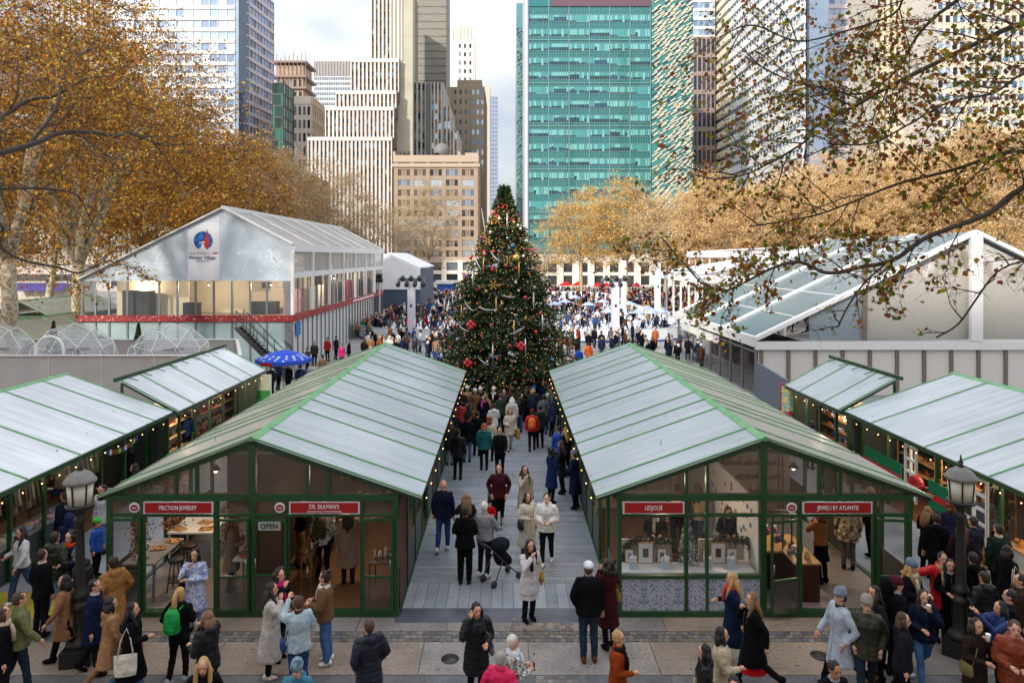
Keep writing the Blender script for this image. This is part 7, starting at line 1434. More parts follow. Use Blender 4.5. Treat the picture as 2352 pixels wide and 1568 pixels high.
    if hat:
        kind, col = hat; m = MB()
        if kind == 'beanie':
            m.add(*xf(M, [(0, -.012, 1.635, .092, .112), (0, -.012, 1.645, .099, .118), (0, -.012, 1.69, .098, .117), (0, -.014, 1.70, .092, .110), (0, -.02, 1.74, .078, .092), (0, -.025, 1.765, .05, .06), (0, -.03, 1.775, .012, .015)], 18)); m.sm = [True] * len(m.f)
        elif kind == 'cap':
            m.add(*xf(M, [(0, -.012, 1.64, .09, .11), (0, -.012, 1.68, .09, .108), (0, -.015, 1.72, .07, .085), (0, -.015, 1.742, .03, .04)], 16)); m.add([M @ V3(a, b, c_) for a, b, c_ in ((-.07, .07, 1.655), (.07, .07, 1.655), (.055, .165, 1.64), (0, .18, 1.638), (-.055, .165, 1.64), (-.07, .07, 1.648), (.07, .07, 1.648), (.055, .165, 1.632), (0, .18, 1.63), (-.055, .165, 1.632))], [(0, 1, 2, 3, 4), (9, 8, 7, 6, 5), (1, 6, 7, 2), (2, 7, 8, 3), (3, 8, 9, 4)]); m.sm = [True] * len(m.f)
        elif kind == 'hood':
            m.add(*xf(M, [(0, -.06, 1.44, .09, .09), (0, -.05, 1.54, .115, .115), (0, -.045, 1.64, .112, .118), (0, -.05, 1.71, .09, .1), (0, -.06, 1.755, .04, .05)], 16)); m.sm = [True] * len(m.f)
        m.build({'beanie': 'knit_hat', 'cap': 'cap', 'hood': 'hood'}[kind], fb(col), t)
    if scarf:
        m = MB(); m.add(*xf(M, [(0, .0, 1.40, .12, .10), (0, .01, 1.44, .125, .115), (0, .005, 1.49, .10, .10)], 14)); m.tube([M @ V3(.04, .11, 1.42), M @ V3(.05, .15, 1.30), M @ V3(.04, .16, 1.14)], [.03, .04, .035], 8); m.sm = [True] * len(m.f); m.build('scarf', fb(scarf), t)
    # carried things stand at the top level
    Wm = Matrix.Translation(t.location) @ Matrix.Rotation(-R(hd), 4, 'Z') @ Matrix.Scale(k, 4)
    who = who or 'the person'
    for it in items:
        kind, side, col = it[0], it[1], it[2]; s = 1 if side == 'r' else -1; ar = J['arms'][0 if side == 'r' else 1]
        def place(p, nm, lab, cat): q = thing(nm, lab, cat, Wm @ Vector(p), -R(hd)); q.scale = (k, k, k); return q
        if kind == 'tote':
            p = V3(s * .30, -.02, .62 + J['dz']); q = place(p, 'tote_bag', f'{it[3]} tote bag carried by {who}', 'bag'); m = MB(); m.add(*xf(Matrix.Identity(4), [(0, 0, 0, .04, .17), (0, 0, .08, .055, .185), (0, 0, .3, .045, .19), (0, 0, .36, .02, .19)], 10)); m.build('bag_body', fb(col), q)
            m = MB(); [m.tube([(d, -.12, .34), (d - s * .03, -.08, .6), (d - s * .09, 0, .78), (d - s * .03, .08, .6), (d, .12, .34)], .009, 6) for d in (-.02, .02)]; m.build('handle', fb(col), q)
        elif kind == 'backpack':
            p = M @ V3(0, -.23, 1.0); q = place(p, 'backpack', f'{it[3]} backpack worn by {who}', 'backpack'); m = MB(); m.add(*xf(Matrix.Rotation(-R(lean), 4, 'X'), [(0, 0, 0, .12, .06), (0, 0, .04, .155, .085), (0, -.01, .2, .155, .095), (0, 0, .34, .14, .08), (0, .01, .42, .08, .05)], 14)); m.sm = [True] * len(m.f); m.build('bag_body', fb(col), q)
            m = MB(); m.add(*xf(Matrix.Rotation(-R(lean), 4, 'X'), [(0, -.085, .03, .09, .03), (0, -.09, .1, .11, .04), (0, -.085, .2, .1, .03)], 10)); m.build('front_pocket', fb(col), q); m = MB()
            for a in (-.1, .1): m.tube([(a, .08, .02), (a * 1.1, .33, .12), (a * 1.1, .36, .28), (a, .25, .42), (a, .06, .4)], .014, 6)
            m.build('strap', fb(col), q)
        elif kind == 'bag':
            p = M @ V3(s * .25, .06, .86); q = place(p, 'handbag', f'{it[3]} handbag of {who}', 'bag'); m = MB(); m.add(*xf(Matrix.Identity(4), [(0, 0, -.02, .035, .10), (0, 0, .03, .05, .13), (0, 0, .15, .035, .12), (0, 0, .18, .015, .11)], 10)); m.sm = [True] * len(m.f); m.build('bag_body', fb(col), q)
            m = MB(); m.tube([(0, -.1, .16), (-s * .08, -.09, .38), (-s * .30, -.02, .60), (-s * .09, .10, .38), (0, .1, .16)], .008, 6); m.build('strap', fb(col), q)
        elif kind == 'phone':
            w_ = ar[2] + (ar[2] - ar[1]).normalized() * .085 + V3(0, .015, .03); q = place(w_, 'phone', f'dark phone held by {who}', 'phone'); m = MB(); m.box(-.036, .036, -.004, .004, -.07, .07); m.build('case', M_dk, q); m = MB(); m.box(-.032, .032, -.0065, -.0042, -.064, .064); m.build('screen', mat('phone screen', '#39414c', .15), q)
        elif kind == 'cup':
            w_ = ar[2] + (ar[2] - ar[1]).normalized() * .07 + V3(0, .03, .02); q = place(w_, 'cup', f'{it[3]} paper cup held by {who}', 'cup'); m = MB(); m.lathe([(.028, -.05), (.038, .05)], 12); m.build('cup_body', fb(col), q); m = MB(); m.lathe([(.04, .05), (.04, .06), (.034, .065)], 12); m.build('lid', M_white, q)
        elif kind == 'paperbag':
            p = M @ V3(s * .32, .02, .52); q = place(p, 'paper_bag', f'{it[3]} paper bag carried by {who}', 'bag'); m = MB(); m.box(-.06, .06, -.16, .16, 0, .34); m.build('bag_body', fb(col), q); m = MB(); m.tube([(0, -.07, .34), (0, -.05, .46), (0, .05, .46), (0, .07, .34)], .006, 5); m.build('handle', fb(col), q)
    return t
P = person; BLK = '#121216'; NAVY = '#1a2236'; JEAN = '#39506e:denim'; LJEAN = '#6c88a6:denim'; DJ = '#222c3c:denim'; WS = '#d8d8d8'
# ---- left foreground
P(50, 1207, 'woman in white sweater and jeans walking towards the viewer beside the knitwear kiosk', hd=205, H=1.66, coat='#c9c9cc', hem=.86, fit=1.05, legs=JEAN, wide=1.2, arms=('h', 'f+'), stride=16, hair='black', hs='long', shoe=WS, items=[('phone', 'r', BLK)], who='the woman in white sweater', z=.03)
P(125, 1222, 'man in dark green jacket with light blue jeans, back turned, left of the left lamp', hd=10, H=1.78, coat='#252a1c:shiny', hem=.80, fit=1.12, style='puffer', legs=LJEAN, wide=1.2, arms='pp', hair='black', stride=4)
P(163, 1219, 'person in navy puffer with bright orange scarf just left of the left lamp', hd=195, H=1.72, coat=NAVY+':shiny', style='puffer', fit=1.1, scarf='#c8401a', hair='black', hs='curly', arms='hh')
P(160, 1180, 'person in dark blue hooded coat behind the orange scarf, by the left alley', hd=340, H=1.68, coat='#1d2947', style='hood', hat=('hood', '#1d2947'))
P(150, 1127, 'man in dark navy jacket looking left at the stall behind the left lamp', hd=280, H=1.76, coat='#14192a', hair='black', skin=1)
P(203, 1258, 'stooped person in black coat and grey cap right behind the left lamp', hd=262, H=1.70, coat='#16181f:shiny', style='puffer', fit=1.15, lean=16, hat=('beanie', '#5b5d62'), stride=12, arms=('h', 'h'), shoe=WS)
P(150, 1316, 'woman in camel coat and black boots walking left in front of the lamp', hd=250, H=1.66, coat='#8a6246', hem=.55, fit=1.02, legs=BLK, boots=True, shoe=BLK, stride=20, arms=('b-', 'f+'), hair='black', hs='mid')
P(42, 1359, 'man in olive jacket and dark trousers, back turned, at the lower left', hd=45, H=1.78, coat='#6a6c48', hem=.84, fit=1.1, style='collar', legs=DJ, stride=12, arms=('f+', 'b-'), hair='brown')
P(4, 1392, 'person in black coat with cream shearling collar cut by the left edge', hd=60, H=1.70, coat=BLK, scarf='#b9a58c:fleece', hair='brown', hs='mid', stride=8)
P(260, 1278, 'tall figure in hooded camel coat facing the left kiosk window', hd=300, H=1.78, coat='#97693c', hem=.5, fit=1.15, style='hood', arms='pp', hair='dark', hs='short')
P(252, 1368, 'woman in tan coat with black shoulder bag walking right at the lower left', hd=55, H=1.66, coat='#9c7452', hem=.52, style='hood', legs='#8a6a50', stride=18, arms=('f+', 'p'), hair='black', hs='mid', items=[('bag', 'l', BLK+':shiny', 'black leather')], who='the tan coated woman at lower left')
P(302, 1380, 'woman in long black coat with white tote bag at the lower left', hd=75, H=1.66, coat='#101013', hem=.42, fit=1.1, style='fur', legs=JEAN, stride=18, arms=('h', 'p'), hair='black', hs='long', items=[('tote', 'r', '#cfc8ba', 'white')], who='the woman in long black coat')
P(448, 1259, 'woman in blue and white plaid coat drinking in the left shop doorway', hd=178, H=1.66, coat='#c6cbdc,#5f78b4,#d5d3da,#8a9ccc:print', hem=.48, fit=1.05, legs=LJEAN, arms=('m', 'c'), hair='black', hs='mid', items=[('bag', 'r', BLK, 'black')], who='the woman in plaid coat')
P(412, 1349, 'woman with blond ponytail and green backpack outside the left kiosk', hd=8, H=1.66, coat=BLK, hem=.78, legs=BLK, hair='blond', hs='pony', arms=('h', 'p'), shoe='#9a9a9c', stride=6, items=[('backpack', 'r', '#0f8a3c:shiny', 'bright green')], who='the blond woman in black')
P(478, 1403, 'person with fair short hair in black puffer looking left outside the left kiosk', hd=290, H=1.70, coat='#111114:shiny', style='puffer', fit=1.12, hair='lightbrown', hs='mid', arms=('m', 'h'))
P(470, 1497, 'blond woman in black jacket looking down at the bottom edge', hd=165, H=1.64, coat='#141416', hair='blond', hs='long', lean=12, arms='hh')
P(622, 1338, 'woman with very long dark hair in long cream coat beside the OPEN door', hd=78, H=1.68, coat='#b9b0aa', hem=.36, fit=1.12, legs=BLK, hair='dark', hs='long', arms=('m', 'h'), shoe='#c8beb4', items=[('phone', 'l', BLK)], who='the woman in long cream coat')
P(640, 1305, 'curly dark haired woman with pink scarf beside the open left shop', hd=110, H=1.70, coat='#15161c', scarf='#b8246a', hair='dark', hs='curly', arms=('m', 'h'), items=[('cup', 'l', '#c9b8a8', 'pale')], who='the woman with pink scarf')
P(686, 1369, 'man in pale blue jacket and jeans with navy bag before the left shop', hd=330, H=1.72, coat='#9fb0b8', hem=.82, fit=1.1, legs='#27406a:denim', hair='brown', arms=('h', 'u'), items=[('bag', 'l', '#1d3a78:shiny', 'navy blue')], who='the man in pale blue jacket')
P(748, 1311, 'woman in brown shearling jacket, wide jeans and white sneakers facing left', hd=272, H=1.70, coat='#6b4f36:fleece', hem=.84, fit=1.08, style='collar', scarf='#cfc6bc:fleece', legs='#3f5f8c:denim', wide=1.25, hair='dark', hs='bun', arms='hh', shoe=WS)
P(686, 1509, 'person in checked cap and teal jacket cut by the bottom edge', hd=180, H=1.62, coat='#2f6a80:shiny', style='puffer', hat=('beanie', '#5b4048,#2f6a80,#8a8f98,#3c4452:print'), lean=8)
# ---- centre foreground
P(848, 1423, 'person in navy puffer coat looking left at the bottom centre', hd=325, H=1.66, coat='#171c2a:shiny', hem=.66, style='puffer', fit=1.15, hair='brown', arms='pp')
P(1094, 1383, 'woman in black parka phoning with grey backpack on her front', hd=160, H=1.68, coat='#101218:shiny', hem=.55, style='puffer', fit=1.12, hair='black', hs='mid', arms=('e', 'h'), items=[('bag', 'l', '#6a6870:shiny', 'grey')], who='the woman in black parka')
P(1176, 1458, 'white haired person in striped black and white top at the bottom centre', hd=70, H=1.62, coat='#111111,#d8d6d2,#151515,#dcdcd8:print', hair='white', hs='short', arms=('h', 'h'), scarf='#c9cdd4', items=[('phone', 'r', BLK)], who='the white haired person')
P(1150, 1496, 'grey haired person in bright pink jacket at the bottom centre', hd=25, H=1.62, coat='#c8124e:shiny', style='collar', fit=1.12, hair='grey', hs='short', arms='pp')
P(1352, 1291, 'man in white cap, black jacket and jeans seen from behind near the deck ramp', hd=358, H=1.82, coat='#0e0f12', hem=.82, fit=1.18, legs='#24303f:denim', wide=1.15, hair='brown', hat=('cap', '#d3d3d6'), arms=('d', 'p'), shoe='#5a3420')
P(1397, 1283, 'woman in dark red coat with full dark hair beside the man in white cap', hd=330, H=1.70, coat='#3a161c', hem=.45, hair='dark', hs='curly', arms=('h', 'e'), items=[('bag', 'r', '#b98a4a', 'tan')], who='the woman in dark red coat')
P(1418, 1447, 'short haired blond woman in rust coat with white strap at the bottom', hd=110, H=1.64, coat='#8a3a14:fleece', hem=.55, style='collar', hair='blond', hs='short', scarf='#1b1a1c', arms=('h', 'p'), items=[('bag', 'l', '#c9c3b8', 'white strapped')], who='the woman in rust coat')
P(1216, 1247, 'woman in white coat and black knee boots with hand at her mouth, alley entrance', hd=150, H=1.68, coat='#c6c0c2', hem=.62, fit=1.06, legs=BLK, skirt=('#b9aeb0', .52), boots=True, shoe=BLK, hair='black', hs='long', arms=('m', 'd'), scarf='#1a1a1c', items=[('bag', 'l', '#c09a40', 'mustard')], who='the woman in white coat', Y=14.07)
P(1210, 1131, 'woman in long cream fleece coat with black bag in the alley', hd=145, H=1.64, coat='#c6bdab:fleece', hem=.35, fit=1.15, hair='black', hs='mid', arms=('h', 'd'), items=[('bag', 'r', '#2c2f30', 'dark grey')], who='the woman in cream fleece')
P(1256, 1132, 'person in white puffer with black emblem, black trousers and white shoes', hd=190, H=1.74, coat='#cac8c6:shiny', hem=.84, fit=1.2, style='puffer', hair='black', hs='short', arms='hh', shoe=WS, stride=8, skin=3, z=.05)
P(1068, 1163, 'man in plain black hoodie and trousers seen from behind in the alley', hd=5, H=1.74, coat='#0f1012', hem=.80, fit=1.2, style='hood', legs='#0f0f12', wide=1.25, hair='black', arms='hh', z=.05)
P(1113, 1152, 'white haired man in grey sweater standing by the black stroller', hd=30, H=1.74, coat='#7f8286', hem=.86, fit=1.1, legs='#151a26', hair='white', arms=('g', 'h'), shoe=WS, z=.05)
P(1125, 1144, 'small child in red jacket and black cap carried beside the grey sweater man', hd=200, H=.95, z=.86, Y=16.0, coat='#b01218', hat=('beanie', '#16161c'), arms='hh', legs='#1b2030')
P(1071, 1134, 'long brown haired woman beside the man in black hoodie', hd=350, H=1.66, coat='#2c2420', hair='lightbrown', hs='long', arms=('h', 'm'), z=.05)
P(1018, 1103, 'balding man in navy jacket and blue jeans walking up the left of the alley', hd=8, H=1.78, coat='#141b30', hem=.82, fit=1.15, legs='#27406e:denim', wide=1.1, hair='brown', hs='bald', arms='dd', stride=8, shoe=WS, z=.05, skin=0)
P(1146, 1064, 'man in maroon jacket and black trousers walking towards the viewer', hd=178, H=1.76, coat='#3b161d', hem=.82, fit=1.08, legs='#101014', hair='black', hs='short', arms='pp', stride=14, shoe=WS, scarf=None, z=.05)
P(1204, 1069, 'woman with long dark hair in pale coat, hand at her face, mid alley', hd=150, H=1.66, coat='#a89c8c:fleece', hem=.5, hair='dark', hs='long', arms=('m', 'd'), legs='#2a2522', z=.05)
P(1267, 1027, 'curly haired woman in navy coat at the right side of the alley', hd=60, H=1.68, coat='#18264e', hem=.48, hair='black', hs='curly', arms='hh', z=.05)
P(1290, 1012, 'woman in black puffer beside the navy coat at the alley right', hd=290, H=1.66, coat='#121318:shiny', hem=.6, style='puffer', hair='brown', hs='long', arms='hh', z=.05)
P(1320, 1034, 'person in grey beanie and long navy coat by the right kiosk side', hd=300, H=1.72, coat='#161d36', hem=.45, hat=('beanie', '#7d8088'), arms='hh', z=.05)
P(1300, 981, 'blond woman in dark coat against the right kiosk wall', hd=320, H=1.66, coat='#1c2434', hair='blond', hs='long', z=.05)
P(1285, 977, 'person in bright blue jacket half hidden at the right kiosk wall', hd=350, H=1.66, coat='#1c4ea8:shiny', hair='dark', z=.05)
P(1222, 940, 'person in red jacket with orange backpack and black leggings walking away', hd=2, H=1.62, coat='#b0161e:shiny', hem=.84, style='puffer', legs='#0f0f12', arms='dd', stride=8, hair='brown', hat=('beanie', '#5a2028'), items=[('backpack', 'r', '#d06a20:shiny', 'orange and yellow')], who='the person in red jacket')
P(1171, 938, 'person in cream hooded outfit carrying a brown paper bag', hd=165, H=1.66, coat='#bdb2a2', hem=.7, style='hood', legs='#c0b6a8', hair='ginger', hs='mid', arms=('h', 'd'), stride=10, items=[('paperbag', 'l', '#a37c50', 'brown')], who='the person in cream')
P(1148, 980, 'man in black jacket pushing the grey stroller towards the viewer', hd=180, H=1.74, coat='#0f1116', arms='gg', stride=8, hair='black', legs='#12141c')
P(1112, 972, 'red haired woman in teal puffer jacket seen from behind', hd=5, H=1.66, coat='#12565c:shiny', hem=.78, style='puffer', fit=1.12, hair='ginger', hs='mid', arms='dd')
P(1073, 953, 'man in black jacket and blue jeans seen from behind, alley left', hd=3, H=1.74, coat='#0f1116', fit=1.1, style='hood', legs='#46648c:denim', hat=('beanie', '#10182a'))
P(1034, 963, 'woman in olive fur hooded parka at the left kiosk wall', hd=10, H=1.66, coat='#32382a', hem=.6, style='fur', scarf='#8a7458:fleece', legs=LJEAN, hair='brown', hs='long')
P(1057, 920, 'person in coral red vest jacket in the crowd below the tree', hd=350, H=1.68, coat='#b03440:shiny', style='puffer', hair='black')
P(1125, 957, 'curly red haired woman in cream coat in the alley crowd', hd=10, H=1.64, coat='#c4b6a4:fleece', hem=.6, hair='ginger', hs='curly')
P(1096, 944, 'person in black coat between the jeans man and the teal puffer', hd=20, H=1.70, coat='#111216', hair='black')
P(1134, 926, 'person in white hooded jacket in the middle of the alley crowd', hd=340, H=1.68, coat='#c9c7c6', style='hood', hair='dark', arms='hh')
P(1043, 942, 'person in dark grey coat at the left edge of the alley crowd', hd=350, H=1.72, coat='#23262c', hair='black')
P(1110, 907, 'woman in black coat with long pink scarf below the tree', hd=185, H=1.66, coat='#141620', scarf='#b04a86', hair='black', hs='mid')
P(1091, 893, 'woman in tan fur coat and white hat below the tree', hd=170, H=1.66, coat='#7a5a3c:fleece', hem=.6, hat=('beanie', '#cfccc8'))
P(1060, 892, 'balding man in dark brown jacket below the tree', hd=180, H=1.76, coat='#33282a', hair='brown', hs='bald', arms='hh')
P(1073, 887, 'person in cream coat and white beanie left below the tree', hd=150, H=1.68, coat='#b0946e:fleece', hat=('beanie', '#d8d4cc'))
P(1104, 890, 'person in black coat and white beanie below the tree', hd=190, H=1.66, coat='#15151a', hat=('beanie', '#d4d2ce'))
P(1134, 889, 'person in black jacket with white hat and collar facing the viewer', hd=175, H=1.68, coat='#111318', scarf='#d0cecb', hat=('beanie', '#d6d6d6'))
P(1176, 912, 'woman with long white braid like scarf down her back near the tree', hd=5, H=1.66, coat='#c9c0b6', hem=.5, scarf='#d6cfc6', hair='white', hs='long')
P(1192, 901, 'person in dark coat with large black backpack near the tree', hd=10, H=1.72, coat='#1a1c22', hair='black', legs=JEAN, items=[('backpack', 'r', '#111318:shiny', 'large black')], who='the person near the tree')
P(1183, 877, 'person in dusty pink coat and white beanie closest to the tree', hd=20, H=1.68, coat='#8d6a62', hat=('beanie', '#dedbd6'))
P(1226, 889, 'person in olive coat and blue beanie near the tree', hd=350, H=1.72, coat='#33382a', hat=('beanie', '#3d5a8c'))
P(1247, 872, 'man in navy jacket with sunglasses right below the tree', hd=180, H=1.78, coat='#1a2744', hair='dark')
P(1249, 906, 'person in grey coat and black backpack at the right kiosk end', hd=5, H=1.70, coat='#5c6066', hair='dark', legs=JEAN)
P(1268, 924, 'child in navy puffer at the right kiosk corner', hd=60, H=1.45, coat='#17244a:shiny', style='puffer', hat=('beanie', '#27406e'))
P(1209, 886, 'person in black coat between the pink coat and the olive coat', hd=30, H=1.66, coat='#101116', hair='brown', hs='long')
P(1150, 903, 'person in dark green jacket right of the pink scarf woman', hd=340, H=1.7, coat='#2c3a2e', hair='brown')
# ---- right foreground
P(1684, 1312, 'blond woman with red and navy scarf walking left past the patterned panels', hd=285, H=1.70, coat='#16203a', hem=.4, scarf='#c03a24', hair='blond', hs='long', stride=14, arms=('h', 'b-'))
P(1729, 1356, 'woman with long fair hair in black coat over red dress walking left', hd=272, H=1.70, coat='#0f0f12', hem=.5, fit=1.08, skirt=('#a3141a', .36), hair='lightbrown', hs='long', stride=20, arms=('m', 'b-'), boots=True, shoe=BLK)
P(1656, 1440, 'black haired woman in cream coat facing right at the lower right', hd=105, H=1.64, coat='#b8a78c', hem=.5, fit=1.08, hair='black', hs='mid', arms=('h', 'p'))
P(1620, 1479, 'woman in black puffer with cream shoulder bag at the lower right', hd=280, H=1.62, coat='#0f1013:shiny', style='puffer', hair='black', hs='mid', items=[('tote', 'r', '#c9bb9a', 'cream')], who='the woman in black puffer')
P(1686, 1552, 'dark haired person of whom only the crown shows at the bottom edge', hd=200, H=1.66, coat='#16181c', hair='black')
P(1905, 1506, 'man with glasses in black jacket cut by the bottom edge', hd=170, H=1.72, coat='#101116', hair='dark', hs='short', lean=10, skin=1)
P(1932, 1347, 'bearded man in light grey coat and grey beanie walking left', hd=262, H=1.80, coat='#a6adba', hem=.52, fit=1.08, legs='#101014', hat=('beanie', '#6f7880'), hair='dark', stride=22, arms=('f+', 'p'), shoe='#6a3a20')
P(1990, 1369, 'man in olive green puffer and speckled knit hat facing the viewer', hd=200, H=1.76, coat='#2e2e22:shiny', hem=.76, fit=1.2, style='puffer', legs=DJ, wide=1.1, hat=('beanie', '#857f74'), arms='pp', stride=12)
P(2057, 1326, 'person in maroon beanie and black coat with white sneakers', hd=100, H=1.72, coat='#101116', fit=1.15, hat=('beanie', '#4a1c24'), shoe=WS, stride=12, arms='hh')
P(2092, 1286, 'blond woman in grey beanie and black coat holding a cup', hd=150, H=1.68, coat='#15161c', scarf='#c6b49a:fleece', hair='blond', hs='long', hat=('beanie', '#64717f'), arms='hh', items=[('cup', 'r', '#d0cabc', 'white')], who='the blond woman in grey beanie')
P(2164, 1267, 'person in bright red fur hooded parka reaching an arm to the left', hd=190, H=1.74, coat='#b8121a:shiny', hem=.66, fit=1.12, style='fur', arms=('o', 'p'), hair='dark', scarf='#a88a60:fleece')
P(2181, 1283, 'woman with long black hair in black coat in front of the red parka', hd=200, H=1.66, coat='#0e0f13', hem=.5, hair='black', hs='long', arms=('h', 'd'), stride=6)
P(2121, 1350, 'woman in navy sweater and blue jeans striding towards the viewer', hd=195, H=1.68, coat='#141a30', hem=.84, fit=1.12, legs='#3f648f:denim', hair='black', hs='long', arms=('h', 'm'), stride=20, shoe='#2a3038', items=[('cup', 'l', '#c8b08a', 'patterned')], who='the woman in navy sweater')
P(2295, 1203, 'man in dark green jacket seen from behind by the right alley', hd=350, H=1.78, coat='#1a2620', fit=1.2, hair='dark', hs='short')
P(2312, 1252, 'woman in long black coat with white strap near the right edge', hd=85, H=1.68, coat='#0f1015', hem=.45, hair='black', hs='mid', arms='hh', items=[('tote', 'r', '#c4b8a4', 'pale')], who='the woman near the right edge')
P(2300, 1380, 'woman in blue jacket holding up a white phone at the right', hd=275, H=1.66, coat='#1b2c5e:shiny', style='collar', hair='black', hs='mid', arms=('u', 'u'), items=[('phone', 'r', WS)], who='the woman in blue jacket')
P(2322, 1354, 'black haired person in black jacket behind the blue jacket woman', hd=300, H=1.7, coat='#121318', hair='black', hs='short')
P(2240, 1418, 'woman in dark brown coat holding a drink at the lower right', hd=165, H=1.66, coat='#2c201c', hem=.6, hair='dark', hs='mid', arms=('h', 'm'), items=[('bag', 'r', '#6b6440', 'olive'), ('cup', 'l', '#d3d1cb', 'green and white')], who='the woman in dark brown coat')
P(2330, 1424, 'bearded man in rust quilted vest at the lower right corner', hd=205, H=1.78, coat='#7a3418:shiny', style='puffer', fit=1.12, hair='brown', arms='hh', skin=0)
P(2130, 1163, 'long haired woman in black coat browsing beside the right kiosk corner', hd=70, H=1.66, coat='#0f1014', hem=.5, hair='lightbrown', hs='long', arms='hh')
P(2152, 1180, 'person in black parka half hidden behind the browsing long haired woman', hd=20, H=1.72, coat='#12141a', style='hood', hair='dark')
P(2186, 1152, 'brown haired woman in blue sweater behind the right lamp', hd=30, H=1.64, coat='#20243c', hair='auburn', hs='curly')
P(2291, 1114, 'person in camouflage coat and white hat at the right stall', hd=20, H=1.70, coat='#14161a,#4a4a40,#1c1c1c,#8a8474:print', hem=.6, fit=1.15, hat=('beanie', '#d0ccc4'), hair='dark', hs='long')
P(2258, 1128, 'person in grey puffer jacket right of the right lamp', hd=200, H=1.70, coat='#4a4e58:shiny', style='puffer', hair='brown', hs='mid', legs='#5a4030')
P(2236, 1186, 'person in slate blue jacket just right of the lamp post', hd=340, H=1.72, coat='#262c3e', hair='dark', legs='#5c452f')
P(2235, 1268, 'person in black hooded jacket close behind the right lamp post', hd=10, H=1.72, coat='#0f1013', style='hood', hair='black')
P(2040, 1330, 'person in black hooded parka left of the maroon beanie', hd=80, H=1.66, coat='#0f1014', style='hood', hat=('hood', '#0f1014'), legs=BLK)
# ---- inside the kiosks
P(1886, 1193, 'auburn haired woman in tan sweater inside the right jewel shop', hd=335, H=1.68, coat='#8a5f3c', hem=.9, legs=BLK, hair='auburn', hs='mid', arms=('h', 'm'), z=.07, Y=15.6, skirt=('#17151a', .55))
P(1948, 1178, 'person in black and cream camouflage coat inside the right jewel shop', hd=20, H=1.76, coat='#0f0f10,#b8a488,#17171a,#d0c0a4:camo', hem=.66, fit=1.15, legs='#5c5850', hair='dark', hs='mid', z=.07, Y=16.3)
P(2000, 1165, 'person in black coat deep inside the right jewel shop', hd=330, H=1.7, coat='#121216', hair='blond', hs='long', z=.07, Y=17)
P(1504, 1194, 'dark haired seller leaning over the counter behind the patterned panels', hd=185, H=1.62, coat='#1b1b20', scarf='#c9c6c4', hair='black', hs='long', lean=12, arms='hh', z=.07, Y=16.0)
P(1669, 1190, 'smiling seller in black sweater at the right end of the shop window', hd=180, H=1.62, coat='#121216', hair='dark', hs='long', lean=10, arms='hh', z=.07, Y=16.0)
P(1556, 1170, 'shopper in yellow and black jacket inside the window of LESJOLIE', hd=20, H=1.72, coat='#15161a', hair='dark', z=.07, Y=17.2, items=[('backpack', 'r', '#b8960f:shiny', 'yellow')], who='the shopper in the window')
P(1602, 1160, 'shopper in beige coat deep inside the right shop window', hd=40, H=1.68, coat='#a08f78', legs=JEAN, hair='brown', hs='long', z=.07, Y=17.4)
P(742, 1168, 'shopper in black and white patterned jacket with khaki pack inside left shop', hd=5, H=1.78, coat='#0f0f10,#c9c9c6,#121212,#0f0f0f:camo', fit=1.25, legs='#141a2a', hair='black', z=.07, Y=15.8, items=[('backpack', 'r', '#4a4026', 'khaki')], who='the shopper in the left shop')
P(800, 1168, 'woman in long beige coat with long dark hair inside the left shop', hd=350, H=1.72, coat='#8f7a68', hem=.4, fit=1.12, hair='dark', hs='long', arms=('o', 'd'), legs='#4a3a30', boots=True, z=.07, Y=15.6)
P(690, 1160, 'person in black top and khaki trousers at the counter of the left shop', hd=60, H=1.72, coat='#101014', hem=.9, legs='#6b4f2c', hair='black', arms='hh', z=.07, Y=16.4)
P(533, 1222, 'person in beige coat behind the glazed door of the jewelry shop', hd=80, H=1.66, coat='#8d7a68:fleece', hem=.5, hair='auburn', hs='long', arms='hh', z=.07, Y=15.2)
P(236, 1150, 'person in white jacket with red and blue patch left of the left kiosk', hd=200, H=1.72, coat='#c4c4c8', hair='dark', legs=LJEAN, z=.05, Y=17.2)
P(222, 1196, 'child in blue jacket with bright green hat left of the left kiosk', hd=90, H=1.35, coat='#1c50b0:shiny', hat=('beanie', '#3c9a3c'), z=.05, Y=15.9)
for i, (x, Y, lab, c) in enumerate(((310, 19, 'person in dark coat in the left side alley below the bulb string', '#15171c'), (298, 21, 'person with teal knit hat in the left side alley', '#101216'), (430, 25.5, 'person in navy jacket near the far end of the left alley', '#1b2a50'), (1862, 24, 'person with purple hood at the right side alley', '#3a2470'), (1890, 22, 'person in black coat browsing the right lean-to kiosk', '#101114'), (1915, 20.5, 'blond haired person at the near end of the right lean-to kiosk', '#16181e'))):
    P(x, 0, lab, hd=(250, 260, 300, 60, 80, 70)[i], H=1.7, coat=c, Y=Y, z=.05, hair='blond' if i == 5 else 'black', hs='mid', hat=('beanie', '#118a6a') if i == 1 else None)
P(2072, 1405, 'person in dark grey hooded coat below the maroon beanie', hd=120, H=1.68, coat='#1d1f24', style='hood', hair='brown', hs='mid', stride=10)
P(2262, 1312, 'person in dark parka between the right lamp and the white strap woman', hd=350, H=1.70, coat='#17191e:shiny', style='hood', hair='dark')
P(2344, 1318, 'person in brown coat cut by the right edge behind the blue jacket', hd=280, H=1.72, coat='#3a2a22', hair='black')
P(2010, 1345, 'person in charcoal coat between the two knitted hats at lower right', hd=260, H=1.68, coat='#202226', hair='black', hs='long', hem=.6)
P(2210, 1205, 'person in dark plum coat behind the red parka', hd=30, H=1.66, coat='#2c1a26', hair='brown', hs='long')
P(95, 1262, 'person in black coat between the white sweater and the green jacket', hd=20, H=1.70, coat='#111216', hair='dark', z=.03)
P(215, 1330, 'person in dark blue coat behind the lamp walking right', hd=80, H=1.70, coat='#18203a', hair='black', stride=10, hem=.6)
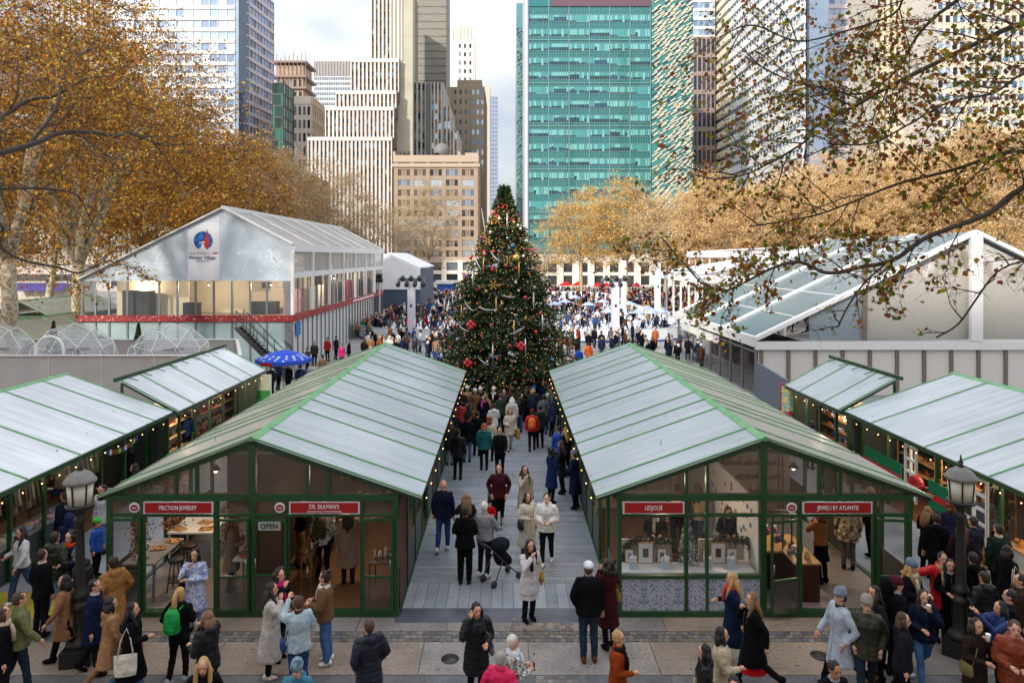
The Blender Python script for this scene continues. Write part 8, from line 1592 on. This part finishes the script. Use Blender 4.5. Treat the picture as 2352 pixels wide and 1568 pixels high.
P(1158, 893, 'person in charcoal puffer in the middle of the crowd under the tree', hd=185, H=1.7, coat='#26282e:shiny', style='puffer', hair='black')
P(1080, 926, 'woman in mustard brown coat in the left part of the alley crowd', hd=20, H=1.66, coat='#6e5230', hair='dark', hs='long')
P(1240, 930, 'person in dark green coat right of the red jacket', hd=350, H=1.7, coat='#24332c', hair='dark')
P(1052, 985, 'person in black puffer behind the olive parka', hd=15, H=1.72, coat='#131419:shiny', style='puffer', hair='black')
# people in front of and beside the pavilion, near the umbrella
r_ = random.Random(21)
for i, (x, Y, lab, c) in enumerate(((706, 44, 'person in black near the pavilion corner', '#121216'), (722, 47, 'person in dark brown by the pavilion side wall', '#2c2220'), (752, 49, 'person in red jacket by the pavilion side', '#a8141c'), (772, 50, 'person in black coat in front of the pavilion doors', '#101014'), (741, 41, 'person in tan coat behind the left kiosk ridge', '#8a6a4c'), (715, 38, 'person in white coat right of the blue umbrella', '#c9c5c2'), (640, 38.5, 'person in navy coat under the blue umbrella', '#16203a'), (662, 37.2, 'person in black coat under the blue umbrella edge', '#101116'), (622, 36.5, 'person in grey coat left of the blue umbrella pole', '#3a3d44'), (690, 36.8, 'person in blue jacket below the umbrella rim', '#24406e'), (1330, 44, 'person in bright blue and yellow jacket behind the right kiosk ridge', '#1440b8'), (1352, 46, 'person in orange jacket right behind the right kiosk', '#c05a18'), (785, 46, 'person in magenta jacket by the pavilion doors', '#b0246a'))):
    P(x, 0, lab, hd=r_.choice((0, 40, 180, 200, 300)), H=r_.uniform(1.62, 1.78), coat=c + ':shiny', Y=Y, hair=r_.choice(('black', 'brown', 'dark')), style='puffer' if i > 9 else 'plain', scarf='#c8d43a' if i == 10 else None)
stroller('black stroller beside the grey sweater man at the alley left', XW(1150, 15.6), 15.75, R(-50), fabric('#1a1b20'))
stroller('stroller with grey bag and white canopy pushed by the man in black jacket', XW(1136, 18.9), 19.2, R(178), fabric('#8a8c98'))
# ================================================================== distant crowd and skaters
def tiny(pose, coatlong=False):
    m = MB(); m.smooth = True; st = {'stand': 3, 'walk': 20, 'skate': 32}[pose]; J = skeleton(st, ('d', 'd') if pose == 'stand' else (('f+', 'b-') if pose == 'walk' else ('o', 'b-')), 3 if pose != 'skate' else 14); M = J['M']
    m.k = 1
    for hip, kn, an, sa in J['legs']: m.tube([hip, kn, an], [.1, .075, .06], 6); m.tube([an, an + V3(0, .14, -.05)], [.05, .04], 5)
    m.k = 0; hem = .55 if coatlong else .82; m.add(*xf(M, [(0, 0, hem, .2, .16), (0, 0, 1.1, .17, .13), (0, 0, 1.32, .2, .13), (0, 0, 1.42, .12, .09), (0, 0, 1.48, .07, .07)], 8))
    for sh, el, wr, c in J['arms']: m.tube([sh, el, wr], [.08, .062, .05], 6)
    m.k = 2; s = MB(); s.ball((0, .015, 1.6), .085, .1, .12, 8, 6); m.add([M @ Vector(v) for v in s.v], s.f)
    for sh, el, wr, c in J['arms']: m.ball(tuple(wr + (wr - el).normalized() * .05), .04, .04, .04, 5, 4)
    m.k = 3; s = MB(); s.ball((0, -.02, 1.635), .098, .108, .11, 8, 6); m.add([M @ Vector(v) for v in s.v], s.f)
    return m
TP = [tiny(p, l) for p in ('stand', 'walk', 'skate') for l in (False, True)]
TM = [m.mesh('person', [None] * 4) for m in TP]
CC = [('black', '#131318', 12), ('navy', '#1b2540', 5), ('grey', '#55585f', 3), ('white', '#c9c8c8', 3), ('tan', '#94704a', 3), ('red', '#8e1c22', .9), ('green', '#1f5a44', 1.2), ('blue', '#2a4a80', 1.0), ('orange', '#a05a30', .9), ('brown', '#4a3226', 3.5), ('pink', '#b0567c', .7)]
cm = {n: fabric(c) for n, c, w_ in CC}; lm = [fabric('#14161c'), fabric('#2c3c56', 'denim'), fabric('#3c3a3a')]; hm = [mat('hair ' + h, HAIR[h]) for h in ('black', 'dark', 'brown', 'blond')] + [fabric('#c9c6c2'), fabric('#5c2024'), fabric('#6a7078')]
rc = random.Random(77)
def pickc(): return rc.choices([c[0] for c in CC], [c[2] for c in CC])[0]
def inside(x, y): return -13.8 < x < 16.8 and 60.8 < y < 125
spots = []
def fill(n, x0, x1, y0, y1, kind, reg, mind=.55, cond=None):
    k = 0; tries = 0
    while k < n and tries < n * 30:
        tries += 1; x = rc.uniform(x0, x1); y = rc.uniform(y0, y1)
        if cond and not cond(x, y): continue
        if any((x - a) ** 2 + (y - b) ** 2 < mind * mind for a, b, *_ in spots[-400:]): continue
        if any((x - a) ** 2 + (y - b) ** 2 < .4 for a, b in NEAR): continue
        spots.append((x, y, kind, reg)); k += 1
# nearest bands are individuals
fill(34, -3.2, 3.4, 29.6, 32.4, 'stand', 'below the tree', cond=lambda x, y: x*x + (y-34)**2 > 3.2)
fill(50, -11.5, -3.6, 47, 59, 'stand', 'left in front of the rink')
fill(50, 3.6, 14.5, 46, 59.2, 'stand', 'right in front of the rink')
fill(12, 2.8, 9, 37, 45, 'stand', 'right behind the tree'); fill(10, -9, -3.4, 37, 46, 'stand', 'left behind the tree')
n_ind = len(spots)
def mk(sp, i):
    x, y, kind, reg = sp; c = pickc(); v = {'stand': (0, 1), 'walk': (2, 3), 'skate': (4, 4)}[kind if kind != 'skate' or rc.random() < .5 else 'walk'][rc.randrange(2)]; return v, c, rc.choice(lm), rc.choice(SKIN_), rc.choice(hm)
for i, sp in enumerate(spots):
    v, c, l, s, h = mk(sp, i); o = bpy.data.objects.new('person', TM[v]); COL.objects.link(o)
    for k, q in enumerate((cm[c], l, s, h)): o.material_slots[k].link = 'OBJECT'; o.material_slots[k].material = q
    o.location = (sp[0], sp[1], .045 if sp[3] == 'on the ice' else 0); o.rotation_euler = (0, 0, rc.uniform(0, 6.28)); k = rc.uniform(.9, 1.06); o.scale = (k, k, k)
    if sp[3] == 'on the ice': tag(o, f'small distant skater in {c} jacket {sp[3]}', 'person', f'skaters in {c} on the ice')
    else: tag(o, f'small figure in {c} coat in the crowd {sp[3]}', 'person', f'crowd in {c} {sp[3]}')
# far crowd as one mass
def mass(name, label, groups, allow=None):
    S0 = len(spots); Vs, Fs, Ms = [], [], []; base = 0; mats_ = [cm[c[0]] for c in CC] + lm + SKIN_[:2] + hm; ci = {c[0]: i for i, c in enumerate(CC)}; nC, nL = len(CC), len(lm)
    for n, x0, x1, y0, y1, cond, md in groups: fill(n, x0, x1, y0, y1, 'walk', 'm', md, cond)
    TV = [np.array(m.v) for m in TP]; V4 = [[f for f in m.f] for m in TP]
    verts, faces, mi = [], [], []; b = 0
    for sp in spots[S0:]:
        v = rc.randrange(0, 5) if name == 'crowd' else rc.choice((2, 3, 4, 4)); a = rc.uniform(0, 6.28); k = rc.uniform(.88, 1.06); P_ = TV[v] * k; ca, sa = math.cos(a), math.sin(a); Q = np.stack([P_[:, 0]*ca - P_[:, 1]*sa + sp[0], P_[:, 0]*sa + P_[:, 1]*ca + sp[1], P_[:, 2] + (.05 if inside(sp[0], sp[1]) else 0)], 1); verts.append(Q)
        mp_ = [ci[pickc()], nC + rc.randrange(nL), nC + nL + rc.randrange(2), nC + nL + 2 + rc.randrange(len(hm))]
        for f, k_ in zip(V4[v], TP[v].m): faces.append(tuple(i + b for i in f)); mi.append(mp_[k_])
        b += len(Q)
    me = bpy.data.meshes.new(name); me.from_pydata(np.concatenate(verts).tolist(), [], faces)
    for q in mats_: me.materials.append(q)
    me.polygons.foreach_set('material_index', mi); me.polygons.foreach_set('use_smooth', [True] * len(faces)); me.update(); o = obj(name, me); tag(o, label, 'crowd', kind='stuff')
mass('skaters', 'scattered small skaters on the near half of the white ice', [(72, -13.5, -2.6, 61.5, 90, inside, 1.0), (88, 3.5, 16.5, 61.5, 90, inside, 1.0)])
mass('crowd', 'dense far crowd on the ice and around the far sides of the rink', [(270, -13.5, 16.5, 86, 124, inside, .8), (300, 17.8, 34, 62, 126, None, .6), (60, -14, -12.5, 62, 84, None, .4), (330, -26, 42, 127, 142, None, .5), (90, -9.8, 0, 100, 128, lambda x, y: not inside(x, y), .6)])
